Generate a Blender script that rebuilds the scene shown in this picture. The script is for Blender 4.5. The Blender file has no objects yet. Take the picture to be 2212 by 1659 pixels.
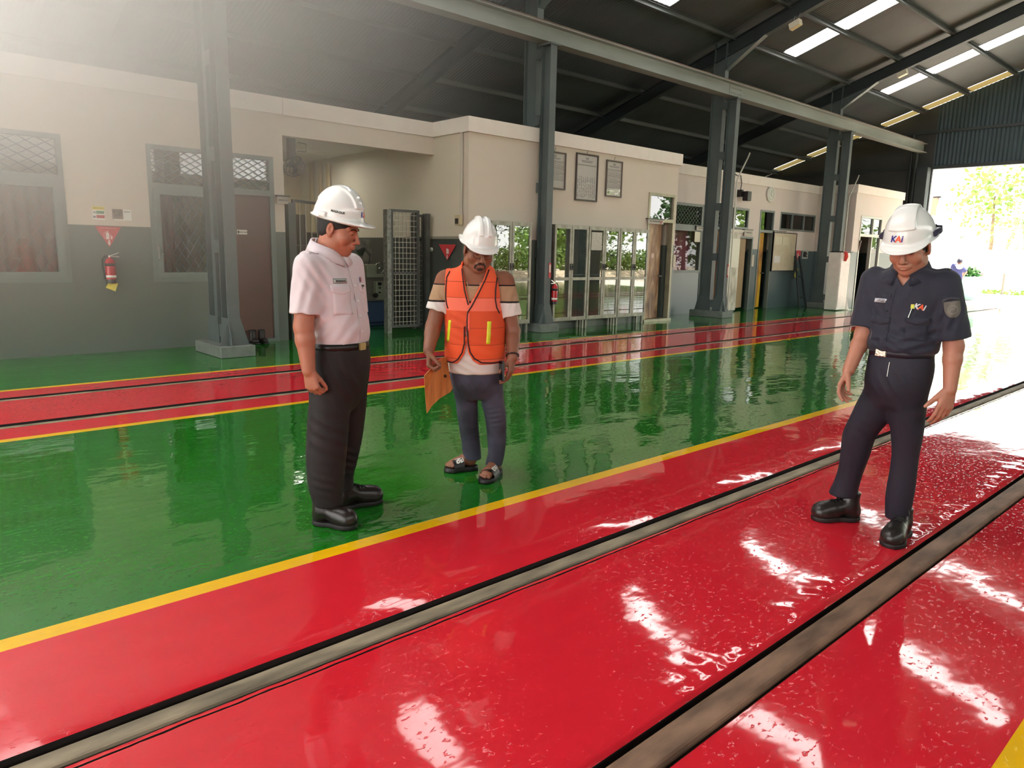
import bpy, bmesh, math, random
import numpy as np
from math import sin, cos, pi, radians, sqrt, hypot, atan2
from mathutils import Vector, Matrix

SC = bpy.context.scene
COL = SC.collection

# ------------------------------------------------------------------ camera
CAM_H = 1.42
FPX = 1572.3
def _axes(a=0.82955, b=-0.17852, c=0.02136):
    fw = np.array([-sin(a)*cos(b), cos(a)*cos(b), sin(b)])
    r = np.array([cos(a), sin(a), 0.0]); u = np.cross(r, fw)
    return cos(c)*r + sin(c)*u, -sin(c)*r + cos(c)*u, fw
CR, CU, CF = _axes()
cam_d = bpy.data.cameras.new('camera'); cam = bpy.data.objects.new('camera', cam_d)
COL.objects.link(cam)
cam_d.sensor_fit = 'HORIZONTAL'; cam_d.sensor_width = 36.0; cam_d.lens = FPX/2212*36.0
cam_d.clip_start = 0.05; cam_d.clip_end = 400
cam.matrix_world = Matrix(((CR[0], CU[0], -CF[0], 0), (CR[1], CU[1], -CF[1], 0), (CR[2], CU[2], -CF[2], CAM_H), (0, 0, 0, 1)))
SC.camera = cam

# ------------------------------------------------------------------ sky, sun, exposure
SC.view_settings.view_transform = 'Standard'; SC.view_settings.look = 'None'
SC.view_settings.gamma = 1.0; SC.view_settings.use_curve_mapping = False
SC.view_settings.exposure = EXPO = 0.0
wd = bpy.data.worlds.new('World'); SC.world = wd; wd.use_nodes = True
bg = wd.node_tree.nodes['Background']
bg.inputs[0].default_value = (1.0, 0.985, 0.95, 1); bg.inputs[1].default_value = 5.5
sun_d = bpy.data.lights.new('sun', 'SUN'); sun_d.energy = 30.0; sun_d.angle = radians(1.5); sun_d.color = (1.0, 0.96, 0.88)
sun = bpy.data.objects.new('sun', sun_d); COL.objects.link(sun)
sun.rotation_euler = Vector((-0.30, -0.28, -1.0)).to_track_quat('-Z', 'Y').to_euler()
def portal(loc, rot, sx, sy, name):
    d = bpy.data.lights.new(name, 'AREA'); d.shape = 'RECTANGLE'; d.size = sx; d.size_y = sy; d.cycles.is_portal = True
    o = bpy.data.objects.new(name, d); COL.objects.link(o); o.location = loc; o.rotation_euler = rot
portal((-2.4, 27.6, 2.27), (radians(-90), 0, 0), 13.8, 4.5, 'gate_daylight')
portal((7.0, 21.6, 2.25), (0, radians(90), 0), 4.5, 11.2, 'side_daylight')
portal((7.0, 3.5, 4.75), (0, radians(90), 0), 1.5, 24.0, 'clerestory_daylight')
portal((-3.0, -9.2, 2.6), (radians(90), 0, 0), 13.0, 4.8, 'rear_daylight')
SC.cycles.max_bounces = 10; SC.cycles.diffuse_bounces = 4; SC.cycles.glossy_bounces = 4; SC.cycles.transparent_max_bounces = 12
SC.cycles.sample_clamp_indirect = 8.0
SC.cycles.caustics_reflective = False; SC.cycles.caustics_refractive = False

# ------------------------------------------------------------------ pixel -> place helpers (photograph pixels)
def ray(x, y): return CR*(x-1106)/FPX - CU*(y-829.5)/FPX + CF
def onz(x, y, z=0.0):
    d = ray(x, y); t = (z-CAM_H)/d[2]; return (d[0]*t, d[1]*t)
def onx(x, y, X):
    d = ray(x, y); t = X/d[0]; return (d[1]*t, d[2]*t+CAM_H)
def ony(x, y, Y):
    d = ray(x, y); t = Y/d[1]; return (d[0]*t, d[2]*t+CAM_H)

# ------------------------------------------------------------------ materials
def lin(c):
    c = c/255.0
    return c/12.92 if c <= 0.04045 else ((c+0.055)/1.055)**2.4
def rgb(*c): return (lin(c[0]), lin(c[1]), lin(c[2]), 1.0)
MATS = {}
def mat(name, col, rough=0.5, metal=0.0, var=0.0, vscale=6.0, bump=0.0, bscale=40.0, spec=0.5, stretch=None, coat=0.0, sheen=0.0, detail=4.0):
    if name in MATS: return MATS[name]
    m = bpy.data.materials.new(name); m.use_nodes = True; MATS[name] = m
    nt = m.node_tree; N = nt.nodes; L = nt.links; b = N['Principled BSDF']
    if len(col) == 3: col = rgb(*col)
    b.inputs['Base Color'].default_value = col; b.inputs['Roughness'].default_value = rough
    b.inputs['Metallic'].default_value = metal; b.inputs['Specular IOR Level'].default_value = spec
    b.inputs['Coat Weight'].default_value = coat; b.inputs['Sheen Weight'].default_value = sheen
    if var or bump:
        tc = N.new('ShaderNodeTexCoord'); mp = N.new('ShaderNodeMapping'); L.new(tc.outputs['Object'], mp.inputs[0])
        if stretch: mp.inputs['Scale'].default_value = stretch
    if var:
        n = N.new('ShaderNodeTexNoise'); n.inputs['Scale'].default_value = vscale; n.inputs['Detail'].default_value = detail
        L.new(mp.outputs[0], n.inputs['Vector'])
        r = N.new('ShaderNodeValToRGB'); r.color_ramp.elements[0].position = 0.3; r.color_ramp.elements[1].position = 0.7
        r.color_ramp.elements[0].color = tuple(max(0, c*(1-var)) for c in col[:3])+(1,)
        r.color_ramp.elements[1].color = tuple(min(1, c*(1+var)) for c in col[:3])+(1,)
        L.new(n.outputs[0], r.inputs[0]); L.new(r.outputs[0], b.inputs['Base Color'])
    if bump:
        n2 = N.new('ShaderNodeTexNoise'); n2.inputs['Scale'].default_value = bscale; n2.inputs['Detail'].default_value = 3
        L.new(mp.outputs[0], n2.inputs['Vector'])
        bp = N.new('ShaderNodeBump'); bp.inputs['Strength'].default_value = 1.0; bp.inputs['Distance'].default_value = bump
        L.new(n2.outputs[0], bp.inputs['Height']); L.new(bp.outputs[0], b.inputs['Normal'])
    return m
def glass(name, tint=(1, 1, 1), refl=1.0):
    if name in MATS: return MATS[name]
    m = bpy.data.materials.new(name); m.use_nodes = True; MATS[name] = m
    nt = m.node_tree; N = nt.nodes; L = nt.links; N.remove(N['Principled BSDF']); out = N['Material Output']
    g = N.new('ShaderNodeBsdfGlossy'); g.inputs['Roughness'].default_value = 0.01
    t = N.new('ShaderNodeBsdfTransparent'); t.inputs[0].default_value = tint+(1,)
    ge = N.new('ShaderNodeNewGeometry'); dt = N.new('ShaderNodeVectorMath'); dt.operation = 'DOT_PRODUCT'
    L.new(ge.outputs['Incoming'], dt.inputs[0]); L.new(ge.outputs['Normal'], dt.inputs[1])
    ab = N.new('ShaderNodeMath'); ab.operation = 'ABSOLUTE'; L.new(dt.outputs['Value'], ab.inputs[0])
    om = N.new('ShaderNodeMath'); om.operation = 'SUBTRACT'; om.inputs[0].default_value = 1.0; L.new(ab.outputs[0], om.inputs[1])
    pw = N.new('ShaderNodeMath'); pw.operation = 'POWER'; pw.inputs[1].default_value = 5.0; L.new(om.outputs[0], pw.inputs[0])
    fr = N.new('ShaderNodeMath'); fr.operation = 'MULTIPLY_ADD'; fr.inputs[1].default_value = 0.95; fr.inputs[2].default_value = 0.045; L.new(pw.outputs[0], fr.inputs[0])
    mu = N.new('ShaderNodeMath'); mu.operation = 'MULTIPLY'; mu.use_clamp = True; mu.inputs[1].default_value = refl
    L.new(fr.outputs[0], mu.inputs[0]); mx = N.new('ShaderNodeMixShader')
    L.new(mu.outputs[0], mx.inputs[0]); L.new(t.outputs[0], mx.inputs[1]); L.new(g.outputs[0], mx.inputs[2]); L.new(mx.outputs[0], out.inputs[0])
    return m
def translucent(name, col, trans=0.6):
    m = bpy.data.materials.new(name); m.use_nodes = True; MATS[name] = m
    nt = m.node_tree; N = nt.nodes; L = nt.links; N.remove(N['Principled BSDF']); out = N['Material Output']
    d = N.new('ShaderNodeBsdfDiffuse'); d.inputs[0].default_value = col
    t = N.new('ShaderNodeBsdfTranslucent'); t.inputs[0].default_value = col
    mx = N.new('ShaderNodeMixShader'); mx.inputs[0].default_value = trans
    L.new(d.outputs[0], mx.inputs[1]); L.new(t.outputs[0], mx.inputs[2]); L.new(mx.outputs[0], out.inputs[0])
    return m
def two_tone(name, lo, hi, zs, rough=0.6, var=0.05):
    """painted wall: one paint below the height zs, another above (a real dado line)"""
    m = mat(name, hi, rough, bump=0.0006, bscale=60)
    nt = m.node_tree; N = nt.nodes; L = nt.links; b = N['Principled BSDF']
    g = N.new('ShaderNodeNewGeometry'); s = N.new('ShaderNodeSeparateXYZ'); L.new(g.outputs['Position'], s.inputs[0])
    gt = N.new('ShaderNodeMath'); gt.operation = 'GREATER_THAN'; gt.inputs[1].default_value = zs; L.new(s.outputs[2], gt.inputs[0])
    n = N.new('ShaderNodeTexNoise'); n.inputs['Scale'].default_value = 1.6; n.inputs['Detail'].default_value = 5; L.new(g.outputs['Position'], n.inputs['Vector'])
    mx = N.new('ShaderNodeMix'); mx.data_type = 'RGBA'; L.new(gt.outputs[0], mx.inputs[0]); mx.inputs[6].default_value = rgb(*lo); mx.inputs[7].default_value = rgb(*hi)
    mr = N.new('ShaderNodeMapRange'); mr.inputs[3].default_value = 1-var; mr.inputs[4].default_value = 1+var; L.new(n.outputs[0], mr.inputs[0])
    m2 = N.new('ShaderNodeMix'); m2.data_type = 'RGBA'; m2.blend_type = 'MULTIPLY'; m2.inputs[0].default_value = 1
    L.new(mx.outputs[2], m2.inputs[6]); L.new(mr.outputs[0], m2.inputs[7]); L.new(m2.outputs[2], b.inputs['Base Color'])
    mr2 = N.new('ShaderNodeMapRange'); mr2.inputs[3].default_value = 0.28; mr2.inputs[4].default_value = rough; L.new(gt.outputs[0], mr2.inputs[0]); L.new(mr2.outputs[0], b.inputs['Roughness'])
    return m
def floor_paint(name, col, rough=0.05, wave=1.0):
    m = mat(name, col, rough, spec=0.5)
    nt = m.node_tree; N = nt.nodes; L = nt.links; b = N['Principled BSDF']
    g = N.new('ShaderNodeNewGeometry')
    mp = N.new('ShaderNodeMapping'); L.new(g.outputs['Position'], mp.inputs[0]); mp.inputs['Scale'].default_value = (1.0, 0.55, 1.0)
    def noise(sc, det, rough=0.5):
        n = N.new('ShaderNodeTexNoise'); n.inputs['Scale'].default_value = sc; n.inputs['Detail'].default_value = det; n.inputs['Roughness'].default_value = rough
        L.new(mp.outputs[0], n.inputs['Vector']); return n
    n1 = noise(2.2, 2); n2 = noise(9.0, 2); n3 = noise(55.0, 3, 0.6)
    def mul(a, k):
        x = N.new('ShaderNodeMath'); x.operation = 'MULTIPLY'; x.inputs[1].default_value = k; L.new(a, x.inputs[0]); return x.outputs[0]
    def add(a, c):
        x = N.new('ShaderNodeMath'); x.operation = 'ADD'; L.new(a, x.inputs[0]); L.new(c, x.inputs[1]); return x.outputs[0]
    # sharp specks only here and there
    sp = N.new('ShaderNodeMapRange'); sp.inputs[1].default_value = 0.60; sp.inputs[2].default_value = 0.75; L.new(n3.outputs[0], sp.inputs[0])
    h = add(add(mul(n1.outputs[0], 0.009*wave), mul(n2.outputs[0], 0.0017*wave)), mul(sp.outputs[0], 0.0004))
    bp = N.new('ShaderNodeBump'); bp.inputs['Distance'].default_value = 1.0; bp.inputs['Strength'].default_value = 1.0
    L.new(h, bp.inputs['Height']); L.new(bp.outputs[0], b.inputs['Normal'])
    r = N.new('ShaderNodeMapRange'); r.inputs[3].default_value = 0.93; r.inputs[4].default_value = 1.07; L.new(n2.outputs[0], r.inputs[0])
    m2 = N.new('ShaderNodeMix'); m2.data_type = 'RGBA'; m2.blend_type = 'MULTIPLY'; m2.inputs[0].default_value = 1; m2.inputs[6].default_value = rgb(*col)
    L.new(r.outputs[0], m2.inputs[7]); L.new(m2.outputs[2], b.inputs['Base Color'])
    return m

# ------------------------------------------------------------------ mesh builder and scene graph
WM = {}
def tag(o, label=None, cat=None, group=None, kind=None):
    if label: o['label'] = label
    if cat: o['category'] = cat
    if group: o['group'] = group
    if kind: o['kind'] = kind
    return o
def thing(name, label, cat, loc=(0, 0, 0), rz=0.0, group=None):
    o = bpy.data.objects.new(name, None); COL.objects.link(o); o.empty_display_size = 0.1
    o.location = loc; o.rotation_euler = (0, 0, rz)
    WM[o.name] = Matrix.Translation(Vector(loc)) @ Matrix.Rotation(rz, 4, 'Z')
    return tag(o, label, cat, group)
def link_mesh(name, me, m, parent=None, local=True):
    """local: vertices already in the parent's frame; else in the world's"""
    if m is not None:
        for mm in (m if isinstance(m, (list, tuple)) else [m]): me.materials.append(mm)
    o = bpy.data.objects.new(name, me); COL.objects.link(o)
    if parent is not None:
        o.parent = parent; W = WM.get(parent.name, Matrix.Identity(4))
        if not local: me.transform(W.inverted())
        WM[o.name] = W
    else:
        WM[o.name] = Matrix.Identity(4)
    return o
class MB:
    def __init__(s): s.v = []; s.f = []; s.mi = []; s.cur = 0; s.sm = []
    def _add(s, vs, fs, smooth=False):
        n = len(s.v); s.v += [tuple(float(c) for c in p) for p in vs]
        for f in fs: s.f.append([n+i for i in f]); s.mi.append(s.cur); s.sm.append(smooth)
        return s
    def box(s, x0, x1, y0, y1, z0, z1):
        if x0 > x1: x0, x1 = x1, x0
        if y0 > y1: y0, y1 = y1, y0
        if z0 > z1: z0, z1 = z1, z0
        e = (len(s.v)//8 % 7)*0.00018; x0 -= e; y0 -= e; z0 -= e; x1 += e; y1 += e; z1 += e   # no two faces of one part coincide
        return s._add([(x0,y0,z0),(x1,y0,z0),(x1,y1,z0),(x0,y1,z0),(x0,y0,z1),(x1,y0,z1),(x1,y1,z1),(x0,y1,z1)],
                      [(0,3,2,1),(4,5,6,7),(0,1,5,4),(1,2,6,5),(2,3,7,6),(3,0,4,7)])
    def bar(s, p0, p1, w, h, up=(0, 0, 1)):
        p0 = Vector(p0); p1 = Vector(p1); d = (p1-p0).normalized(); u = Vector(up)
        if abs(d.dot(u)) > 0.98: u = Vector((1, 0, 0))
        sx = d.cross(u).normalized(); uz = sx.cross(d).normalized(); vs = []
        for p in (p0, p1):
            for a, c in ((-1, -1), (1, -1), (1, 1), (-1, 1)): vs.append(p + sx*(a*w/2) + uz*(c*h/2))
        return s._add(vs, [(3,2,1,0),(4,5,6,7),(0,1,5,4),(1,2,6,5),(2,3,7,6),(3,0,4,7)])
    def cyl(s, p0, p1, r0, r1=None, n=20, cap=True):
        r1 = r0 if r1 is None else r1
        return s.tube([p0, p1], [r0, r1], n, cap)
    def tube(s, pts, r, n=12, cap=True):
        pts = [Vector(p) for p in pts]; k = len(pts)
        rs = r if isinstance(r, (list, tuple)) else [r]*k
        vs = []; fs = []; ref = None
        for i, p in enumerate(pts):
            d = (pts[min(i+1, k-1)] - pts[max(i-1, 0)]).normalized()
            if ref is None or abs(ref.dot(d)) > 0.97:
                ref = Vector((0, 0, 1)) if abs(d.z) < 0.9 else Vector((1, 0, 0))
            a = (ref - d*ref.dot(d)).normalized(); c = d.cross(a); ref = a
            for j in range(n):
                t = 2*pi*j/n; vs.append(p + (a*cos(t) + c*sin(t))*rs[i])
        for i in range(k-1):
            for j in range(n):
                j2 = (j+1) % n; fs.append((i*n+j, i*n+j2, (i+1)*n+j2, (i+1)*n+j))
        s._add(vs, fs, True)
        if cap:
            s._add(vs[:n], [tuple(range(n-1, -1, -1))]); s._add(vs[-n:], [tuple(range(n))])
        return s
    def lathe(s, prof, c=(0, 0, 0), axis='z', n=28):
        vs = []; fs = []
        for r, h in prof:
            for j in range(n):
                t = 2*pi*j/n
                p = {'z': (r*cos(t), r*sin(t), h), 'x': (h, r*cos(t), r*sin(t)), 'y': (r*sin(t), h, r*cos(t))}[axis]
                vs.append((p[0]+c[0], p[1]+c[1], p[2]+c[2]))
        for i in range(len(prof)-1):
            for j in range(n):
                j2 = (j+1) % n; fs.append((i*n+j, i*n+j2, (i+1)*n+j2, (i+1)*n+j))
        return s._add(vs, fs, True)
    def ball(s, c, r, n=14, m=10):
        rr = r if isinstance(r, (tuple, list)) else (r, r, r); vs = [(c[0], c[1], c[2]+rr[2])]; fs = []
        for i in range(1, m):
            a = pi*i/m
            for j in range(n):
                t = 2*pi*j/n; vs.append((c[0]+rr[0]*sin(a)*cos(t), c[1]+rr[1]*sin(a)*sin(t), c[2]+rr[2]*cos(a)))
        vs.append((c[0], c[1], c[2]-rr[2])); L = len(vs)-1
        for j in range(n):
            j2 = (j+1) % n; fs.append((0, 1+j, 1+j2)); fs.append((L, L-n+j2, L-n+j))
            for i in range(m-2): fs.append((1+i*n+j, 1+(i+1)*n+j, 1+(i+1)*n+j2, 1+i*n+j2))
        return s._add(vs, fs, True)
    def prism(s, poly, axis, a, b):
        """extrude a 2-D outline along an axis from a to b; outline in (y,z), (x,z) or (x,y)"""
        def P(u, v, w): return {'x': (w, u, v), 'y': (u, w, v), 'z': (u, v, w)}[axis]
        n = len(poly); vs = [P(u, v, a) for u, v in poly] + [P(u, v, b) for u, v in poly]
        fs = [tuple(range(n-1, -1, -1)), tuple(range(n, 2*n))] + [(i, (i+1) % n, n+(i+1) % n, n+i) for i in range(n)]
        return s._add(vs, fs)
    def quad(s, *p): return s._add(p, [tuple(range(len(p)))])
    def mat(s, i): s.cur = i; return s
    def mesh(s, name, fix=True, bevel=0.0):
        me = bpy.data.meshes.new(name); me.from_pydata(s.v, [], s.f)
        me.polygons.foreach_set('material_index', s.mi); me.polygons.foreach_set('use_smooth', s.sm)
        if fix or bevel:
            bm = bmesh.new(); bm.from_mesh(me)
            if fix: bmesh.ops.recalc_face_normals(bm, faces=bm.faces)
            if bevel:
                es = [e for e in bm.edges if len(e.link_faces) == 2 and e.calc_face_angle(0) > 0.6 and not (e.link_faces[0].smooth and e.link_faces[1].smooth)]
                try: bmesh.ops.bevel(bm, geom=es, offset=bevel, segments=1, affect='EDGES', profile=0.6, clamp_overlap=True)
                except Exception: pass
            bm.to_mesh(me); bm.free()
        me.update(); return me
    def build(s, name, m, parent=None, world=True, bevel=0.0, fix=True):
        return link_mesh(name, s.mesh(name, fix, bevel), m, parent, local=not world)
def copy_tree(o, loc=None, label=None, rz=None, parent=None):
    c = o.copy(); COL.objects.link(c)
    if parent is not None: c.parent = parent
    if loc is not None: c.location = loc
    if rz is not None: c.rotation_euler = (0, 0, rz)
    if label: c['label'] = label
    for ch in list(o.children): copy_tree(ch, parent=c)
    return c
def text_mesh(body, size, shear=0.0, bold=0.0, align='CENTER'):
    """lettering as flat triangles in the xy plane, centred on the origin"""
    cu = bpy.data.curves.new('lettering', 'FONT'); cu.body = body; cu.size = size; cu.align_x = align; cu.align_y = 'CENTER'; cu.shear = shear; cu.offset = bold
    cu.resolution_u = 3
    o = bpy.data.objects.new('lettering', cu); COL.objects.link(o)
    dg = bpy.context.evaluated_depsgraph_get(); dg.update()
    me = bpy.data.meshes.new_from_object(o.evaluated_get(dg)); vs = [v.co.copy() for v in me.vertices]; fs = [list(p.vertices) for p in me.polygons]
    bpy.data.objects.remove(o); bpy.data.curves.remove(cu); bpy.data.meshes.remove(me)
    return vs, fs
def put_text(mb, body, size, origin, ex, ey, **kw):
    vs, fs = text_mesh(body, size, **kw); o = Vector(origin); ex = Vector(ex); ey = Vector(ey)
    mb._add([o + ex*v.x + ey*v.y for v in vs], fs); return mb

# shared materials
M_steel = mat('steel_paint', (88, 98, 97), 0.45, var=0.12, vscale=2.0, bump=0.0006, bscale=25)
M_steel_dark = mat('dark_steel', (46, 54, 56), 0.55, var=0.15, vscale=2)
M_white = mat('white_paint', (226, 219, 208), 0.6, var=0.03)
M_greyp = mat('grey_frame_paint', (112, 122, 116), 0.4, var=0.06)
M_alu = mat('aluminium', (146, 144, 132), 0.4, metal=0.45, var=0.22, vscale=8)
M_black = mat('black_plastic', (22, 22, 23), 0.4)
M_dark = mat('dark_interior', (30, 29, 28), 0.7)
M_red = mat('red_enamel', (178, 30, 38), 0.25)
M_paper = mat('paper', (232, 230, 222), 0.6)
M_yellow = mat('yellow_card', (222, 205, 70), 0.6)
M_ink = mat('ink', (35, 33, 32), 0.6)
M_redink = mat('red_ink', (190, 40, 45), 0.5)
M_greenink = mat('green_ink', (60, 125, 85), 0.5)
M_glass = glass('window_glass', (0.95, 0.98, 0.96), 2.0)
M_chrome = mat('bright_metal', (205, 203, 195), 0.22, metal=0.9)
M_brass = mat('dull_brass', (150, 128, 84), 0.35, metal=0.8)
from mathutils import noise as mnoise
# ================================================================== structure
M_g = floor_paint('green_floor_paint', (26, 108, 24)); M_y = floor_paint('yellow_line_paint', (240, 186, 8)); M_r = floor_paint('red_floor_paint', (214, 36, 50), wave=.55)
M_groove = mat('groove_dirt', (34, 25, 22), 0.8, var=0.3, vscale=20)
M_conc = mat('pale_concrete', (206, 200, 188), 0.8, var=0.08, vscale=3)
Y0, Y1 = -9.0, 27.3
def nz(x, y, s=3.0): return mnoise.noise(Vector((x*s, y*s, 0.3)))
def build_floor():
    vs = []; fs = []; mi = []
    G, YL, R, D = 0, 1, 2, 3
    def strip(prof, m, ys=None):
        ys = ys or [Y0, Y1]; n0 = len(vs); k = len(prof)
        for y in ys:
            for p in prof:
                x, z = p[0], p[1]; a = p[2] if len(p) > 2 else 0.0
                if a: z += a*(nz(x, y, 5) + 0.6*nz(x+7, y, 17) + 0.4*nz(x, y+9, 45)); x += a*0.7*nz(x+3, y, 12)
                vs.append((x, y, z))
        for i in range(len(ys)-1):
            for j in range(k-1):
                a = n0+i*k+j; fs.append((a, a+1, a+k+1, a+k)); mi.append(m)
    fine = [Y0, -1.0] + [-1+0.022*i for i in range(1, 640)] + [13.5, Y1]
    mid = [Y0, -1.0] + [-1+0.06*i for i in range(1, 400)] + [Y1]
    strip([(-16, 0), (-8.45, 0)], G); strip([(-8.45, 0), (-8.37, 0)], YL); strip([(-8.37, 0), (-8.01, 0)], R)
    strip([(-8.01, 0), (-8.01, -.06), (-7.85, -.06), (-7.85, 0)], D); strip([(-7.85, 0), (-6.83, 0)], R)
    strip([(-6.83, 0), (-6.83, -.06), (-6.66, -.06), (-6.66, 0)], D); strip([(-6.66, 0), (-6.29, 0)], R)
    strip([(-6.29, 0), (-6.2, 0)], YL); strip([(-6.2, 0), (-3.025, 0)], G); strip([(-3.025, 0), (-2.93, 0)], YL)
    strip([(-2.93, 0), (-2.56, 0), (-2.50, -.001, .0008), (-2.45, -.003, .0012), (-2.40, -.007, .0016), (-2.36, -.012, .0018), (-2.33, -.018, .002), (-2.31, -.026, .002)], R, mid)
    strip([(-2.31, -.024), (-2.31, -.08), (-2.15, -.08), (-2.15, -.012)], D)
    strip([(-2.15, -.014, .002), (-2.135, -.006, .002), (-2.122, -.006, .003)], R, fine)
    strip([(-2.122, -.006, .003), (-2.12, -.03), (-2.108, -.03), (-2.108, -.003, .003)], D, fine)
    strip([(-2.108, -.003, .003), (-2.06, 0, .0012), (-2.0, 0), (-1.6, 0), (-1.40, 0), (-1.34, .001, .001), (-1.31, .002, .002), (-1.285, .003, .003), (-1.262, .004, .004), (-1.24, .003, .005), (-1.225, -.002, .007), (-1.212, .002, .006), (-1.198, -.002, .003), (-1.188, -.012)], R, fine)
    strip([(-1.188, -.012), (-1.188, -.07), (-1.035, -.07), (-1.035, 0)], D)
    strip([(-1.035, -.002), (-1.0, 0), (-0.43, 0)], R); strip([(-0.43, 0), (-0.33, 0)], YL); strip([(-0.33, 0), (7.0, 0)], G)
    me = bpy.data.meshes.new('floor'); me.from_pydata(vs, [], fs); me.polygons.foreach_set('material_index', mi)
    me.polygons.foreach_set('use_smooth', [m == R for m in mi]); me.update()
    bm = bmesh.new(); bm.from_mesh(me)
    for f in bm.faces:
        if f.normal.z < -0.5: f.normal_flip()
    bm.to_mesh(me); bm.free()
    o = link_mesh('floor', me, [M_g, M_y, M_r, M_groove]); tag(o, 'glossy painted shed floor with red track lanes, green walkways and yellow edge lines', 'floor', kind='structure')
build_floor()

W_HI, W_LO = (206, 196, 180), (98, 106, 98)
M_wall = two_tone('office_wall_paint', W_LO, W_HI, 1.655, 0.62)
M_wall3 = two_tone('far_wall_paint', (84, 100, 102), (212, 202, 192), 1.655, 0.62)
M_side = two_tone('workshop_wall_paint', (74, 78, 74), (214, 206, 186), 1.655, 0.62)
M_cream = mat('cream_paint', (206, 190, 150), 0.7, var=0.05)
X1, X2, X3, X4 = -10.72, -9.75, -10.65, -9.5
def struct(name, mb, m, **k):
    o = mb.build(name, m, **k); return tag(o, kind='structure')
def wall_with_holes(mb, X, th, ya, yb, za, zb, holes):
    """holes: (y0,y1,z0,z1), non overlapping in y"""
    hs = sorted(holes); y = ya
    for h in hs:
        if h[0] > y: mb.box(X-th, X, y, h[0], za, zb)
        if h[2] > za: mb.box(X-th, X, h[0], h[1], za, h[2])
        if h[3] < zb: mb.box(X-th, X, h[0], h[1], h[3], zb)
        y = h[1]
    if y < yb: mb.box(X-th, X, y, yb, za, zb)
# openings measured on the walls
H1 = [(0.45, 2.16, 0.93, 2.74), (3.14, 4.11, 0.92, 2.74), (4.11, 4.90, 0.0, 2.74)]
w = MB(); wall_with_holes(w, X1, .15, Y0, 5.06, 0, 3.6, H1); w.box(X1-.15, X1, 5.06, 7.85, 3.07, 3.6)
struct('wall_left', w, M_wall)
w = MB(); w.box(X1, X1+.035, Y0, 5.06, 3.36, 3.6); w.box(X1, X1+.03, 5.075, 7.85, 3.36, 3.6)
struct('trim_1', w, M_white)
# second block, stepped forward
dY0, dz0 = onx(1402, 415, X2); dY1, _ = onx(1459, 418, X2)
D2 = (dY0, dY1, 0.0, 2.73)
w = MB(); wall_with_holes(w, X2, .15, 7.85, 13.72, 0, 3.6, [D2]); w.box(X3, X2-.15, 13.57, 13.72, 0, 3.6)
struct('wall_left', w, M_wall)
w = MB(); w.box(-15.8, X2-.15, 7.85, 8.0, 0, 3.6); struct('wall_left', w, M_side)
w = MB(); w.box(X2, X2+.05, 7.80, 13.78, 3.36, 3.6); w.box(X1+.0, X2, 7.80, 7.85, 3.36, 3.6); struct('trim_2', w, M_white)
w = MB(); w.box(X1-.9, X2-.12, 7.825, 7.85, 1.63, 1.675); struct('trim_3', w, mat('dado_ledge', (150, 146, 132), 0.5))
# third block, set back
def oy(px, py, X=X3): return onx(px, py, X)[0]
w3a, w3b = oy(1471, 445), oy(1520, 445)           # meshed window and its door, left of the third column
W3 = [(13.80, w3b, 1.02, 2.70), (w3b, w3b+0.88, 0.0, 2.70)]
d3a = oy(1597, 520); W3.append((d3a-.02, oy(1626, 520), 0.0, 1.98))
t3a, t3b = oy(1582, 470), oy(1613, 470)
d4a, d4b = oy(1638, 520), oy(1668, 520); W3.append((d4a, d4b, 0.0, 2.73))
v3a, v3b = oy(1685, 480), oy(1760, 487); W3.append((v3a, v3b, 2.22, 2.73))
w = MB(); wall_with_holes(w, X3, .15, 13.72, 22.25, 0, 3.6, W3); struct('wall_left', w, M_wall3)
w = MB(); w.box(X3, X3+.03, 13.72, 22.25, 3.36, 3.6); struct('trim_4', w, M_white)
# fourth block by the gate
d5a, d5b = oy(1851, 560, X4), oy(1897, 560, X4)
w = MB(); wall_with_holes(w, X4, .15, 22.25, 25.75, 0, 3.6, [(d5a, d5b, 0.0, 2.73)]); w.box(X3-.15, X4-.15, 22.25, 22.4, 0, 3.6); w.box(-15.8, X4-.15, 25.6, 25.75, 0, 3.6)
struct('wall_left', w, M_wall3)
w = MB(); w.box(X4, X4+.04, 22.20, 25.80, 3.36, 3.6); w.box(X3, X4, 22.20, 22.25, 3.36, 3.6); struct('trim_5', w, M_white)
# backs and partitions of the rooms
w = MB(); w.box(-15.95, -15.8, Y0, Y1, 0, 5.0); struct('wall_back', w, M_cream)
w = MB(); w.box(-15.8, X1-.15, 4.95, 5.06, 0, 3.3); struct('wall_partition', w, M_cream)
w = MB(); w.box(-15.8, X1-.15, Y0, 4.95, 3.3, 3.36); w.box(-15.8, X1-.15, 5.06, 7.85, 3.3, 3.36); w.box(-15.8, X2-.15, 8.0, 13.72, 3.3, 3.36); w.box(-15.8, X3-.15, 13.72, 22.25, 3.3, 3.36); w.box(-15.8, X4-.15, 22.25, 25.6, 3.3, 3.36)
struct('ceiling', w, mat('room_ceiling', (206, 202, 190), 0.8))
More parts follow.
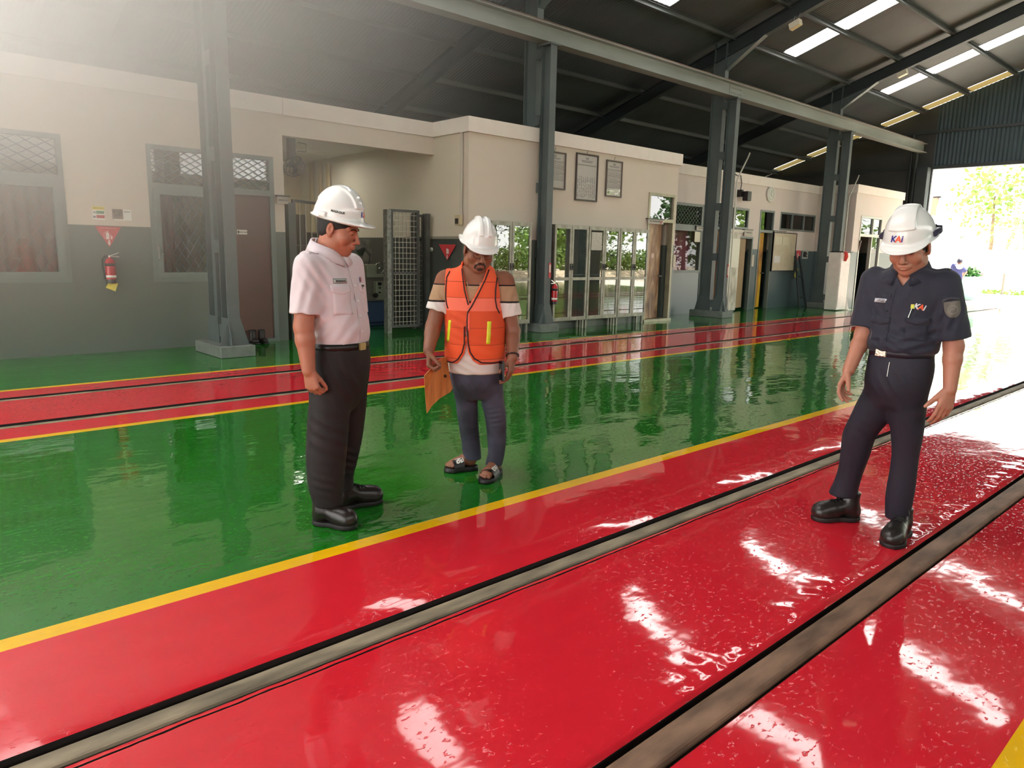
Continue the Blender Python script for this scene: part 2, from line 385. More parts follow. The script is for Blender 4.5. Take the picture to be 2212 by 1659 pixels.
# gable wall with the open gate
M_clad = mat('dark_cladding', (52, 70, 76), 0.6, var=0.15, vscale=1.5)
M_gable = mat('dark_gable_board', (58, 60, 58), 0.7, var=0.2, vscale=1.2)
def roofz(x): return 6.45 + 0.32*(x+9.5) if x < -1.6 else 6.45 + 0.32*7.9 - 0.32*(x+1.6)
def corrugated(mb, xa, xb, y, z0f, z1f, pitch=0.12, amp=0.014, per=6):
    n = int((xb-xa)/pitch*per); vs = []; fs = []
    for i in range(n+1):
        x = xa + (xb-xa)*i/n; yy = y + amp*sin(2*pi*i/per)
        vs += [(x, yy, z0f(x)), (x, yy, z1f(x))]
    for i in range(n): fs.append((2*i, 2*i+1, 2*i+3, 2*i+2))
    mb._add(vs, fs, True)
w = MB(); corrugated(w, -9.25, 7.0, Y1, lambda x: 4.53 if x < 4.6 else 0.0, lambda x: roofz(x)-.03); struct('wall_far', w, M_clad, fix=False)
w = MB(); w.prism([(-15.95, 0), (-9.25, 0), (-9.25, roofz(-9.25)-.03), (-15.95, roofz(-15.95)-.03)], 'y', Y1, Y1+.1)
struct('wall_far', w, M_gable)
w = MB(); w.box(-9.3, 4.6, Y1-.06, Y1+.12, 4.45, 4.56); w.box(-14.5, 7, Y1-.08, Y1-.02, 5.6, 5.68); w.box(-14.5, -9.25, Y1-.08, Y1-.02, 4.5, 4.58); struct('trim_6', w, M_steel_dark)
w = MB(); w.box(-9.62, -9.28, Y1-.34, Y1, 0, 4.5); w.cyl((-9.72, Y1-.2, 0), (-9.72, Y1-.2, 5.0), .055); w.cyl((-9.9, Y1-.15, 0), (-9.9, Y1-.15, 5.6), .04); struct('trim_7', w, M_steel_dark)
w = MB(); w.box(6.9, 7.05, Y0, 16, 0, 4.0); w.box(6.9, 7.05, Y0, 16, 5.5, 6.2); w.box(6.9, 7.05, 16, Y1, 4.5, 6.2); struct('wall_right', w, mat('plain_wall', (190, 186, 176), 0.7))
w = MB(); w.box(-15.95, -9.3, Y0-.12, Y0, 0, 6.3); w.box(3.9, 7.05, Y0-.12, Y0, 0, 6.3); w.prism([(-15.95, 4.3), (-9.3, 4.9), (4, 4.9), (7, 6.1), (-1.6, 8.9)], 'y', Y0-.12, Y0); struct('wall_near', w, mat('plain_wall', (190, 186, 176), 0.7))

# roof sheets: real corrugation, open where the skylight panels sit
SKY_Y = [0.75, 6.55, 12.62, 17.9, 23.75]; SKW = 0.29; SX0, SX1 = -9.62, -3.25
M_roof = mat('roof_sheet', (74, 80, 81), 0.5, var=0.12, vscale=0.8)
def roof_sheet(mb, xa, xb, ya, yb, pitch=0.085, amp=0.010, per=4):
    n = max(4, int((yb-ya)/pitch)*per); vs = []; fs = []
    for i in range(n+1):
        y = ya+(yb-ya)*i/n; dz = amp*sin(2*pi*i/per)
        vs += [(xa, y, roofz(xa)+dz), (xb, y, roofz(xb)+dz)]
    for i in range(n): fs.append((2*i, 2*i+1, 2*i+3, 2*i+2))
    mb._add(vs, fs, True)
w = MB(); ys = Y0-.5; YR = 26.78
for c in (-4.7, -2.9, -1.1):
    roof_sheet(w, -16.3, -1.6, ys, c-.45); roof_sheet(w, -16.3, -15.2, c-.45, c+.45); roof_sheet(w, SX1, -1.6, c-.45, c+.45); ys = c+.45
for c in SKY_Y:
    roof_sheet(w, -16.3, -1.6, ys, c-SKW); roof_sheet(w, -16.3, SX0 if c > 1 else -15.2, c-SKW, c+SKW); roof_sheet(w, SX1, -1.6, c-SKW, c+SKW); ys = c+SKW
roof_sheet(w, -16.3, -1.6, ys, YR); roof_sheet(w, -7.14, -1.6, YR, 27.6); roof_sheet(w, -16.3, -14.70, YR, 27.6)
for i in range(1, 8): roof_sheet(w, -16.10+1.27*i, -15.96+1.27*i, YR, 27.6)
roof_sheet(w, -1.6, 8.0, Y0-.5, 27.6)
struct('ceiling', w, M_roof, fix=False)

# ------------------------------------------------------------------ skylights
M_sky = translucent('clear_roof_panel', (0.97, 0.98, 1.0, 1), 0.8)
PUR = [-9.68 + 1.27*i for i in range(7)]
def roof_panel(name, xa, xb, ya, yb, m, label, group, cat):
    mb = MB(); n = 16; vs = []; fs = []
    for i in range(n+1):
        y = ya-.03+(yb-ya+.06)*i/n; dz = 0.010*sin(2*pi*i/4)
        vs += [(xa, y, roofz(xa)+dz*.3-.022), (xb, y, roofz(xb)+dz*.3-.022)]
    for i in range(n): fs.append((2*i, 2*i+1, 2*i+3, 2*i+2))
    mb._add(vs, fs, True); o = mb.build(name, m, fix=False); return tag(o, label, cat, group)
seen = {2: ['bright skylight panel cut by the top edge above the second column'],
        3: ['lower bright skylight panel in the roof bay above the third column', 'upper bright skylight panel in the roof bay above the third column'],
        4: ['lowest of the three bright skylight panels in the last roof bay', 'middle of the three bright skylight panels in the last roof bay', 'topmost of the three bright skylight panels in the last roof bay, at the picture edge']}
for i, c in enumerate(SKY_Y):
    k = len(seen.get(i, []))
    for j in range(k):
        roof_panel('skylight', PUR[j]+.028, PUR[j+1]-.028, c-SKW, c+SKW, M_sky, seen[i][j], 'skylight panels in the shed roof', 'skylight')
    w = ['white skylight strip mirrored at the left bottom corner of the floor', 'white skylight strip mirrored in the red lane at the bottom edge', 'white skylight strip mirrored in the middle of the red lane', 'white skylight strip mirrored beside the boots of the man in navy', 'white skylight strip mirrored at the right edge of the red lane'][i]
    roof_panel('long_skylight', PUR[k]+.028, SX1, c-SKW, c+SKW, M_sky, w, 'skylight strips in the shed roof', 'skylight')
roof_panel('long_skylight', -15.2, -9.72, SKY_Y[0]-SKW, SKY_Y[0]+SKW, M_sky, 'added clear roof strip low over the offices, just outside the left edge', 'skylight strips in the shed roof', 'skylight')  # unseen strip added to brighten the glare volume from behind
for c, l in ((-1.1, 'added clear roof strip outside the view, nearest the left edge'), (-2.9, 'second added clear roof strip outside the view to the left'), (-4.7, 'third added clear roof strip outside the view to the left')):
    roof_panel('long_skylight', -15.2, SX1, c-.45, c+.45, M_sky, l, 'skylight strips in the shed roof', 'skylight')  # unseen roof strips added to light the glare volume and upper wall
M_cream_t = translucent('yellowed_roof_panel', rgb(150, 134, 86), 0.10)
ords = ['first', 'second', 'third', 'fourth', 'fifth', 'sixth', 'seventh']
gx = [-16.03 + 1.27*i for i in range(9)]
for i in range(6):
    roof_panel('gable_skylight', gx[i+1]+.06, gx[i+2]-.06, YR, Y1-.02, M_cream_t, 'yellowed light panel along the far gable, %s counting up from the office wall' % ords[i], 'yellowed panels along the far gable', 'skylight')

# ------------------------------------------------------------------ steel frame
CY = [3.72, 9.48, 15.45, 21.45]
def ibeam_z(mb, x0, x1, y, z0, z1, fw=0.15, ft=0.014, wt=0.010):
    mb.box(x0, x0+ft, y-fw/2, y+fw/2, z0, z1); mb.box(x1-ft, x1, y-fw/2, y+fw/2, z0, z1); mb.box(x0+ft, x1-ft, y-wt/2, y+wt/2, z0, z1)
def steel_column(cy, label, name='steel_column'):
    t = thing(name, label, 'column', (-9.8, cy, 0), 0, 'steel columns carrying the crane beam')
    m = MB().box(-10.26, -9.34, cy-.24, cy+.22, 0, .15); m.build('plinth', mat('plinth_paint', (112, 118, 112), 0.55, var=0.18, vscale=9, bump=.002, bscale=30), t, bevel=.008)
    m = MB(); ibeam_z(m, -9.69, -9.46, cy, .15, 4.98); m.build('front_chord', M_steel, t)
    m = MB(); ibeam_z(m, -10.13, -9.82, cy, .15, 6.25, .15); m.build('rear_chord', M_steel, t)
    for z in (0.32, 1.42, 2.58, 3.74, 4.84):
        MB().box(-9.85, -9.66, cy-.075, cy-.063, z-.085, z+.085).box(-9.85, -9.66, cy+.063, cy+.075, z-.085, z+.085).build('batten_plate', M_steel, t)
    m = MB(); 
    m.prism([(-9.37, .15), (-9.46, .50), (-9.69, .50), (-9.74, .15)], 'y', cy-.085, cy-.073)
    m.prism([(-10.22, .15), (-10.13, .50), (-9.82, .50), (-9.78, .15)], 'y', cy-.085, cy-.073)
    m.prism([(cy-.2, .15), (cy-.075, .50), (cy+.075, .50), (cy+.18, .15)], 'x', -9.458, -9.446)
    m.build('base_gusset', M_steel, t)
    MB().box(-9.74, -9.42, cy-.12, cy+.12, 4.955, 4.985).build('cap_plate', M_steel, t)
    return t
clab = ['grey green steel column at left, in front of the brown door', 'grey steel column beside the row of glass cabinets', 'dark steel column between the rusty doors and the notice boards', 'dark steel column farthest off, beside the room by the gate']
for c, l in zip(CY, clab): steel_column(c, l)

def rafter(cy, label):
    t = thing('roof_rafter', label, 'rafter', (-9.8, cy, 6), 0, 'portal rafters under the shed roof')
    m = MB(); d = .30; o0 = .13
    for xa, xb in ((-15.9, -1.6), (-1.6, 7.0)):
        za, zb = roofz(xa)-o0, roofz(xb)-o0
        m.bar((xa, cy, za-.007), (xb, cy, zb-.007), .14, .014); m.bar((xa, cy, za-d), (xb, cy, zb-d), .14, .014); m.bar((xa, cy, za-d/2), (xb, cy, zb-d/2), .012, d)
    m.build('beam', M_steel_dark, t)
    zl = roofz(-8.9)-o0-d; zc = roofz(-9.82)-o0-d
    m = MB().prism([(-9.82, 5.62), (-8.9, zl), (-9.82, zc)], 'y', cy-.006, cy+.006); m.bar((-9.82, cy, 5.62), (-8.9, cy, zl), .14, .014); m.build('haunch', M_steel, t)
    return t
rlab = ['roof rafter on the column in front of the brown door', 'roof rafter on the column beside the glass cabinets', 'roof rafter with a small floodlight on the third column', 'roof rafter with a small floodlight on the farthest column']
for c, l in zip(CY, rlab): rafter(c, l)
# crane runway beam
t = thing('crane_beam', 'long grey crane runway beam carried along the tops of the steel columns', 'beam', (-9.57, 9, 4.98))
m = MB(); m.box(-9.69, -9.45, Y0, 27.2, 4.985, 5.003); m.box(-9.69, -9.45, Y0, 27.2, 5.262, 5.28); m.box(-9.577, -9.563, Y0, 27.2, 5.0, 5.265); m.build('girder', mat('crane_beam_paint', (132, 138, 132), 0.5, var=0.2, vscale=2.5, stretch=(1, .2, 1)), t)
m = MB(); m.box(-9.62, -9.53, Y0, 27.1, 5.28, 5.292); m.box(-9.595, -9.555, Y0, 27.1, 5.292, 5.345); m.build('crane_rail', mat('rusty_rail', (112, 88, 76), 0.7, var=0.35, vscale=7, stretch=(1, .25, 1)), t)
m = MB(); m.box(-9.562, -9.552, 15.2, 15.75, 5.02, 5.24)
for i in range(6):
    for j in range(2): m.cyl((-9.552, 15.26+.08*i, 5.08+.1*j), (-9.54, 15.26+.08*i, 5.08+.1*j), .012, n=6)
m.build('splice_plate', mat('crane_beam_paint', (132, 138, 132)), t)
# purlins
plabs = {-14.76: 'lowest roof purlin seen behind the office parapets', -13.49: 'second roof purlin up behind the office parapets', -12.22: 'third roof purlin up behind the office parapets', -10.95: 'roof purlin just behind the crane beam',
         -9.68: 'roof purlin directly above the crane beam', -8.41: 'roof purlin crossing between the lower skylight panels', -7.14: 'roof purlin above the middle skylight panel of the last bay'}
for i in range(-4, 3):
    x = -9.68+1.27*i; l = plabs[round(x, 2)]
    z = roofz(x)-.030
    m = MB(); m.box(x-.03, x+.03, Y0, 27.25, z-.022, z-.016); m.box(x-.03, x-.024, Y0, 27.25, z-.12, z-.016); m.box(x-.03, x+.04, Y0, 27.25, z-.126, z-.12); m.box(x+.034, x+.04, Y0, 27.25, z-.12, z-.105)
    tag(m.build('roof_purlin', mat('purlin_paint', (70, 76, 76), 0.5), fix=False), l, 'purlin', 'purlins under the shed roof')
# floodlights hung on the rafters
for (px, py, cy, l) in ((1720, 52, 15.3, 'small cream floodlight hanging from the rafter of the third column'), (1951, 158, 21.3, 'small cream floodlight hanging from the rafter of the farthest column')):
    x, z = ony(px, py, cy-.12); t = thing('floodlight', l, 'lamp', (x, cy-.12, z), 0, 'floodlights under the roof')
    m = MB(); m.prism([(-.11, -.10), (.11, -.02), (.08, .09), (-.14, .01)], 'y', -.07, .07); m.build('housing', mat('floodlight_shell', (205, 198, 176), 0.4), t, world=False, bevel=.006)
    MB().prism([(-.105, -.106), (.10, -.03), (.10, -.026), (-.105, -.10)], 'y', -.06, .06).build('lens', mat('floodlight_lens', (228, 214, 170), 0.2), t, world=False)
    MB().bar((-.08, 0, .04), (-.10, .1, .2), .012, .02).bar((.03, 0, .08), (.01, .1, .24), .012, .02).build('bracket', M_black, t, world=False)

# ------------------------------------------------------------------ rails in the floor
M_rail2 = mat('brown_rail_steel', (126, 98, 80), 0.6, spec=.25, var=0.45, vscale=14, stretch=(1, .25, 1), bump=.0012, bscale=60)
M_rail = mat('worn_rail_steel', (136, 124, 104), 0.6, spec=.25, var=0.45, vscale=14, stretch=(1, .25, 1), bump=.0012, bscale=60)
def rail(xc, top, hw, label, name='rail', m_=None):
    h = top
    prof = [(-hw, h-.045), (-hw, h-.012), (-hw+.004, h-.004), (-hw+.012, h-.0005), (0, h+.0015), (hw-.012, h-.0005), (hw-.004, h-.004), (hw, h-.012), (hw, h-.035), (.012, h-.05), (.012, h-.085), (.06, h-.1), (-.06, h-.1), (-.012, h-.085), (-.012, h-.055)]
    m = MB(); m.prism([(xc+a, b) for a, b in prof], 'y', Y0, 46)
    o = m.build(name, m_ or M_rail); o.data.polygons.foreach_set('use_smooth', [False]*len(o.data.polygons))
    return tag(o, label, 'rail', 'rails let into the floor')
rail(-2.207, -.008, .041, 'worn steel rail sunk in the red lane, nearer the wide green floor')
rail(-1.10, .012, .050, 'thick brown rail nearest the bottom right corner, with a rounded head', m_=M_rail2)
rail(-6.735, -.004, .036, 'narrow rail of the far track, on its side towards the green floor strip')
rail(-7.92, -.004, .036, 'narrow rail of the far track, on its side towards the offices')
# ================================================================== windows and doors (parts of the setting)
def hole(X, pts):
    """average rectangle on the wall plane X from photograph corners lt, rt, rb, lb"""
    q = [onx(px, py, X) for px, py in pts]
    return ((q[0][0]+q[3][0])/2, (q[1][0]+q[2][0])/2, (q[2][1]+q[3][1])/2, (q[0][1]+q[1][1])/2)
def frame_x(mb, X, y0, y1, z0, z1, t, d=.06, off=.01):
    a, b = X-d, X+off
    mb.box(a, b, y0, y0+t, z0, z1); mb.box(a, b, y1-t, y1, z0, z1); mb.box(a, b, y0+t, y1-t, z1-t, z1); mb.box(a, b, y0+t, y1-t, z0, z0+t)
def lattice(mb, X, y0, y1, z0, z1, dy, dz, r=.004):
    """diamond grille of thin rods clipped to the pane"""
    n = int((y1-y0)/dy + (z1-z0)/dz)+2
    for sg in (1, -1):
        for i in range(-n, n+1):
            # z - zc = sg*dz/dy*(y - y0 - i*dy)
            pts = []
            for y in (y0, y1):
                z = z0 + sg*dz/dy*(y-y0) + i*dz
                if z0 <= z <= z1: pts.append((y, z))
            for z in (z0, z1):
                y = y0 + (z-z0-i*dz)*dy/(sg*dz)
                if y0 < y < y1: pts.append((y, z))
            if len(pts) >= 2:
                a, b = pts[0], pts[-1]
                if hypot(a[0]-b[0], a[1]-b[1]) > .02: mb.bar((X, a[0], a[1]), (X, b[0], b[1]), r*2, r*2, up=(1, 0, 0))
def glass_x(y0, y1, z0, z1, X, parent, name='window_pane', m=None): return MB().box(X-.003, X+.003, y0, y1, z0, z1).build(name, m or M_glass, parent)
def sthing(name, loc): 
    t = thing(name, None, None, loc); return tag(t, kind='structure')
M_grille = mat('grille_paint', (86, 96, 90), 0.5)
# window_1: far left of the first office
y0, y1, z0, z1 = H1[0]; t = sthing('window_1', (X1, (y0+y1)/2, z0)); m = MB(); frame_x(m, X1, y0, y1, z0, z1, .055); m.box(X1-.06, X1+.01, y0, y1, 2.17, 2.25); frame_x(m, X1, y0+.055, y1-.055, z0+.055, 2.17, .075, off=.03); m.build('window_frame', M_greyp, t)
m = MB(); lattice(m, X1-.02, y0+.05, y1-.05, 2.25, z1-.05, .20, .11); m.build('grille', M_grille, t)
m = MB(); lattice(m, X1-.06, y0+.13, y1-.13, z0+.13, 2.10, .16, .26); m.build('grille', M_grille, t)
glass_x(y0+.05, y1-.05, 2.25, z1-.05, X1-.045, t); glass_x(y0+.13, y1-.13, z0+.13, 2.10, X1-.02, t)
M_cur = mat('faded_red_curtain', (128, 74, 62), 0.9, var=0.15, vscale=5)
def curtain(X, ya, yb, za, zb, m, label, waves=9):
    n = waves*6; vs = []; fs = []
    for i in range(n+1):
        y = ya+(yb-ya)*i/n; x = X + .022*sin(2*pi*i/6); vs += [(x, y, za), (x, y, zb)]
    for i in range(n): fs.append((2*i, 2*i+2, 2*i+3, 2*i+1))
    mb = MB(); mb._add(vs, fs, True); o = mb.build('curtain', m, fix=False); return tag(o, label, 'curtain')
curtain(X1-.19, .5, 2.12, .9, 2.2, M_cur, 'faded red curtain behind the latticed window at the left edge', 12)
# window_2 and door_1 share one frame, left and right of the first column
y0, y1, z0, z1 = H1[1]; t = sthing('window_2', (X1, (y0+y1)/2, z0)); m = MB(); frame_x(m, X1, y0, y1, z0, z1, .055); m.box(X1-.06, X1+.01, y0, y1, 2.17, 2.24); frame_x(m, X1, y0+.055, y1-.03, z0+.055, 2.17, .075, off=.03); m.build('window_frame', M_greyp, t)
m = MB(); lattice(m, X1-.02, y0+.05, y1-.05, 2.24, z1-.05, .15, .085); m.build('grille', M_grille, t)
m = MB(); lattice(m, X1-.06, y0+.13, y1-.1, z0+.13, 2.10, .11, .18); m.build('grille', M_grille, t)
glass_x(y0+.05, y1-.05, 2.24, z1-.05, X1-.045, t); glass_x(y0+.13, y1-.1, z0+.13, 2.10, X1-.02, t)
MB().box(X1+.03, X1+.05, 3.20, 3.22, 1.24, 1.40).cyl((X1+.03, 3.25, 1.30), (X1+.07, 3.25, 1.30), .012).build('window_handle', M_chrome, t)
curtain(X1-.19, 3.22, 3.50, .9, 2.18, M_cur, 'narrow red curtain drawn aside in the window behind the left column', 3)
y0, y1, z0, z1 = H1[2]; t = sthing('door_1', (X1, (y0+y1)/2, 0)); m = MB()
m.box(X1-.06, X1+.012, y0, y0+.05, 0, z1); m.box(X1-.06, X1+.012, y1-.07, y1, 0, z1); m.box(X1-.06, X1+.012, y0, y1, z1-.055, z1); m.box(X1-.06, X1+.012, y0, y1, 2.17, 2.25); m.box(X1-.08, X1+.02, y0, y1, 0, .05)
m.build('door_frame', M_greyp, t)
m = MB(); lattice(m, X1-.02, y0+.05, y1-.07, 2.25, z1-.05, .15, .085); m.build('grille', M_grille, t); glass_x(y0+.05, y1-.07, 2.25, z1-.05, X1-.045, t)
MB().box(X1-.05, X1-.015, y0+.05, y1-.07, .05, 2.17).build('door_leaf', mat('brown_door', (96, 70, 60), 0.45, var=0.06, vscale=2), t)
m = MB().box(X1-.015, X1-.010, 4.32, 4.47, 1.60, 1.665); dp = m.build('name_plate', M_paper, t)
m = MB(); put_text(m, '2  RUANG RAPAT', .026, (X1-.0095, 4.395, 1.632), (0, 1, 0), (0, 0, 1), bold=.001); m.build('lettering', M_ink, dp); MB().box(X1-.010, X1-.0095, 4.333, 4.35, 1.61, 1.655).build('symbol', M_ink, dp)
# door_2 in the second block: rusty leaf, transom
M_rust = mat('rusty_door_sheet', (142, 108, 80), 0.55, metal=.15, var=0.75, vscale=2.6, stretch=(1, 1, .45), detail=8)
def rusty(name, base, dark, light, sc=3.0):
    m = mat(name, base, 0.5, metal=.2); nt = m.node_tree; N = nt.nodes; L = nt.links; b = N['Principled BSDF']
    tc = N.new('ShaderNodeNewGeometry'); mp = N.new('ShaderNodeMapping'); mp.inputs['Scale'].default_value = (1, 1.3, .5); L.new(tc.outputs['Position'], mp.inputs[0])
    n = N.new('ShaderNodeTexNoise'); n.inputs['Scale'].default_value = sc; n.inputs['Detail'].default_value = 8; n.inputs['Distortion'].default_value = 1.2; L.new(mp.outputs[0], n.inputs['Vector'])
    r = N.new('ShaderNodeValToRGB'); e = r.color_ramp.elements; e[0].position = .3; e[0].color = rgb(*dark); e[1].position = .72; e[1].color = rgb(*light); k = e.new(.5); k.color = rgb(*base)
    L.new(n.outputs[0], r.inputs[0]); L.new(r.outputs[0], b.inputs['Base Color'])
    n2 = N.new('ShaderNodeTexNoise'); n2.inputs['Scale'].default_value = 14; L.new(mp.outputs[0], n2.inputs['Vector'])
    mr = N.new('ShaderNodeMapRange'); mr.inputs[3].default_value = .3; mr.inputs[4].default_value = .6; L.new(n2.outputs[0], mr.inputs[0]); L.new(mr.outputs[0], b.inputs['Roughness'])
    return m
M_rust = rusty('rusty_door_sheet', (150, 112, 78), (92, 62, 46), (196, 170, 140))
M_rust2 = rusty('rusty_yellow_door', (186, 132, 60), (96, 60, 48), (240, 196, 40), 2.2)
M_pale = rusty('bare_metal_sheet', (176, 172, 154), (120, 116, 100), (214, 210, 196), 3.5)
M_door_frame = mat('worn_door_frame', (168, 164, 140), 0.4, metal=.3, var=.2, vscale=5)
y0, y1, z0, z1 = D2; t = sthing('door_2', (X2, (y0+y1)/2, 0)); m = MB(); f = .055
m.box(X2-.1, X2+.02, y0, y0+f, 0, z1); m.box(X2-.1, X2+.02, y1-f, y1, 0, z1); m.box(X2-.1, X2+.02, y0, y1, z1-f, z1); m.box(X2-.1, X2+.02, y0, y1, 2.13, 2.2); m.box(X2-.14, X2+.06, y0-.02, y1+.02, 0, .05)
m.build('door_frame', M_door_frame, t); glass_x(y0+f, y1-f, 2.2, z1-f, X2-.03, t, m=glass('transom_glass', (.5, .5, .5), 3.0))
dl = MB().bar((X2-.05, y0+f, 1.09), (X2-.16, y1-.24, 1.09), .04, 2.06, up=(0, 0, 1)).build('door_leaf', M_rust, t)
m = MB().bar((X2-.075, y0+.28, 1.42), (X2-.09, y0+.40, 1.42), .02, .10); m.build('sticker', mat('pale_sticker', (226, 196, 180), .6), dl)
m = MB().cyl((X2-.12, y1-.30, .98), (X2-.06, y1-.30, .98), .012).bar((X2-.06, y1-.36, .98), (X2-.06, y1-.24, .98), .014, .02); m.build('door_handle', M_black, dl)
# openings of the third block
def simple_window(n, X, y0, y1, z0, z1, parts=1, fr=M_greyp, t=.05, lat=None, m=None):
    w = sthing('window_%d' % n, (X, (y0+y1)/2, z0)); mb = MB(); frame_x(mb, X, y0, y1, z0, z1, t)
    for i in range(1, parts): y = y0+(y1-y0)*i/parts; mb.box(X-.06, X+.01, y-t/2, y+t/2, z0, z1)
    mb.build('window_frame', fr, w); glass_x(y0+t, y1-t, z0+t, z1-t, X-.035, w, m=m)
    if lat: l = MB(); lattice(l, X-.055, y0+t, y1-t, z0+t, z1-t, *lat); l.build('grille', M_grille, w)
    return w
M_dglass = glass('dark_room_glass', (.55, .58, .58), 1.4)
y0, y1, z0, z1 = W3[0]; t = sthing('window_3', (X3, (y0+y1)/2, z0)); m = MB(); frame_x(m, X3, y0, y1, z0, z1, .06); m.box(X3-.06, X3+.01, y0, y1, 2.04, 2.19); m.build('window_frame', M_greyp, t)
glass_x(y0+.06, y1-.06, 2.19, z1-.06, X3-.045, t, m=M_dglass); glass_x(y0+.06, y1-.06, z0+.06, 2.04, X3-.045, t, m=glass('curtain_glass', (1, 1, 1), .7)); l = MB(); lattice(l, X3-.02, y0+.06, y1-.06, 2.19, z1-.06, .13, .11); l.build('grille', M_grille, t)
curtain(X3-.19, y0+.02, y1-.25, z0, 2.1, mat('plum_curtain', (122, 52, 74), .85), 'plum red curtain in the window just past the stepped wall', 8)
tag(MB().box(X3+.005, X3+.012, y1-.32, y1-.08, 1.78, 2.03).build('notice_sheet', mat('glossy_sheet', (214, 206, 176), .3)), 'small glossy notice on the window glass beside the plum curtain', 'notice')
y0, y1, z0, z1 = W3[1]; t = sthing('door_3', (X3, (y0+y1)/2, 0)); m = MB(); m.box(X3-.08, X3+.015, y0, y0+.06, 0, z1); m.box(X3-.08, X3+.015, y1-.05, y1, 0, z1); m.box(X3-.08, X3+.015, y0, y1, z1-.06, z1); m.box(X3-.08, X3+.015, y0, y1, 2.12, 2.19); m.build('door_frame', M_greyp, t)
glass_x(y0+.06, y1-.05, 2.19, z1-.06, X3-.045, t, m=M_dglass); l = MB(); lattice(l, X3-.02, y0+.06, y1-.05, 2.19, z1-.06, .13, .11); l.build('grille', M_grille, t)
dl = MB().box(X3-.06, X3-.02, y0+.06, y1-.05, .03, 2.12).build('door_leaf', rusty('brown_rust_door', (140, 102, 74), (96, 58, 52), (196, 150, 92), 2.4), t); MB().cyl((X3-.02, y0+.14, 1.0), (X3+.03, y0+.14, 1.0), .014).bar((X3+.03, y0+.1, 1.0), (X3+.03, y0+.22, 1.0), .014, .02).build('door_handle', M_black, dl)
y0, y1, z0, z1 = W3[2]; t = sthing('door_4', (X3, (y0+y1)/2, 0)); m = MB(); m.box(X3-.08, X3+.015, y1-.05, y1, 0, z1); m.box(X3-.08, X3+.015, y0, y1, z1-.05, z1); m.build('door_frame', M_greyp, t)
MB().bar((X3-.02, y0+.02, .99), (X3-.10, y1-.22, .99), .04, 1.86, up=(0, 0, 1)).build('door_leaf', mat('tan_door', (166, 140, 104), .45, var=.12, vscale=2, stretch=(1, 1, .3)), t)
y0, y1, z0, z1 = W3[3]; t = sthing('door_5', (X3, (y0+y1)/2, 0)); m = MB(); m.box(X3-.08, X3+.015, y0, y0+.05, 0, z1); m.box(X3-.08, X3+.015, y1-.05, y1, 0, z1); m.box(X3-.08, X3+.015, y0, y1, z1-.05, z1); m.box(X3-.08, X3+.015, y0, y1, 2.12, 2.19); m.build('door_frame', M_greyp, t)
glass_x(y0+.05, y1-.05, 2.19, z1-.05, X3-.03, t, m=glass('transom_glass', (.5, .5, .5), 3.0)); dl = MB().bar((X3-.04, y0+.05, 1.07), (X3-.14, y1-.26, 1.07), .04, 2.08, up=(0, 0, 1)).build('door_leaf', M_rust2, t); MB().cyl((X3-.1, y1-.34, 1.0), (X3-.03, y1-.34, 1.0), .012).bar((X3-.03, y1-.40, 1.0), (X3-.03, y1-.28, 1.0), .014, .02).build('door_handle', M_black, dl)
y0, y1, z0, z1 = W3[4]; simple_window(4, X3, y0, y1, z0, z1, 3, m=M_dglass)
# small transom window over door_4, set on the wall
simple_window(5, X3+.06, t3a, t3b, 2.17, 2.71, 1, m=glass('transom_glass', (.5, .5, .5), 3.0)); MB().box(X3-.02, X3+.001, t3a+.02, t3b-.02, 2.19, 2.69)
# door_6 and side light in the fourth block
y0, y1 = d5a, d5b; t = sthing('door_6', (X4, (y0+y1)/2, 0)); m = MB(); ym = y0+.58*(y1-y0)
for a in (y0, ym-.03, y1-.06): m.box(X4-.08, X4+.015, a, a+.06, 0, 2.73)
m.box(X4-.08, X4+.015, y0, y1, 2.67, 2.73); m.box(X4-.08, X4+.015, y0, y1, 2.12, 2.2); m.box(X4-.08, X4+.015, ym, y1, 0, 1.0); m.build('door_frame', mat('pale_frame', (176, 176, 166), .35, metal=.4), t)
glass_x(y0+.06, ym-.03, 2.2, 2.67, X4-.03, t, m=M_dglass); glass_x(ym+.03, y1-.06, 2.2, 2.67, X4-.03, t, m=M_dglass); glass_x(ym+.03, y1-.06, 1.0, 2.12, X4-.03, t, m=M_dglass)
MB().bar((X4-.1, y0+.07, .98), (X4-.55, y0+.2, 1.06), .04, 2.06, up=(0, 0, 1)).build('door_leaf', mat('brown_door', (96, 70, 60)), t)

# ================================================================== things on the first office wall
def board_x(name, X, y0, y1, z0, z1, d, m, label=None, cat=None, parent=None, group=None):
    o = MB().box(X, X+d, y0, y1, z0, z1).build(name, m, parent)
    return tag(o, label, cat, group)
t = thing('notice_sticker', 'yellow, green and red notice sticker above the fire triangle', 'sticker', (X1, 2.52, 1.73))
board_x('backing', X1+.001, 2.45, 2.592, 1.728, 1.892, .002, M_paper, parent=t); board_x('heading', X1+.003, 2.45, 2.592, 1.852, 1.892, .001, mat('sticker_yellow', (226, 208, 40), .5), parent=t)
board_x('green_panel', X1+.003, 2.494, 2.586, 1.802, 1.838, .001, M_greenink, parent=t); board_x('red_panel', X1+.003, 2.494, 2.588, 1.746, 1.786, .001, M_redink, parent=t)
m = MB()
for z in (1.806, 1.75): 
    for k in range(4): m.box(X1+.003, X1+.0036, 2.458+.008*k, 2.462+.008*k, z, z+.022)
m.build('symbols', M_ink, t); m = MB(); put_text(m, 'PERHATIAN', .022, (X1+.0045, 2.521, 1.872), (0, 1, 0), (0, 0, 1)); m.build('lettering', M_ink, t)
t = thing('photo_sticker', 'small picture sticker with a pale caption, right of the yellow notice', 'sticker', (X1, 2.74, 1.74))
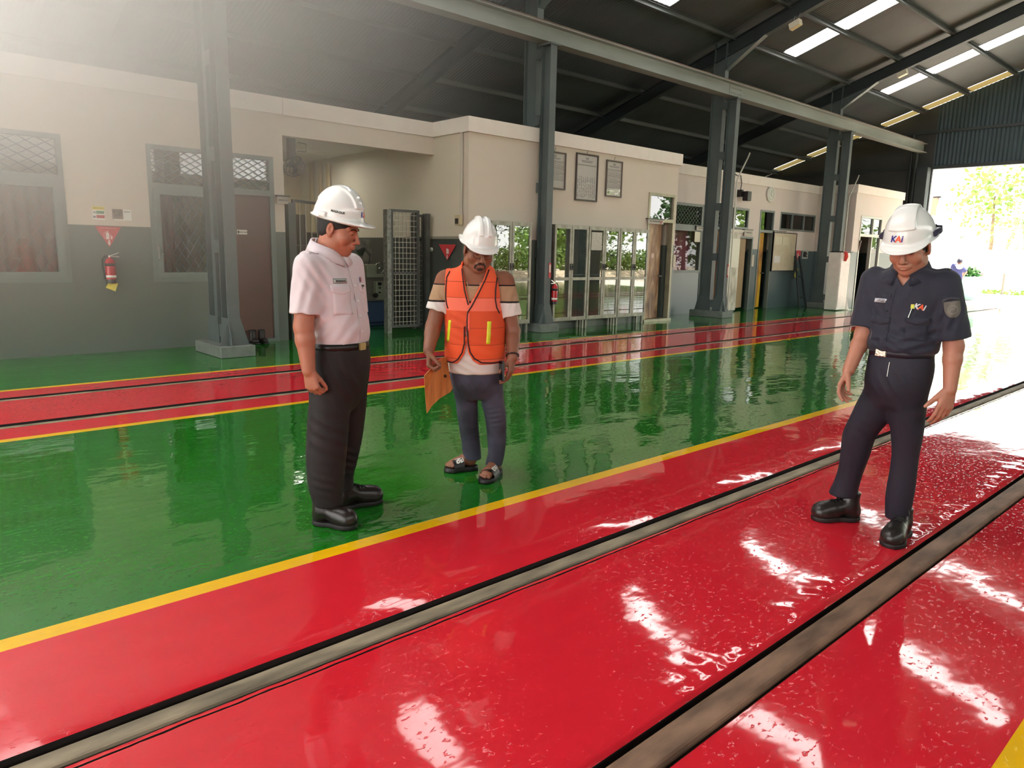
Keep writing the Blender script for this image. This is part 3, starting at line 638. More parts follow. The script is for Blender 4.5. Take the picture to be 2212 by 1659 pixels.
board_x('caption', X1+.001, 2.70, 2.91, 1.73, 1.872, .001, M_paper, parent=t); board_x('picture', X1+.002, 2.68, 2.808, 1.744, 1.872, .002, mat('dim_picture', (120, 104, 92), .5, var=.7, vscale=26, detail=6), parent=t)
m = MB().box(X1+.002, X1+.003, 2.82, 2.895, 1.838, 1.846); m.build('lettering', M_ink, t)
def extinguisher_icon(mb, X, y, z, s):
    mb.prism([(y-.020*s, z), (y+.022*s, z), (y+.022*s, z+.075*s), (y+.012*s, z+.09*s), (y-.008*s, z+.09*s), (y-.02*s, z+.075*s)], 'x', X, X+.0008)
    mb.prism([(y-.006*s, z+.09*s), (y+.004*s, z+.09*s), (y+.006*s, z+.104*s), (y+.026*s, z+.115*s), (y-.002*s, z+.110*s)], 'x', X, X+.0008)
    pts = [(X+.0008, y-.006*s, z+.1*s), (X+.0008, y-.03*s, z+.095*s), (X+.0008, y-.044*s, z+.07*s), (X+.0008, y-.042*s, z+.03*s), (X+.0008, y-.03*s, z+.008*s)]
    mb.tube(pts, .0022*s, 5)
    mb.prism([(y+.034*s, z), (y+.05*s, z+.0*s), (y+.062*s, z+.022*s), (y+.055*s, z+.05*s), (y+.046*s, z+.035*s), (y+.04*s, z+.075*s), (y+.034*s, z+.04*s), (y+.038*s, z+.02*s)], 'x', X, X+.0008)
t = thing('fire_sign', 'red triangular fire extinguisher sign on the left wall', 'sign', (X1, 2.62, 1.38))
MB().prism([(2.465, 1.645), (2.62, 1.378), (2.775, 1.645)], 'x', X1+.001, X1+.004).build('board', mat('sign_red', (196, 62, 66), .4), t)
m = MB(); extinguisher_icon(m, X1+.0042, 2.605, 1.48, .98); m.prism([(2.608, 1.470), (2.63, 1.470), (2.63, 1.435), (2.64, 1.435), (2.619, 1.398), (2.598, 1.435), (2.608, 1.435)], 'x', X1+.004, X1+.005)
put_text(m, 'ALAT PEMADAM API', .021, (X1+.0052, 2.62, 1.622), (0, 1, 0), (0, 0, 1)); m.build('symbols', M_white, t)
def extinguisher(X, y, zb, label, h=.34, r=.06, card=True, flip=1, band=M_ink):
    """flip: which way the squeeze handle points along y"""
    t = thing('fire_extinguisher', label, 'fire extinguisher', (X, y, zb), 0); xc = X+r+.02
    MB().lathe([(0, zb), (r*.96, zb), (r, zb+.01), (r, zb+h*.72), (r*.9, zb+h*.80), (r*.6, zb+h*.87), (.018, zb+h*.9), (.018, zb+h*.94), (0, zb+h*.94)], (xc, y, 0)).build('cylinder', M_red, t)
    MB().lathe([(r*1.01, zb), (r*1.02, zb+.05), (r*1.0, zb+.052)], (xc, y, 0)).build('base_ring', M_black, t)
    m = MB(); m.lathe([(r*1.004, zb+h*.20), (r*1.008, zb+h*.2), (r*1.008, zb+h*.29), (r*1.004, zb+h*.29)], (xc, y, 0)); m.build('paper_label', M_paper, t)
    m = MB(); m.lathe([(r*1.004, zb+h*.62), (r*1.009, zb+h*.62), (r*1.009, zb+h*.72), (r*1.004, zb+h*.72)], (xc, y, 0)); m.build('brand_band', band, t)
    m = MB(); m.cyl((xc, y, zb+h*.9), (xc, y, zb+h*1.0), .014, n=10); m.bar((xc, y, zb+h*.98), (xc+.01, y+flip*.11, zb+h*1.10), .014, .012); m.bar((xc, y, zb+h*.97), (xc+.01, y+flip*.11, zb+h*.95), .014, .01); m.build('valve', M_chrome, t)
    m = MB(); pts = [(xc, y-flip*.01, zb+h*.97), (xc, y-flip*.05, zb+h*.98), (xc, y-flip*.085, zb+h*.85), (xc+.01, y-flip*.09, zb+h*.6), (xc+.01, y-flip*.075, zb+h*.35), (xc, y-flip*.066, zb+h*.15)]; m.tube(pts, [.009]*4+[.011, .014], 8); m.build('hose', M_black, t)
    MB().box(X, X+.03, y-.02, y+.02, zb+h*.5, zb+h*.62).build('wall_bracket', M_black, t)
    if card:
        m = MB().quad((xc+.01, y-.075, zb-.055), (xc+.02, y+.035, zb-.105), (xc+.02, y+.075, zb-.0), (xc-.01, y-.035, zb+.005)); m.build('inspection_card', mat('card_yellow', (222, 206, 84), .6), t, fix=False)
    return t
e1 = extinguisher(X1, 2.59, .915, 'red fire extinguisher with a yellow card on the left office wall', .36, .062)
t = thing('hanging_sign', 'small grey sign on the post between the brown door and the workshop', 'sign', (X1, 5.05, 2.1)); ya, za = onx(598, 424, X1+.06); yb, zb = onx(622, 441, X1+.06)
board_x('board', X1+.055, ya, yb, zb, za, .012, mat('sign_grey', (176, 172, 158), .5), parent=t); MB().box(X1+.04, X1+.08, ya-.01, yb+.03, za, za+.018).build('top_rail', M_black, t)
m = MB(); put_text(m, '1  MESIN CNC', .030, (X1+.0675, (ya+yb)/2, (za+zb)/2), (0, 1, 0), (0, 0, 1), bold=.001); m.build('lettering', M_ink, t)
# boots standing at the brown door
for i, px in enumerate((546, 563)):
    x, y = onz(px, 733); x = -10.62
    t = thing('boot', ['black boot at the brown door, the one nearer the steel column', 'black boot at the brown door, the one nearer the workshop'][i], 'boot', (x, 4.44+.14*i, 0), 0, 'boots left at the brown door')
    MB().lathe([(0, .01), (.052, .012), (.055, .06), (.047, .12), (.05, .2), (.044, .2), (.04, .13), (0, .12)], (0, 0, 0), n=16).ball((.09, 0, .045), (.10, .045, .04)).build('upper', mat('boot_rubber', (42, 36, 33), .45), t, world=False)
    MB().box(-.055, .185, -.042, .042, 0, .022).build('sole', M_black, t, world=False, bevel=.008)

# ================================================================== workshop bay
t = thing('wall_fan', 'black fan hung from the workshop ceiling', 'fan', (-12.2, 6.1, 3.3)); fy, fz = onx(630, 358, -12.2)
MB().box(-12.25, -12.15, fy-.06, fy+.06, fz+.1, 3.3).build('mount', M_black, t)
m = MB(); C = Vector((-12.1, fy, fz-.02)); ax = Vector((.75, .05, -.62)).normalized(); u = ax.orthogonal().normalized(); v = ax.cross(u)
for rr, o in ((.20, 0), (.17, .05), (.12, .075), (.17, -.05), (.06, .085)): m.tube([C+ax*o+(u*cos(a)+v*sin(a))*rr for a in [2*pi*i/28 for i in range(29)]], .005, 5, False)
for i in range(20): a = 2*pi*i/20; d = u*cos(a)+v*sin(a); m.tube([C+ax*.09, C+ax*.06+d*.15, C+d*.2, C-ax*.055+d*.15, C-ax*.06], .003, 4, False)
m.build('cage', M_black, t)
m = MB()
for i in range(3):
    a = 2*pi*i/3; d = u*cos(a)+v*sin(a); e = u*-sin(a)+v*cos(a); m.quad(C+d*.03-e*.02, C+d*.16-e*.06+ax*.02, C+d*.16+e*.05-ax*.02, C+d*.03+e*.02)
m.cyl(C-ax*.12, C+ax*.03, .045, .03); m.build('blades', mat('fan_grey', (70, 70, 68), .4), t)
MB().tube([(-12.1, fy+.08, 3.2), (-12.05, fy+.2, 3.18), (-12.05, fy+.2, 3.05), (-12.1, fy+.05, 3.05)], .006, 6).build('pull_cord', M_black, t)
for i, (px, pb) in enumerate(((672, 20), (692, 10), (709, 18))):
    x, z = ony(px, 352, 7.80); w = (.10, .05, .09)[i]
    o = MB().box(x-w/2, x+w/2, 7.76, 7.82, 1.67, z).build('conduit', mat('conduit_paint', (196, 178, 140), .6)); tag(o, 'vertical cable duct on the workshop wall, %s from the fan' % ('nearest', 'second', 'farthest')[i], 'duct', 'cable ducts on the workshop wall')
o = MB().box(*[c for c in (-9.93, -9.88)], 7.80, 7.825, 2.0, 3.36).build('conduit', mat('conduit_white', (204, 198, 184), .6)); tag(o, 'pale cable duct running down the side wall to the switch box', 'duct')
t = thing('switch_box', 'cream switch box on the side wall above the helmet of the man in the vest', 'box', (-9.95, 7.82, 1.9)); MB().box(-10.02, -9.86, 7.77, 7.825, 1.86, 2.03).build('case', mat('switch_cream', (198, 184, 150), .5), t, bevel=.006); MB().box(-10.0, -9.915, 7.762, 7.772, 1.88, 1.97).build('breaker', mat('switch_dark', (58, 52, 46), .4), t)
x0, z0 = ony(948, 528, 7.82); x1, z1 = ony(985, 528, 7.82)
t = thing('fire_sign', 'dark red triangular sign in the shade beside the man in the vest', 'sign', ((x0+x1)/2, 7.83, z0-.3)); MB().prism([(x0, z0), ((x0+x1)/2, z0-.27), (x1, z0)], 'y', 7.818, 7.824).build('board', mat('sign_red', (196, 62, 66), .4), t)
m = MB(); cx = (x0+x1)/2; m.box(cx-.02, cx+.015, 7.816, 7.818, z0-.16, z0-.07); m.box(cx+.028, cx+.045, 7.816, 7.818, z0-.16, z0-.08); m.box(cx-.01, cx+.01, 7.816, 7.818, z0-.24, z0-.18); m.build('symbols', M_white, t)
x0, z0 = ony(932, 539, 7.82); tag(MB().lathe([(0, .03), (.03, .028), (.04, 0)], (0, 0, 0), 'y').build('wall_socket', mat('socket_white', (196, 194, 186), .4)), 'round pale wall socket low on the workshop side wall', 'socket'); bpy.data.objects['wall_socket'].location = (x0, 7.825, z0); bpy.data.objects['wall_socket'].scale = (1, -1, 1)
# unseen fill lamp added deep in the bay to brighten the workshop
t = thing('fill_lamp', 'added fill lamp on the workshop ceiling, out of sight behind the front beam', 'lamp', (-13.6, 6.6, 3.25)); MB().box(-13.65, -13.55, 5.9, 7.3, 3.24, 3.3).build('housing', M_white, t)
ld = bpy.data.lights.new('workshop_fill', 'AREA'); ld.shape = 'RECTANGLE'; ld.size = 1.3; ld.size_y = .06; ld.energy = 24; ld.color = (1.0, .96, .86); lo_ = bpy.data.objects.new('workshop_fill', ld); COL.objects.link(lo_); lo_.location = (-13.6, 6.6, 3.22); lo_.rotation_euler = (0, 0, radians(90))
# sliding mesh gate at the mouth of the bay
M_gate = mat('gate_steel', (78, 80, 76), .5, metal=.2, var=.15)
def wire_grid(mb, p0, ey, w, z0, z1, ny, nz, r=.0045):
    p0 = Vector(p0); ey = Vector(ey)
    for i in range(ny+1): q = p0+ey*(w*i/ny); mb.bar((q.x, q.y, z0), (q.x, q.y, z1), 2*r, 2*r)
    for j in range(nz+1): z = z0+(z1-z0)*j/nz; mb.bar((p0.x, p0.y, z), tuple(p0+ey*w)[:2]+(z,), 2*r, 2*r)
def gate_leaf(parent, p, dir_, w, z0, z1, ny, nz, name='gate_leaf', wires=True):
    p = Vector(p); d = Vector(dir_).normalized(); e = p+d*w; m = MB()
    for q in (p, e): m.bar((q.x, q.y, z0), (q.x, q.y, z1), .045, .045)
    for z in (z0+.02, (z0+z1)*.47, z1-.02): m.bar((p.x, p.y, z), (e.x, e.y, z), .04, .04)
    o = m.build(name, M_gate, parent); g = MB(); wire_grid(g, p, d, w, z0, z1, ny, nz); g.build('wire_mesh', mat('wire_steel', (150, 148, 136), .4, metal=.5), o); return o
t = thing('mesh_gate', 'tall wire mesh gate standing open between the two men', 'gate', (-10.72, 7.2, 0))
MB().box(-10.78, -10.66, 6.84, 6.92, 0, 2.09).build('post', mat('worn_post', (112, 114, 108), .4, metal=.4, var=.4, vscale=20), t)
gate_leaf(t, (-10.70, 6.95, 0), (.12, 1, 0), .50, .10, 2.10, 7, 22)
MB().box(-10.78, -10.68, 7.42, 7.44, .05, 2.06).box(-10.8, -10.68, 7.66, 7.74, 0, 2.06).build('post', M_gate, t)
gate_leaf(t, (-10.80, 7.45, 0), (0, 1, 0), .22, .1, 2.04, 3, 22)
MB().lathe([(0, 0), (.035, 0), (.035, .02), (0, .02)], (-10.68, 7.42, 1.62), 'x').lathe([(0, 0), (.035, 0), (.035, .02), (0, .02)], (-10.68, 7.52, 1.62), 'x').lathe([(0, 0), (.02, 0), (.02, .02), (0, .02)], (-10.68, 7.46, 1.54), 'x').build('padlock', M_black, t)
t = thing('mesh_gate', 'wire mesh gate folded back behind the man in the white shirt', 'gate', (-10.8, 5.4, 0)); MB().box(-10.86, -10.72, 5.12, 5.24, 0, 2.1).build('post', M_gate, t); gate_leaf(t, (-10.86, 5.27, 0), (-.55, 1, 0), .95, .08, 2.16, 6, 3)
# lathe with its blue stand, seen past the white shirt
XL = -11.9
def LY(px): return onx(px, 600, XL)[0]
def LZ(py): return onx(790, py, XL)[1]
t = thing('lathe', 'grey green metal lathe on a blue stand in the workshop', 'machine', (XL, LY(790), 0))
M_lathe = mat('lathe_green', (126, 132, 112), .45, var=.1); M_blue = mat('stand_blue', (52, 70, 96), .45)
zb = LZ(648); MB().box(XL-.35, XL, LY(735), LY(838), .06, zb-.02).box(XL-.32, XL-.03, LY(742), LY(832), 0, .06).build('stand', M_blue, t, bevel=.02)
m = MB(); m.box(XL-.30, XL-.02, LY(700), LY(840), zb+.02, zb+.09); m.box(XL-.36, XL+.04, LY(690), LY(845), zb-.02, zb+.02); m.box(XL-.26, XL-.20, LY(700), LY(840), LZ(602), LZ(598)); m.box(XL-.12, XL-.06, LY(700), LY(840), LZ(602), LZ(598)); m.box(XL-.24, XL-.08, LY(700), LY(840), zb+.09, LZ(602)); m.build('bed', mat('lathe_grey', (112, 110, 98), .4, metal=.3), t)
m = MB(); m.box(XL-.28, XL-.04, LY(796), LY(817), LZ(593), LZ(571)); m.cyl((XL-.16, LY(796)-.06, LZ(577)), (XL-.16, LY(796), LZ(577)), .02); m.box(XL-.28, XL-.02, LY(794), LY(830), LZ(600), LZ(592)); m.box(XL-.26, XL-.06, LY(808), LY(817), LZ(600), LZ(575)); m.build('tailstock', M_lathe, t, bevel=.008)
m = MB(); c = Vector((XL-.10, LY(826), LZ(580))); m.tube([c+Vector((.0, .10*cos(a), .10*sin(a))) for a in [2*pi*i/24 for i in range(25)]], .011, 8, False)
for a in (0, 2.1, 4.2): m.bar(c, c+Vector((0, .1*cos(a), .1*sin(a))), .015, .015)
m.ball(c, .025); m.build('handwheel', M_chrome, t)
m = MB(); m.box(XL-.06, XL+.06, LY(809), LY(840), zb, LZ(608)); m.build('carriage', M_lathe, t, bevel=.01)
for px, py, r in ((815, 613, .03), (815, 622, .014), (815, 632, .014), (806, 638, .045)): MB().cyl((XL+.06, LY(px), LZ(py)), (XL+.10, LY(px), LZ(py)), r, n=14).build('knob', M_black, t)
m = MB(); m.box(XL-.55, XL-.53, LY(742), LY(836), LZ(566), LZ(516)); m.build('splash_guard', mat('splash_sheet', (150, 150, 138), .35, metal=.5, var=.4, vscale=7), t)
MB().box(XL+.001, XL+.004, LY(776), LY(792), LZ(664), LZ(656)).build('maker_plate', mat('plate_blue', (110, 140, 170), .4), t)
t = thing('work_lamp', 'black jointed work lamp over the lathe', 'lamp', (XL-.1, LY(800), LZ(571)))
a, b, c = Vector((XL-.1, LY(803), LZ(571))), Vector((XL-.1, LY(806), LZ(553))), Vector((XL-.1, LY(793), LZ(537)))
MB().cyl(a, b, .008, n=8).bar(b, c, .012, .012).bar(b+Vector((0, .03, .01)), c+Vector((0, .03, .01)), .008, .008).build('arm', M_black, t); d = Vector((0, -.8, -.7)).normalized(); MB().tube([c-d*.02, c+d*.02, c+d*.12], [.02, .05, .075], 16).build('lamp_shade', mat('lamp_black', (30, 30, 28), .35), t)
# dark cupboards behind the folded gate
xa, za = ony(655, 450, 7.3)
for (pa, pb, zt, l, Xc) in ((641, 662, 2.02, 'tall grey cupboard behind the folded gate', -12.6), (664, 692, 1.72, 'dark cupboard at the back of the workshop, right of the grey one', -13.0)):
    ya, yb = onx(pa, 500, Xc)[0], onx(pb, 500, Xc)[0]; t = thing('cupboard', l, 'cupboard', (Xc, (ya+yb)/2, 0)); MB().box(Xc-.4, Xc, ya, yb, 0, zt).build('body', mat('cupboard_paint', (104, 98, 84), .5, var=.1), t, bevel=.006); MB().box(Xc, Xc+.015, ya+.015, yb-.015, .08, zt*.62).box(Xc, Xc+.015, ya+.015, yb-.015, zt*.64, zt-.02).build('door', mat('cupboard_paint', (104, 98, 84)), t, bevel=.004)
    MB().box(Xc+.015, Xc+.03, yb-.06, yb-.04, 1.2, 1.32).build('handle', M_chrome, t)

# ================================================================== tool cabinets against the second block
M_cglass = glass('cabinet_glass', (.80, .82, .80), 3.0); M_ply = mat('plywood_back', (148, 120, 84), .7, var=.2, vscale=3, stretch=(1, 4, .4))
XC = -9.50
def tool_cabinet(ya, yb, label, open_right=False):
    t = thing('tool_cabinet', label, 'cabinet', (-9.62, (ya+yb)/2, 0), 0, 'glass fronted tool cabinets'); zb, zt = .17, 1.945; xb = X2+.005
    m = MB(); m.box(xb, XC-.03, ya, ya+.015, zb, zt); m.box(xb, XC-.03, yb-.015, yb, zb, zt); m.box(xb, XC-.03, ya, yb, zt-.02, zt); m.box(xb, XC-.03, ya, yb, zb, zb+.02); m.box(xb, XC-.04, ya, yb, 1.02, 1.035); m.build('body', M_alu, t)
    MB().box(xb, xb+.012, ya+.015, yb-.015, zb+.02, zt-.02).build('back_board', M_ply, t)
    for y in (ya+.02, yb-.06):
        for x in (xb+.02, XC-.08): MB().box(x, x+.04, y, y+.04, 0, zb).build('leg', M_alu, t)
    ym = (ya+yb)/2
    for k, (a, b) in enumerate(((ya+.004, ym-.004), (ym+.004, yb-.004))):
        d = MB(); x0, x1 = XC-.03, XC
        f = .05; d.box(x0, x1, a, a+f, zb, zt); d.box(x0, x1, b-f, b, zb, zt); d.box(x0, x1, a+f, b-f, zt-.07, zt); d.box(x0, x1, a+f, b-f, zb, zb+.07); d.box(x0, x1, a+f, b-f, .93, .985)
        do = d.build('door', M_alu, t, bevel=.002)
        MB().box(x0+.012, x0+.017, a+f, b-f, zb+.07, .93).box(x0+.012, x0+.017, a+f, b-f, .985, zt-.07).build('glass', M_cglass, do)
        yk = b-.025 if k == 0 else a+.025
        MB().box(XC, XC+.012, yk-.01, yk+.01, 1.12, 1.24).ball((XC+.02, yk, 1.18), .012).build('latch', M_black, do)
    return t
CAB = [(8.16, 9.10), (9.68, 10.605), (10.615, 11.54), (11.55, 12.47)]
cl = ['glass fronted tool cabinet left of the second column, behind the man in the vest', 'glass fronted tool cabinet just right of the second steel column', 'glass fronted tool cabinet in the middle of the row of three', 'glass fronted tool cabinet nearest the rusty door']
for (a, b), l in zip(CAB, cl): tool_cabinet(a, b, l)
def spanner(y, zt, L, label):
    x = X2+.03; m = MB(); m.box(x, x+.008, y-.009, y+.009, zt-L+.03, zt-.03)
    for z, s in ((zt-.02, 1), (zt-L+.02, -1)):
        m.prism([(y-.022, z-.02*s), (y+.022, z-.02*s), (y+.026, z+.012*s), (y+.012, z+.026*s), (y+.008, z+.004*s), (y-.008, z+.004*s), (y-.012, z+.026*s), (y-.026, z+.012*s)], 'x', x-.002, x+.01)
    o = m.build('spanner', mat('spanner_steel', (190, 186, 172), .3, metal=.8)); o['label'] = label; o['category'] = 'spanner'; o['group'] = 'spanners hung in the tool cabinets'; return o
sl = 'long steel spanner hung on the board in the cabinet left of the column'
for i, (y, zt, L) in enumerate(((8.24, 1.84, .40), (8.31, 1.84, .42), (8.39, 1.84, .42), (8.47, 1.84, .36), (8.26, 1.44, .32), (8.38, 1.43, .36), (8.49, 1.44, .30))):
    spanner(y, zt, L, ('upper row, ' if zt > 1.6 else 'lower row, ')+('first', 'second', 'third', 'last', 'first', 'second', 'last')[i]+' spanner in the cabinet left of the column')
for i in range(4): spanner(9.77+.075*i, 1.50, .26, 'spanner hung in the cabinet right of the column, %s in its row' % ('first', 'second', 'third', 'last')[i])
for i in range(5): spanner(11.62+.072*i, 1.66, .30, 'spanner hung in the cabinet nearest the rusty door, %s in its row' % ('first', 'second', 'third', 'fourth', 'last')[i])
o = MB().box(X2+.03, X2+.20, 11.66, 11.93, .20, .40).build('red_case', mat('red_case', (176, 40, 50), .5), bevel=.01); tag(o, 'red case at the bottom of the cabinet nearest the rusty door', 'case')
# sheet of film stuck on a cabinet door
tag(MB().box(XC+.001, XC+.004, 10.68, 10.98, 1.50, 1.84).build('film_pocket', mat('clear_film', (176, 172, 160), .15, bump=.006, bscale=16), fix=False), 'clear plastic pocket on the glass of the middle cabinet', 'pocket')

# framed certificates
def certificate(pts, label, dark, rows, big=False):
    y0, y1, z0, z1 = hole(X2+.03, pts); t = thing('framed_certificate', label, 'frame', (X2, (y0+y1)/2, z0), 0, 'framed notices on the office wall'); m = MB(); f = .028
    a, b = X2+.005, X2+.035
    m.box(a, b, y0, y0+f, z0, z1); m.box(a, b, y1-f, y1, z0, z1); m.box(a, b, y0+f, y1-f, z1-f, z1); m.box(a, b, y0+f, y1-f, z0, z0+f); m.build('picture_frame', dark, t, bevel=.004)
    p = MB().box(a, a+.008, y0+f, y1-f, z0+f, z1-f).build('paper_sheet', mat('certificate_paper', (206, 204, 196), .6), t)
    m = MB(); x = a+.0085; iy0, iy1, iz0, iz1 = y0+f+.02, y1-f-.02, z0+f+.02, z1-f-.02; H = iz1-iz0; rnd = random.Random(int(y0*100))
    cy = (iy0+iy1)/2; put_text(m, 'KAI', .05, (x, cy, iz1-.05*H), (0, 1, 0), (0, 0, 1), bold=.002, shear=.2)
    for k in range(2): m.box(x, x+.0005, cy-.16+.02*k, cy+.16-.02*k, iz1-(.11+.03*k)*H, iz1-(.10+.03*k)*H)
    if not big:
        for k in range(rows): z = iz1-(.2+.62*k/rows)*H; m.box(x, x+.0005, iy0, iy1-rnd.uniform(0, .25)*(iy1-iy0)*(k % 4 == 3), z-.006*H, z)
        m.box(x, x+.0005, iy0+.02, iy0+.07, iz0+.03*H, iz0+.09*H)
    else:
        for k in range(3): m.box(x, x+.0005, iy0, iy1, iz1-(.2+.012*k)*H, iz1-(.197+.012*k)*H)
        for c in range(10):
            for k in range(26): 
                if rnd.random() < .8: yy = iy0+(iy1-iy0)*(c+.15)/10; z = iz0+.52*H-k*.0195*H; m.box(x, x+.0005, yy, yy+.055*rnd.uniform(.5, 1)*(iy1-iy0), z-.008*H, z)
    m.build('printed_text', mat('faded_ink', (112, 110, 104), .7), p)
    if not big: MB().box(a+.004, a+.0095, iy1-.012, iy1-.006, iz0, iz1).box(a+.004, a+.0095, iy0, iy1, iz0, iz0+.005).build('mount_line', mat('pink_line', (206, 160, 140), .6), p)
    MB().box(a+.014, a+.017, y0+f, y1-f, z0+f, z1-f).build('glass', glass('picture_glass', (1, 1, 1), .9), t)
    MB().tube([(a+.01, cy-.02, z1), (a+.02, cy, z1+.05), (a+.0, cy+.03, z1+.07)], .004, 5).build('hook', M_black, t)
certificate([(1176, 324), (1224, 330), (1222, 412), (1173, 405)], 'framed certificate half behind the second steel column', mat('frame_brown', (98, 86, 78), .35), 22)
certificate([(1246, 329), (1294, 336), (1290, 437), (1243, 432)], 'largest framed notice, a table of figures in a dark frame', mat('frame_dark', (70, 60, 52), .35, var=.3, vscale=14), 26, True)
certificate([(1313, 344), (1348, 350), (1341, 428), (1307, 423)], 'framed certificate nearest the rusty door', mat('frame_brown', (98, 86, 78), .35), 22)
def sign_board(X, y0, y1, z0, z1, txt, label, col=(182, 178, 164), red=True, sz=.05):
    t = thing('door_sign', label, 'sign', (X, (y0+y1)/2, z0), 0, 'room signs over the doors'); MB().box(X+.03, X+.045, y0, y1, z0, z1).build('board', mat('door_sign_grey', col, .5), t); MB().box(X+.0, X+.06, y0-.03, y1+.01, z1, z1+.016).build('top_rail', M_black, t)
    m = MB(); put_text(m, txt, sz, (X+.0455, (y0+y1)/2, (z0*.45+z1*.55)), (0, 1, 0), (0, 0, 1), bold=.0015); m.build('lettering', M_ink, t)
    if red: MB().prism([(y1-.14, z0+.015), (y1-.03, z0+.075), (y1-.035, z0+.055), (y1-.1, z0+.012)], 'x', X+.045, X+.0458).build('swoosh', M_redink, t)
y, z = onx(1399, 473, X2+.03); y2, z2 = onx(1432, 485, X2+.03); sign_board(X2, y, y2, z2, z, 'R.2  RUANG BUBUT', 'grey room sign above the rusty door in the stepped wall', sz=.046)
y, z = onx(1504, 489, X3+.03); y2, z2 = onx(1530, 499, X3+.03); sign_board(X3, y, y2, z2, z, 'R.3  GUDANG', 'grey room sign left of the third column, behind it', sz=.05)
y, z = onx(1604, 545, X3+.03); y2, z2 = onx(1621, 551.5, X3+.03); z = onx(1604, 496, X3+.03)[1]; sign_board(X3, y, y2, z-.16, z, 'R.4 MUSHOLA', 'grey room sign right of the third column', sz=.05, red=False)
y = onx(1672, 500, X3+.03)[0]; y2, z = onx(1697, 501, X3+.03); sign_board(X3, y, y2, z-.16, z, 'R.5  ADMINISTRASI', 'dark room sign over the yellow stained door', col=(112, 116, 112), sz=.06, red=False)
tag(board_x('switch_plate', X2+.001, dY1+.05, dY1+.14, 1.18, 1.45, .015, mat('switch_white', (208, 196, 176), .5)), 'cream switch plate right of the rusty door', 'switch')
# extinguisher and small red sign on the second column
x = -9.46; yc = 9.62
t = extinguisher(-9.52, 9.66, .50, 'red fire extinguisher hung on the second steel column', .40, .055, card=False, flip=-1)
t = thing('fire_sign', 'small red sign strip above the extinguisher on the second column', 'sign', (-9.5, 9.57, 1.0)); MB().box(-9.455, -9.45, 9.50, 9.555, .98, 1.25).build('board', mat('sign_red', (196, 62, 66)), t); MB().box(-9.45, -9.449, 9.508, 9.548, 1.08, 1.22).build('symbols', M_white, t)
# ================================================================== third block
t = thing('metal_sheet_cabinet', 'pale bare metal locker between the third column and the tan door', 'locker', (X3+.2, 17, 0)); ya, yb = oy(1570, 560, X3+.25), oy(1596, 560, X3+.25)
MB().box(X3+.01, X3+.25, ya, yb, .03, 2.0).build('body', M_pale, t, bevel=.008); MB().box(X3+.25, X3+.262, ya+.03, yb-.02, 1.16, 1.9).build('upper_door', mat('pale_door', (190, 188, 172), .4, metal=.2), t); MB().box(X3+.25, X3+.262, ya+.03, yb-.02, .08, 1.12).build('lower_door', M_pale, t)
t = thing('tube_light', 'short tube light fixed over the pale locker', 'lamp', (X3, 17, 2)); ya, z = onx(1562, 497, X3+.2); yb = onx(1606, 500, X3+.2)[0]; MB().box(X3+.0, X3+.22, ya+.1, ya+.14, z-.02, z+.02).build('bracket', M_alu, t); MB().box(X3+.17, X3+.23, ya, yb, z-.01, z+.03).build('housing', mat('tube_housing', (206, 202, 184), .4), t); MB().cyl((X3+.2, ya+.03, z-.025), (X3+.2, yb-.03, z-.025), .016).build('tube', mat('tube_glass', (232, 230, 220), .2), t)
y, z = onx(1663, 420, X3); t = thing('wall_clock', 'round white wall clock high on the far office wall', 'clock', (X3, y, z)); MB().lathe([(0, .01), (.17, .01), (.17, 0), (0, 0)], (X3+.02, y, z), 'x', 32).build('dial', mat('clock_dial', (206, 214, 200), .5), t); MB().lathe([(.165, 0), (.20, 0), (.21, .025), (.20, .055), (.17, .05), (.165, .0)], (X3+.0, y, z), 'x', 32).build('rim', mat('clock_rim', (228, 226, 216), .4), t)
m = MB(); m.bar((X3+.034, y, z), (X3+.034, y+.06, z-.06), .01, .003, (1, 0, 0)); m.bar((X3+.036, y, z), (X3+.036, y+.03, z+.11), .007, .003, (1, 0, 0)); m.build('hands', M_ink, t)
y, z = onx(1606, 424, X3+.1); t = thing('wall_speaker', 'small black speaker with a dangling cable on the far office wall', 'speaker', (X3, y, z)); MB().box(X3+.12, X3+.28, y-.09, y+.10, z-.12, z+.12).build('case', M_black, t, bevel=.01); MB().box(X3, X3+.13, y-.16, y-.06, z-.02, z+.16).build('bracket', M_black, t)
MB().tube([(X3+.06, y-.1, z+.16), (X3+.05, y-.05, z+.34), (X3+.05, y-.12, z+.52), (X3+.06, y-.3, z+.5), (X3+.06, y-.62, z+.60)], .012, 6).build('cable', M_black, t)
# notice board
ya, za = onx(1676, 501, X3+.1); yb, zb_ = onx(1718, 586, X3+.1); t = thing('notice_board', 'cream notice board with papers, right of the yellow stained door', 'board', (X3, (ya+yb)/2, 1)); zt = za; MB().box(X3+.01, X3+.05, ya, yb, zb_, zt).build('panel', mat('board_cream', (206, 194, 164), .35, var=.08), t)
m = MB(); frame_x(m, X3+.055, ya, yb, zb_, zt, .022, d=.045, off=.005); m.build('frame', M_black, t)
pp = [(.06, .36, .80, .99, 'left'), (.38, .68, .80, .985, 'right')]
for a, b, c, d, w_ in pp:
    f = MB().box(X3+.051, X3+.056, ya+a*(yb-ya), ya+b*(yb-ya), zb_+(c-.12)*(zt-zb_), zb_+(d-.1)*(zt-zb_)); o = f.build('notice_sheet', mat('glossy_sheet', (214, 206, 176))); tag(o, 'glossy sheet pinned on the cream notice board, %s of the pair at the top' % w_, 'notice', 'sheets on the notice board')
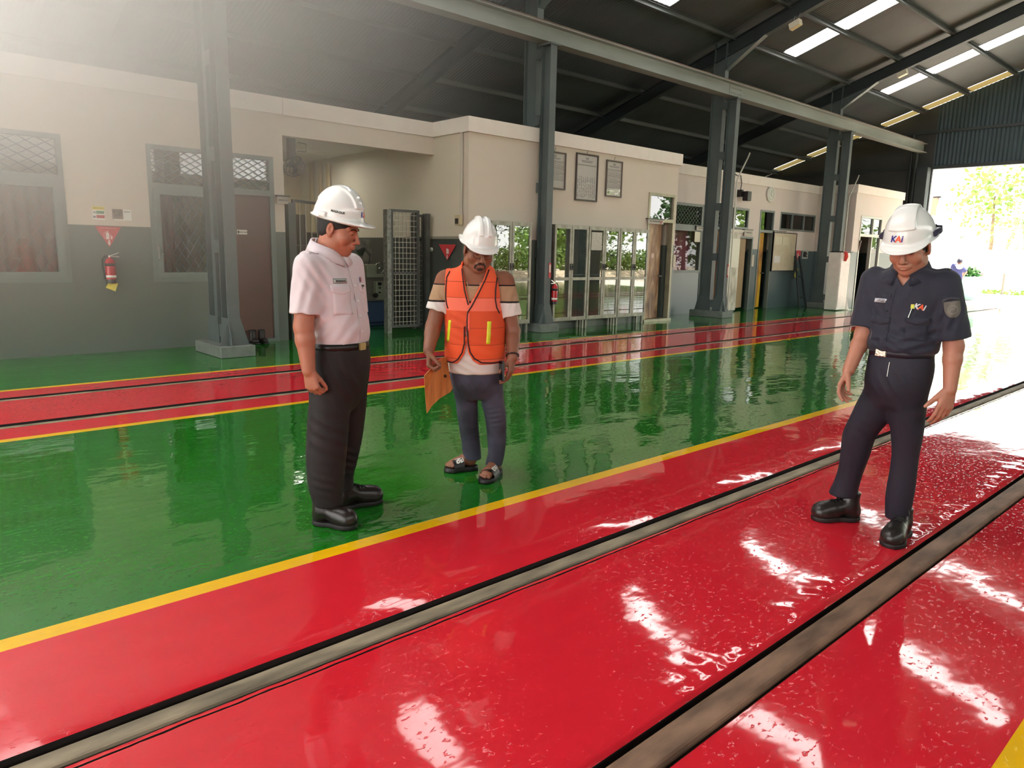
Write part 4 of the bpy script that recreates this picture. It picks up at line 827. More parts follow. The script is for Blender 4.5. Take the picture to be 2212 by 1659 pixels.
tag(MB().box(X3+.051, X3+.056, ya+.08*(yb-ya), ya+.34*(yb-ya), zb_+.22*(zt-zb_), zb_+.40*(zt-zb_)).build('notice_sheet', M_paper), 'white sheet low on the cream notice board', 'notice', 'sheets on the notice board')
y0, y1, z0, z1 = hole(X3, [(1720, 541), (1729, 541), (1729, 560), (1720, 559)]); t = thing('fire_sign', 'small red fire sign right of the notice board', 'sign', (X3, y0, z0)); board_x('board', X3+.001, y0, y1, z0, z1, .004, mat('sign_red', (196, 62, 66)), parent=t); m = MB(); extinguisher_icon(m, X3+.006, (y0+y1)/2-.02, z0+.04, 1.3); m.build('symbols', M_white, t)
y0, y1, z0, z1 = hole(X3, [(1733, 540), (1745, 540), (1744, 559), (1732, 559)]); t = thing('framed_notice', 'small pale framed notice beside the farthest column', 'frame', (X3, y0, z0)); board_x('backing', X3+.002, y0, y1, z0, z1, .012, mat('notice_grey', (188, 190, 182), .5), parent=t); m = MB()
for k in range(6): m.box(X3+.014, X3+.015, y0+.04, y1-.05-.04*(k % 3), z0+.05+(z1-z0-.1)*k/6, z0+.05+(z1-z0-.1)*k/6+.03)
m.build('printed_text', M_ink, t)
y, z = onx(1719, 589, X3+.03); tag(MB().quad((X3+.03, y-.09, z-.10), (X3+.03, y+.02, z-.17), (X3+.05, y+.12, z+.10), (X3+.03, y+.02, z+.18)).build('yellow_card', mat('card_yellow', (222, 206, 84)), fix=False), 'yellow card hanging tilted on the grey wall near the farthest column', 'card')
tag(board_x('switch_plate', X3+.001, oy(1625, 545), oy(1629, 545), 1.18, 1.5, .012, mat('switch_white', (208, 196, 176))), 'narrow switch plate between the tan door and the yellow stained door', 'switch')
# leaning pole and trolley beside the farthest column
x, y = -10.35, 21.0; t = thing('step_ladder', 'dark frame leaning on the wall beside the farthest column', 'frame', (X3+.3, 20.9, 0)); MB().bar((X3+.45, 20.75, 0), (X3+.08, 20.95, 1.5), .05, .04).bar((X3+.45, 21.15, 0), (X3+.08, 21.2, 1.5), .05, .04).build('side_rail', M_steel_dark, t); MB().bar((X3+.37, 20.8, .3), (X3+.37, 21.16, .3), .04, .04).bar((X3+.22, 20.86, .9), (X3+.22, 21.18, .9), .04, .04).build('rung', M_steel_dark, t)
# pipes that rise along the columns and bend outward
def col_pipe(cy, label):
    x = -9.415; tag(MB().tube([(x, cy+.09, .2), (x, cy+.09, 3.1), (x, cy+.10, 3.2), (x+.06, cy+.40, 3.72), (x+.06, cy+.46, 3.82)], .017, 8).build('steel_pipe', mat('galvanised', (176, 174, 160), .35, metal=.5)), label, 'pipe', 'pipes on the columns')
col_pipe(15.45, 'thin pale pipe bent outward at the top, on the third column'); col_pipe(21.45, 'thin pale pipe bent outward at the top, on the farthest column')
extinguisher(-9.50, 21.72, .45, 'red fire extinguisher at the foot of the farthest column', .5, .07, card=False, flip=1)
t = thing('fire_sign', 'small red sign strip on the third steel column', 'sign', (-9.5, 15.5, 1.0)); MB().box(-9.455, -9.45, 15.47, 15.52, .95, 1.25).build('board', mat('sign_red', (196, 62, 66)), t); MB().box(-9.45, -9.449, 15.478, 15.512, 1.0, 1.2).build('symbols', M_white, t)
# white post with a red glove on it, next to the farthest column
x0, y0 = onz(1833, 656); Xp = -9.05
ya, zt = onx(1818, 545, Xp); yb, _ = onx(1838, 545, Xp)
t = thing('tall_locker', 'narrow white locker by the farthest column with a red rag on it', 'locker', (Xp, ya, 0)); yb = max(yb, ya+.28); MB().box(Xp-.35, Xp, ya, yb, .02, zt).build('body', mat('white_locker', (222, 216, 206), .25, var=.06), t, bevel=.01); MB().box(Xp, Xp+.012, ya+.02, yb-.02, .1, zt-.05).build('door', mat('white_locker', (222, 216, 206)), t)
m = MB(); rnd = random.Random(4)
m.tube([(Xp-.02, ya+.20, zt+.01), (Xp+.03, ya+.22, zt-.02), (Xp+.04, ya+.22, zt-.12), (Xp+.03, ya+.21, zt-.24)], [.06, .05, .06, .03], 8); tag(m.build('red_rag', mat('red_cloth', (214, 62, 50), .8, bump=.01, bscale=30)), 'red rag draped over the narrow white locker', 'rag')
m = MB(); m.box(Xp-.3, Xp+.05, ya-.02, yb+.06, zt+.005, zt+.03); tag(m.build('flat_tray', M_black, bevel=.008), 'flat black tray on top of the narrow white locker', 'tray')
# little white cone by the farthest column's foot
x, y = -9.12, 21.35; t = thing('floor_cone', 'small white cone standing by the farthest column', 'cone', (x, y, 0)); MB().lathe([(.10, .015), (.07, .06), (.02, .30), (0, .31)], (0, 0, 0), n=16).build('cone', M_white, t, world=False); MB().box(-.13, .13, -.13, .13, 0, .018).build('base', M_white, t, world=False)
# ================================================================== people: sculpting engine (distance fields -> one continuous skin)
F32 = np.float32
def smin(a, b, k):
    if k <= 0: return np.minimum(a, b)
    h = np.clip(0.5+0.5*(b-a)/k, 0, 1); return b+(a-b)*h-k*h*(1-h)
class Field:
    def __init__(s, lo, hi, h):
        s.h = h; s.lo = np.array(lo, float); n = np.ceil((np.array(hi)-s.lo)/h).astype(int)+1
        s.ax = [(s.lo[i]+h*np.arange(n[i])).astype(F32) for i in range(3)]; s.D = np.full(n, 0.3, F32)
    def _sub(s, lo, hi):
        sl = []
        for i in range(3):
            a = int(np.searchsorted(s.ax[i], lo[i])); b = int(np.searchsorted(s.ax[i], hi[i])); sl.append(slice(max(a-1, 0), min(b+1, len(s.ax[i]))))
        X = s.ax[0][sl[0]][:, None, None]; Y = s.ax[1][sl[1]][None, :, None]; Z = s.ax[2][sl[2]][None, None, :]
        return tuple(sl), X, Y, Z
    def add(s, prim, k=0.0, op='add'):
        fn, lo, hi = prim; pad = max(k*1.5, 2.5*s.h)+0.004
        sl, X, Y, Z = s._sub(np.array(lo)-pad, np.array(hi)+pad)
        if min(X.size, Y.size, Z.size) == 0: return s
        d = fn(X, Y, Z).astype(F32); cur = s.D[sl]
        if op == 'add': s.D[sl] = smin(cur, np.broadcast_to(d, cur.shape), k)
        else: s.D[sl] = -smin(-cur, np.broadcast_to(d, cur.shape), k)
        return s
    def cut(s, prim, k=0.0): return s.add(prim, k, 'cut')
    def keep(s, fn):
        X = s.ax[0][:, None, None]; Y = s.ax[1][None, :, None]; Z = s.ax[2][None, None, :]
        s.D = np.maximum(s.D, fn(X, Y, Z)).astype(F32); return s
    def disp(s, fn):
        X = s.ax[0][:, None, None]; Y = s.ax[1][None, :, None]; Z = s.ax[2][None, None, :]
        m = np.abs(s.D) < 0.05
        s.D = np.where(m, s.D+fn(X, Y, Z), s.D).astype(F32); return s
    def copy(s):
        o = Field.__new__(Field); o.h = s.h; o.lo = s.lo; o.ax = s.ax; o.D = s.D.copy(); return o
    def at(s, p):
        q = (np.asarray(p, float)-s.lo)/s.h; n = np.array(s.D.shape)-2; i = np.clip(np.floor(q).astype(int), 0, n); f = np.clip(q-i, 0, 1); v = 0
        for a in (0, 1):
            for b in (0, 1):
                for c in (0, 1): v += s.D[i[0]+a, i[1]+b, i[2]+c]*(f[0] if a else 1-f[0])*(f[1] if b else 1-f[1])*(f[2] if c else 1-f[2])
        return float(v)
    def grad(s, p):
        e = s.h; g = np.array([s.at(np.array(p)+e*np.eye(3)[i])-s.at(np.array(p)-e*np.eye(3)[i]) for i in range(3)]); n = np.linalg.norm(g); return g/(n or 1)
    def hit(s, p, d, off=0.001, far=0.4):
        """march from p along d until off above the skin"""
        p = np.array(p, float); d = np.array(d, float); d /= np.linalg.norm(d); t = 0
        for _ in range(120):
            v = s.at(p+d*t)-off
            if v < 2e-4: break
            t += max(min(v, .02)*.7, 2e-4)
            if t > far: break
        return p+d*t
    def nets(s):
        D = s.D; ins = D < 0
        c = np.zeros(tuple(np.array(D.shape)-1), np.int8)
        for a in (0, 1):
            for b in (0, 1):
                for e in (0, 1): c += ins[a:D.shape[0]-1+a, b:D.shape[1]-1+b, e:D.shape[2]-1+e]
        I = np.argwhere((c > 0) & (c < 8)); idx = np.full(c.shape, -1, np.int32); idx[tuple(I.T)] = np.arange(len(I))
        acc = np.zeros((len(I), 3)); cnt = np.zeros(len(I))
        corners = [(a, b, e) for a in (0, 1) for b in (0, 1) for e in (0, 1)]
        val = {q: D[I[:, 0]+q[0], I[:, 1]+q[1], I[:, 2]+q[2]].astype(float) for q in corners}
        for q in corners:
            for ax in range(3):
                if q[ax]: continue
                r = list(q); r[ax] = 1; r = tuple(r); va, vb = val[q], val[r]; m = (va < 0) != (vb < 0)
                t = np.where(m, va/np.where(m, va-vb, 1), 0); P = np.tile(np.array(q, float), (len(I), 1)); P[:, ax] = t
                acc[m] += P[m]; cnt[m] += 1
        V = (I+acc/np.maximum(cnt, 1)[:, None])*s.h+s.lo
        quads = []
        for ax in range(3):
            sl0 = [slice(1, -1)]*3; sl0[ax] = slice(0, -1); sl1 = list(sl0); sl1[ax] = slice(1, None)
            A = ins[tuple(sl0)]; B = ins[tuple(sl1)]; E = np.argwhere(A != B)
            off = np.array([1, 1, 1]); off[ax] = 0; E2 = E+off
            u, v = [(1, 2), (2, 0), (0, 1)][ax]; du = np.zeros(3, int); du[u] = 1; dv = np.zeros(3, int); dv[v] = 1
            q = [idx[tuple((E2-du-dv).T)], idx[tuple((E2-dv).T)], idx[tuple(E2.T)], idx[tuple((E2-du).T)]]
            Q = np.stack(q, 1); flip = ~A[tuple(E.T)]; Q[flip] = Q[flip][:, ::-1]; quads.append(Q)
        Q = np.concatenate(quads); Q = Q[(Q >= 0).all(1)]
        return V, Q
    def build(s, name, m, parent, smooth=2):
        V, Q = s.nets()
        for _ in range(smooth):
            acc = np.zeros_like(V); cnt = np.zeros(len(V))
            for i in range(4):
                a, b = Q[:, i], Q[:, (i+1) % 4]; np.add.at(acc, a, V[b]); np.add.at(cnt, a, 1); np.add.at(acc, b, V[a]); np.add.at(cnt, b, 1)
            V = V*.5+.5*acc/np.maximum(cnt, 1)[:, None]
        me = bpy.data.meshes.new(name); me.vertices.add(len(V)); me.vertices.foreach_set('co', V.astype(F32).ravel())
        me.loops.add(4*len(Q)); me.loops.foreach_set('vertex_index', Q.astype(np.int32).ravel())
        me.polygons.add(len(Q)); me.polygons.foreach_set('loop_start', np.arange(0, 4*len(Q), 4, dtype=np.int32)); me.polygons.foreach_set('use_smooth', np.ones(len(Q), bool))
        me.update(calc_edges=True); me.validate()
        return link_mesh(name, me, m, parent, local=True)
# ---- primitives: (function, low corner, high corner)
def cone(a, b, ra, rb=None):
    rb = ra if rb is None else rb; a = np.array(a, float); b = np.array(b, float); ab = b-a; L2 = float(ab@ab) or 1e-9; R = max(ra, rb)
    def fn(X, Y, Z):
        px, py, pz = X-a[0], Y-a[1], Z-a[2]; t = np.clip((px*ab[0]+py*ab[1]+pz*ab[2])/L2, 0, 1)
        return np.sqrt((px-t*ab[0])**2+(py-t*ab[1])**2+(pz-t*ab[2])**2)-(ra+t*(rb-ra))
    return fn, np.minimum(a, b)-R, np.maximum(a, b)+R
def ell(c, r, axes=None):
    c = np.array(c, float); A = np.eye(3) if axes is None else np.array(axes, float); R = float(max(r))
    def fn(X, Y, Z):
        px, py, pz = X-c[0], Y-c[1], Z-c[2]; q = [px*A[i][0]+py*A[i][1]+pz*A[i][2] for i in range(3)]
        k0 = np.sqrt((q[0]/r[0])**2+(q[1]/r[1])**2+(q[2]/r[2])**2); k1 = np.sqrt((q[0]/r[0]**2)**2+(q[1]/r[1]**2)**2+(q[2]/r[2]**2)**2)
        return k0*(k0-1)/np.maximum(k1, 1e-6)
    return fn, c-R, c+R
def rbox(c, half, axes=None, r=.005):
    c = np.array(c, float); A = np.eye(3) if axes is None else np.array(axes, float); R = float(np.linalg.norm(half))
    def fn(X, Y, Z):
        px, py, pz = X-c[0], Y-c[1], Z-c[2]; q = [np.abs(px*A[i][0]+py*A[i][1]+pz*A[i][2])-(half[i]-r) for i in range(3)]
        return np.sqrt(sum(np.maximum(k, 0)**2 for k in q))+np.minimum(np.maximum(np.maximum(q[0], q[1]), q[2]), 0)-r
    return fn, c-R, c+R
def loft(secs, p=2.2, grow=0.0, zlo=None, zhi=None, soft=0.0):
    """secs: (z, cx, cy, rx, ry, yaw); smooth interpolation over z"""
    S = np.array(sorted(secs), float); z = S[:, 0]; zlo = z[0] if zlo is None else zlo; zhi = z[-1] if zhi is None else zhi
    dz = np.gradient(S[:, 1:], z, axis=0) if len(z) > 2 else np.zeros((len(z), 5))+(S[-1, 1:]-S[0, 1:])/(z[-1]-z[0])
    def itp(Z):
        i = np.clip(np.searchsorted(z, Z)-1, 0, len(z)-2); h = z[i+1]-z[i]; t = np.clip((Z-z[i])/h, 0, 1)[:, None]; h = h[:, None]
        return (2*t**3-3*t**2+1)*S[i, 1:]+(t**3-2*t**2+t)*h*dz[i]+(3*t**2-2*t**3)*S[i+1, 1:]+(t**3-t**2)*h*dz[i+1]
    def fn(X, Y, Z):
        q = itp(Z.ravel().astype(float)); cx, cy, rx, ry, w = [q[:, i][None, None, :].astype(F32) for i in range(5)]
        rx = np.maximum(rx+grow, .004); ry = np.maximum(ry+grow, .004); c, s_ = np.cos(w), np.sin(w); u = ((X-cx)*c+(Y-cy)*s_); v = (-(X-cx)*s_+(Y-cy)*c)
        k = (np.abs(u/rx)**p+np.abs(v/ry)**p)**(1/p); d = (k-1)*np.minimum(rx, ry)
        e = np.maximum(zlo-Z, Z-zhi)
        if soft: return -smin(-d, -np.broadcast_to(e, d.shape), soft)
        return np.maximum(d, e)
    lo = [float(min(S[:, 1]-np.maximum(S[:, 3], S[:, 4])))-abs(grow), float(min(S[:, 2]-np.maximum(S[:, 3], S[:, 4])))-abs(grow), zlo]
    hi = [float(max(S[:, 1]+np.maximum(S[:, 3], S[:, 4])))+abs(grow), float(max(S[:, 2]+np.maximum(S[:, 3], S[:, 4])))+abs(grow), zhi]
    return fn, np.array(lo), np.array(hi)
def half(p, n):
    p = np.array(p, float); n = np.array(n, float)/np.linalg.norm(n)
    return lambda X, Y, Z: (X-p[0])*n[0]+(Y-p[1])*n[1]+(Z-p[2])*n[2]
def isect(prim, *hs):
    fn, lo, hi = prim
    def g(X, Y, Z):
        d = fn(X, Y, Z)
        for h in hs: d = np.maximum(d, h(X, Y, Z))
        return d
    return g, lo, hi
def norm(v): v = np.array(v, float); return v/np.linalg.norm(v)
def rotv(v, k, a):
    v = np.array(v, float); k = norm(k); return v*cos(a)+np.cross(k, v)*sin(a)+k*(k@v)*(1-cos(a))

class Person:
    """local frame: x right in the photograph, y away from the camera, z up, origin on the floor"""
    def __init__(s, foot, label, group='men on the shed floor', name='person', z=0.0):
        x, y = onz(foot[0], foot[1], z); n = norm([x, y, 0]); s.o = np.array([x, y, z]); s.n = n; s.e = np.array([n[1], -n[0], 0])
        s.t = thing(name, label, 'person', (x, y, z), atan2(s.e[1], s.e[0]), group)
    def A(s, px, py, v=0.0):
        d = ray(px, py); c = np.array([0, 0, CAM_H]); t = ((s.o-s.n*v-c)@s.n)/(d@s.n); q = c+d*t-s.o; return np.array([q@s.e, -v, q[2]])
    def G(s, px, py, z=0.0):
        x, y = onz(px, py, z); q = np.array([x, y, z])-s.o; return np.array([q@s.e, q@s.n, z])
    def secs(s, rows, yaw):
        out = []
        for r in rows:
            py, cx, lat, dep = r[:4]; v = r[4] if len(r) > 4 else 0.0; w = r[5] if len(r) > 5 else yaw; p = s.A(cx, py, v); out.append((p[2], p[0], p[1], lat, dep, w))
        return out
    def legrows(s, rows, vt, an):
        """rows (py, left, right): depth runs from vt at the hip to the ankle's own depth"""
        n = len(rows)-1; va = -an[1]; return [(r[0], r[1], r[2], vt+(va-vt)*((r[0]-rows[0][0])/(rows[-1][0]-rows[0][0]))**1.15) for r in rows]
    def leg(s, rows, ratio=1.0):
        out = []
        for py, xl, xr, v in rows:
            a, b = s.A(xl, py, v), s.A(xr, py, v); r = (b[0]-a[0])/2; out.append(((a[2]+b[2])/2, (a[0]+b[0])/2, -v, r, r*ratio, 0.0))
        return out
def add_hand(F, wrist, d, n, side, sc=1.0, curl=(.5, .6, .4), spread=.06, thumb=(.7, .5, .5), tcurl=.25, per=None):
    """d wrist->knuckles, n out of the palm, side towards the thumb; returns knuckle points"""
    d = norm(d); n = norm(np.array(n)-d*(np.array(n)@d)); sd = norm(np.array(side)-d*(np.array(side)@d)-n*(np.array(side)@n)); w = np.array(wrist, float)
    F.add(ell(w+d*.045*sc, (.036*sc, .05*sc, .015*sc), [sd, d, n]), .012); kn = []
    for i, (o, L, fl) in enumerate(((.030, .082, .92), (.0105, .087, 1.0), (-.0095, .083, .95), (-.028, .074, .78))):
        k = w+d*L*sc+sd*o*sc-n*.002; F.add(cone(w+d*.02*sc+sd*o*.55*sc, k, .0125*sc, .0105*sc), .010); kn.append(k)
        dd = rotv(d, n, (-1 if True else 1)*spread*(o/.03)*0) + sd*spread*(o/.03); dd = norm(dd); ax = np.cross(dd, n); p = k; cu = per[i] if per else curl
        for j, (l, r0, r1) in enumerate(((.044, .0100, .0090), (.028, .0090, .0082), (.023, .0082, .0068))):
            dd = rotv(dd, ax, cu[j]); q = p+dd*l*fl*sc; F.add(cone(p, q, r0*sc, r1*sc), .0035 if j else .006); p = q
    td = norm(d*thumb[0]+sd*thumb[1]+n*thumb[2]); b = w+d*.018*sc+sd*.022*sc+n*.006; p = b
    for j, (l, r0, r1) in enumerate(((.042, .0155, .0125), (.032, .0118, .0105), (.026, .0105, .008))):
        if j: td = norm(td+(d*.8-sd*.45+n*.2)*tcurl)
        q = p+td*l*sc; F.add(cone(p, q, r0*sc, r1*sc), .010 if j == 0 else .004); p = q
    return kn
def add_arm(F, sh, el, wr, rs=(.052, .045, .044, .042, .030)):
    sh, el, wr = map(np.array, (sh, el, wr)); F.add(cone(sh, el, rs[0], rs[1]), .02); m = el+(wr-el)*.3
    F.add(cone(el, m, rs[2]*.95, rs[3]), .02); F.add(cone(m, wr, rs[3], rs[4]), .015)
class Head:
    def __init__(s, c, fwd, pitch, roll=0.0, sc=1.0):
        """fwd: horizontal facing (x, y); pitch: nod down; roll: lean"""
        f = norm([fwd[0], fwd[1], 0]); u = np.array([0, 0, 1.0]); r = np.cross(f, u)
        f2 = f*cos(pitch)-u*sin(pitch); u2 = u*cos(pitch)+f*sin(pitch)
        s.f = f2; s.u = u2*cos(roll)+r*sin(roll); s.r = r*cos(roll)-u2*sin(roll); s.c = np.array(c, float); s.s = sc
    def P(s, r, f, u): return s.c+(s.r*r+s.f*f+s.u*u)*s.s
    @property
    def ax(s): return [s.r, s.f, s.u]
    def E(s, r, f, u, rad): return ell(s.P(r, f, u), tuple(k*s.s for k in rad), s.ax)
    def C(s, a, b, ra, rb=None): return cone(s.P(*a), s.P(*b), ra*s.s, (ra if rb is None else rb)*s.s)
    def sculpt(s, F, neck, nr=(.054, .060), wide=1.0, chin=1.0):
        w = wide
        F.add(s.E(0, -.012, .035, (.075, .096, .088))); F.add(s.E(0, .026, -.022, (.061*w, .066, .086)), .02)
        F.add(s.E(0, .036, -.080, (.050*w, .048, .034)), .02); F.add(s.E(0, .070, -.100, (.022, .018, .017*chin)), .02)
        for k in (-1, 1):
            F.add(s.E(k*.046*w, .058, -.032, (.024, .024, .028)), .02); F.add(s.C((k*.012, .088, .020), (k*.046, .070, .018), .010, .009), .012)
            F.add(s.E(k*.052*w, .0, -.070, (.020, .042, .034)), .02)
        for k in (-1, 1): F.cut(s.E(k*.031, .101, .000, (.018, .014, .011)), .010)
        for k in (-1, 1):
            F.add(s.E(k*.031, .079, -.001, (.0135, .012, .0115)), .003); F.add(s.C((k*.020, .0875, .0045), (k*.043, .0825, .0035), .0035, .003), .003)
        F.add(s.C((0, .090, .008), (0, .112, -.036), .0085, .0115), .008); F.add(s.E(0, .113, -.038, (.0125, .012, .0105)), .006)
        for k in (-1, 1): F.add(s.E(k*.0145, .101, -.043, (.0085, .011, .008)), .005); F.cut(s.E(k*.007, .110, -.050, (.0038, .006, .004)), .002)
        F.add(s.E(0, .084, -.066, (.030, .018, .018)), .012)
        F.add(s.E(0, .0985, -.0635, (.0225, .0075, .0055)), .004); F.add(s.E(0, .0975, -.0745, (.0205, .008, .0062)), .004); F.cut(s.E(0, .107, -.0690, (.026, .0085, .0017)), .002)
        for k in (-1, 1):
            a = [s.r*.97*k+s.f*-.3, s.f+s.r*.3*k, s.u]; a = [norm(a[0]), norm(a[1]-norm(a[0])*(a[1]@norm(a[0]))), s.u]
            F.add(ell(s.P(k*.079, -.012, -.006), (.009*s.s, .021*s.s, .033*s.s), a), .006); F.cut(ell(s.P(k*.090, -.006, -.002), (.010*s.s, .012*s.s, .020*s.s), a), .004)
            F.add(s.E(k*.076, -.006, -.036, (.008, .009, .010)), .006)
        F.add(cone(s.P(0, -.022, -.055), neck, nr[0]*s.s, nr[1]*s.s), .025)
    def hair(s, lo, hi, parent, m, grow=.006, side=-.035, back=-.075, front=.062):
        F = Field(lo, hi, .003); F.add(s.E(0, -.012, .035, (.075+grow, .096+grow, .088+grow))); F.add(s.E(0, -.045, -.02, (.062+grow, .05+grow, .06)), .02)
        q = s.P(0, front, 0); F.keep(half(q, s.f*.9+s.u*-.35)); F.keep(half(s.P(0, -.06, back), -s.u)); 
        F.keep(half(s.P(0, .03, side), -s.u*.9+s.f*.45))
        for k in (-1, 1): F.cut(ell(s.P(k*.088, -.010, -.012), (.03*s.s, .023*s.s, .036*s.s), s.ax), .004)
        return F.build('hair', m, parent)
    def helmet(s, parent, m, tilt=.0, style='ridge', up=.038, R=(.112, .138, .165), visor=.062, h=.0028, droop=.36):
        """hard hat in the head's frame; returns (object, field, frame)"""
        T = Head(s.c, (1, 0), 0); T.f = s.f*cos(tilt)+s.u*sin(tilt); T.u = s.u*cos(tilt)-s.f*sin(tilt); T.r = s.r; T.s = s.s
        c0 = T.P(0, -.008, up); F = Field(c0-.26, c0+.26, h); O = lambda r, f, u, rad: T.E(r, f-.008, u+up, rad)
        F.add(isect(O(0, 0, 0, R), half(c0, -T.u)))
        if style == 'ridge':
            F.add(isect(O(0, 0, .004, (R[0]+.02, R[1]+.003, R[2]+.007)), half(c0+T.u*.06, -T.u), half(T.P(.030, 0, 0), T.r), half(T.P(-.030, 0, 0), -T.r)), .008)
        elif style == 'wide':
            F.add(isect(O(0, 0, .003, (R[0]+.03, R[1]+.002, R[2]+.005)), half(c0+T.u*.075, -T.u), half(T.P(.046, 0, 0), T.r*1.0-T.f*.12), half(T.P(-.046, 0, 0), -T.r-T.f*.12)), .005)
        else:
            for k in (-1, 1): F.add(isect(O(0, 0, .004, (R[0]+.03, R[1]+.001, R[2]+.006)), half(c0+T.u*.07, -T.u), half(T.P(k*.026+.010, 0, 0), T.r), half(T.P(k*.026-.010, 0, 0), -T.r)), .012)
        # gutter lip all round, dropping visor in front
        F.add(isect(O(0, 0, 0, (R[0]+.010, R[1]+.012, .018)), half(c0-T.u*.014, -T.u), half(c0+T.u*.010, T.u)), .006)
        va = norm(T.f-T.u*droop); vu = np.cross(T.r, va); F.add(isect(ell(T.P(0, R[1]-.058, up+.002), ((R[0]-.006)*s.s, (visor+.058)*s.s, .011*s.s), [T.r, va, vu]), half(T.P(0, .03, 0), -T.f)), .014)
        for k in (-1, 1): F.add(rbox(T.P(k*(R[0]-.001), -.05, up+.016), (.010*s.s, .018*s.s, .014*s.s), [T.r, T.f, T.u], .005), .006)
        F.cut(O(0, 0, -.012, (R[0]-.006, R[1]-.006, R[2]-.006)), .003)
        o = F.build('helmet', m, parent); return o, F, T
def project(F, vs, fs, o, ex, ey, dirn, name, m, parent, off=.0012):
    """flat artwork laid on a sculpted surface"""
    o = np.array(o, float); ex = norm(ex); ey = norm(ey); d = norm(dirn); V = [F.hit(o+ex*v[0]+ey*v[1]-d*.10, d, off) for v in vs]
    me = bpy.data.meshes.new(name); me.from_pydata([tuple(v) for v in V], [], fs); me.update(); return link_mesh(name, me, m, parent, local=True)
def decal_text(F, body, size, o, ex, ey, d, m, parent, name='lettering', **kw):
    vs, fs = text_mesh(body, size, **kw); return project(F, [(v.x, v.y) for v in vs], fs, o, ex, ey, d, name, m, parent, .0016)
def patch(F, o, ex, ey, d, outline, name, m, parent, thick=.003, n=(9, 9), off=.0006):
    """outline: function (s, t) in 0..1 -> (x, y) in metres; a thin sewn-on piece that follows the surface"""
    o = np.array(o, float); ex = norm(ex); ey = norm(ey); d = norm(d); a, b = n; mb = MB(); P = []; Q = []
    for j in range(b):
        for i in range(a):
            x, y = outline(i/(a-1), j/(b-1)); q = F.hit(o+ex*x+ey*y-d*.10, d, off); g = F.grad(q); edge = i in (0, a-1) or j in (0, b-1)
            P.append(q+g*thick*(.55 if edge else 1)); Q.append(q-g*.004)
    N = len(P); fs = []
    for j in range(b-1):
        for i in range(a-1): k = j*a+i; fs += [(k, k+1, k+a+1, k+a), (N+k, N+k+a, N+k+a+1, N+k+1)]
    ring = [i for i in range(a)]+[j*a+a-1 for j in range(1, b)]+[(b-1)*a+i for i in range(a-2, -1, -1)]+[j*a for j in range(b-2, 0, -1)]
    for i in range(len(ring)): p, q = ring[i], ring[(i+1) % len(ring)]; fs.append((p, N+p, N+q, q))
    mb._add(P+Q, fs, True); return mb.build(name, m, parent, world=False)
def rect(w, h): return lambda s, t: ((s-.5)*w, (t-.5)*h)
def seam(F, pts, d, r, name, m, parent, off=None, closed=False):
    V = [F.hit(np.array(p)-norm(d)*.10, d, r*.5 if off is None else off) for p in pts]
    return MB().tube(V, r, 6).build(name, m, parent, world=False)
def dense(pts, n=6):
    out = []
    for a, b in zip(pts[:-1], pts[1:]):
        for i in range(n): out.append(np.array(a)+(np.array(b)-np.array(a))*i/n)
    return out+[np.array(pts[-1])]
def shoe(parent, heel, toe, m, ms, top=.13, wid=.048, boot=True, laces=True, name='shoe', ankle=None):
    heel = np.array(heel, float); toe = np.array(toe, float); heel[2] = toe[2] = 0; f = norm(toe-heel); u = np.array([0, 0, 1.0]); r = np.cross(f, u); L = float(np.linalg.norm(toe-heel)); ax = [r, f, u]
    P = lambda a, b, c: heel+r*a+f*b*L+u*c
    lo = np.minimum(heel, toe)-.1; hi = np.maximum(heel, toe)+.1; hi[2] = top+.06; lo[2] = -.02; F = Field(lo, hi, .0035)
    F.add(ell(P(0, .80, .048), (wid*1.04, L*.21, .056), ax)); F.add(ell(P(0, .62, .058), (wid*.95, L*.26, .056), ax), .02); F.add(ell(P(0, .17, .055), (wid*.86, L*.175, .055), ax), .02)
    F.add(cone(P(0, .42, .075), P(0, .24, .09), .042, .045), .02); F.add(cone(P(0, .25, .08), P(0, .21, top), .047, .048), .02)
    if boot:
        for k in range(5): F.add(cone(P(-.018, .58-.06*k, .098+.010*k), P(.018, .58-.06*k, .098+.010*k), .0042), .002)
    F.keep(lambda X, Y, Z: .022-Z+0*X); F.keep(lambda X, Y, Z: Z-top+0*X); o = F.build(name, m, parent)
    S = Field(lo, hi, .0035); S.add(ell(P(0, .76, .016), (wid*1.08, L*.245, .05), ax)); S.add(ell(P(0, .20, .016), (wid*.92, L*.205, .05), ax), .03); S.add(rbox(P(0, .48, .016), (wid*.80, L*.3, .02), ax), .03)
    S.keep(lambda X, Y, Z: Z-.026+0*X); S.keep(lambda X, Y, Z: 0.001-Z+0*X); S.build('sole', ms, o)
    if laces:
        mb = MB()
        for k in range(4):
            for sg in (-1, 1):
                a = F.hit(P(sg*.020, .60-.065*k, .25), -u, .002); b = F.hit(P(-sg*.020, .54-.065*k, .25), -u, .002); mb.tube([a, F.hit((a+b)/2+u*.1, -u, .004), b], .0028, 5)
        for sg in (-1, 1): q = F.hit(P(0, .36, .3), -u, .003); mb.tube([q, q+r*sg*.03+u*.012+f*.01, q+r*sg*.045-u*.015+f*.02, q+r*sg*.02-u*.005+f*.01], .0026, 5)
        mb.build('laces', M_black, o, world=False)
    return o, F
def folds(amp, items):
    """items: (centre, radius, direction, wavelength, phase): soft creases near a point"""
    def fn(X, Y, Z):
        t = 0
        for c, R, d, w, ph in items:
            d = norm(d); px, py, pz = X-c[0], Y-c[1], Z-c[2]; g = np.exp(-(px*px+py*py+pz*pz)/(R*R)); s_ = px*d[0]+py*d[1]+pz*d[2]; q = np.sin(6.2832*s_/w+ph+6*(px*.7-py*.5)+1.5*np.sin(pz*11+px*9))
            t = t+g*amp*q
        return t
    return fn

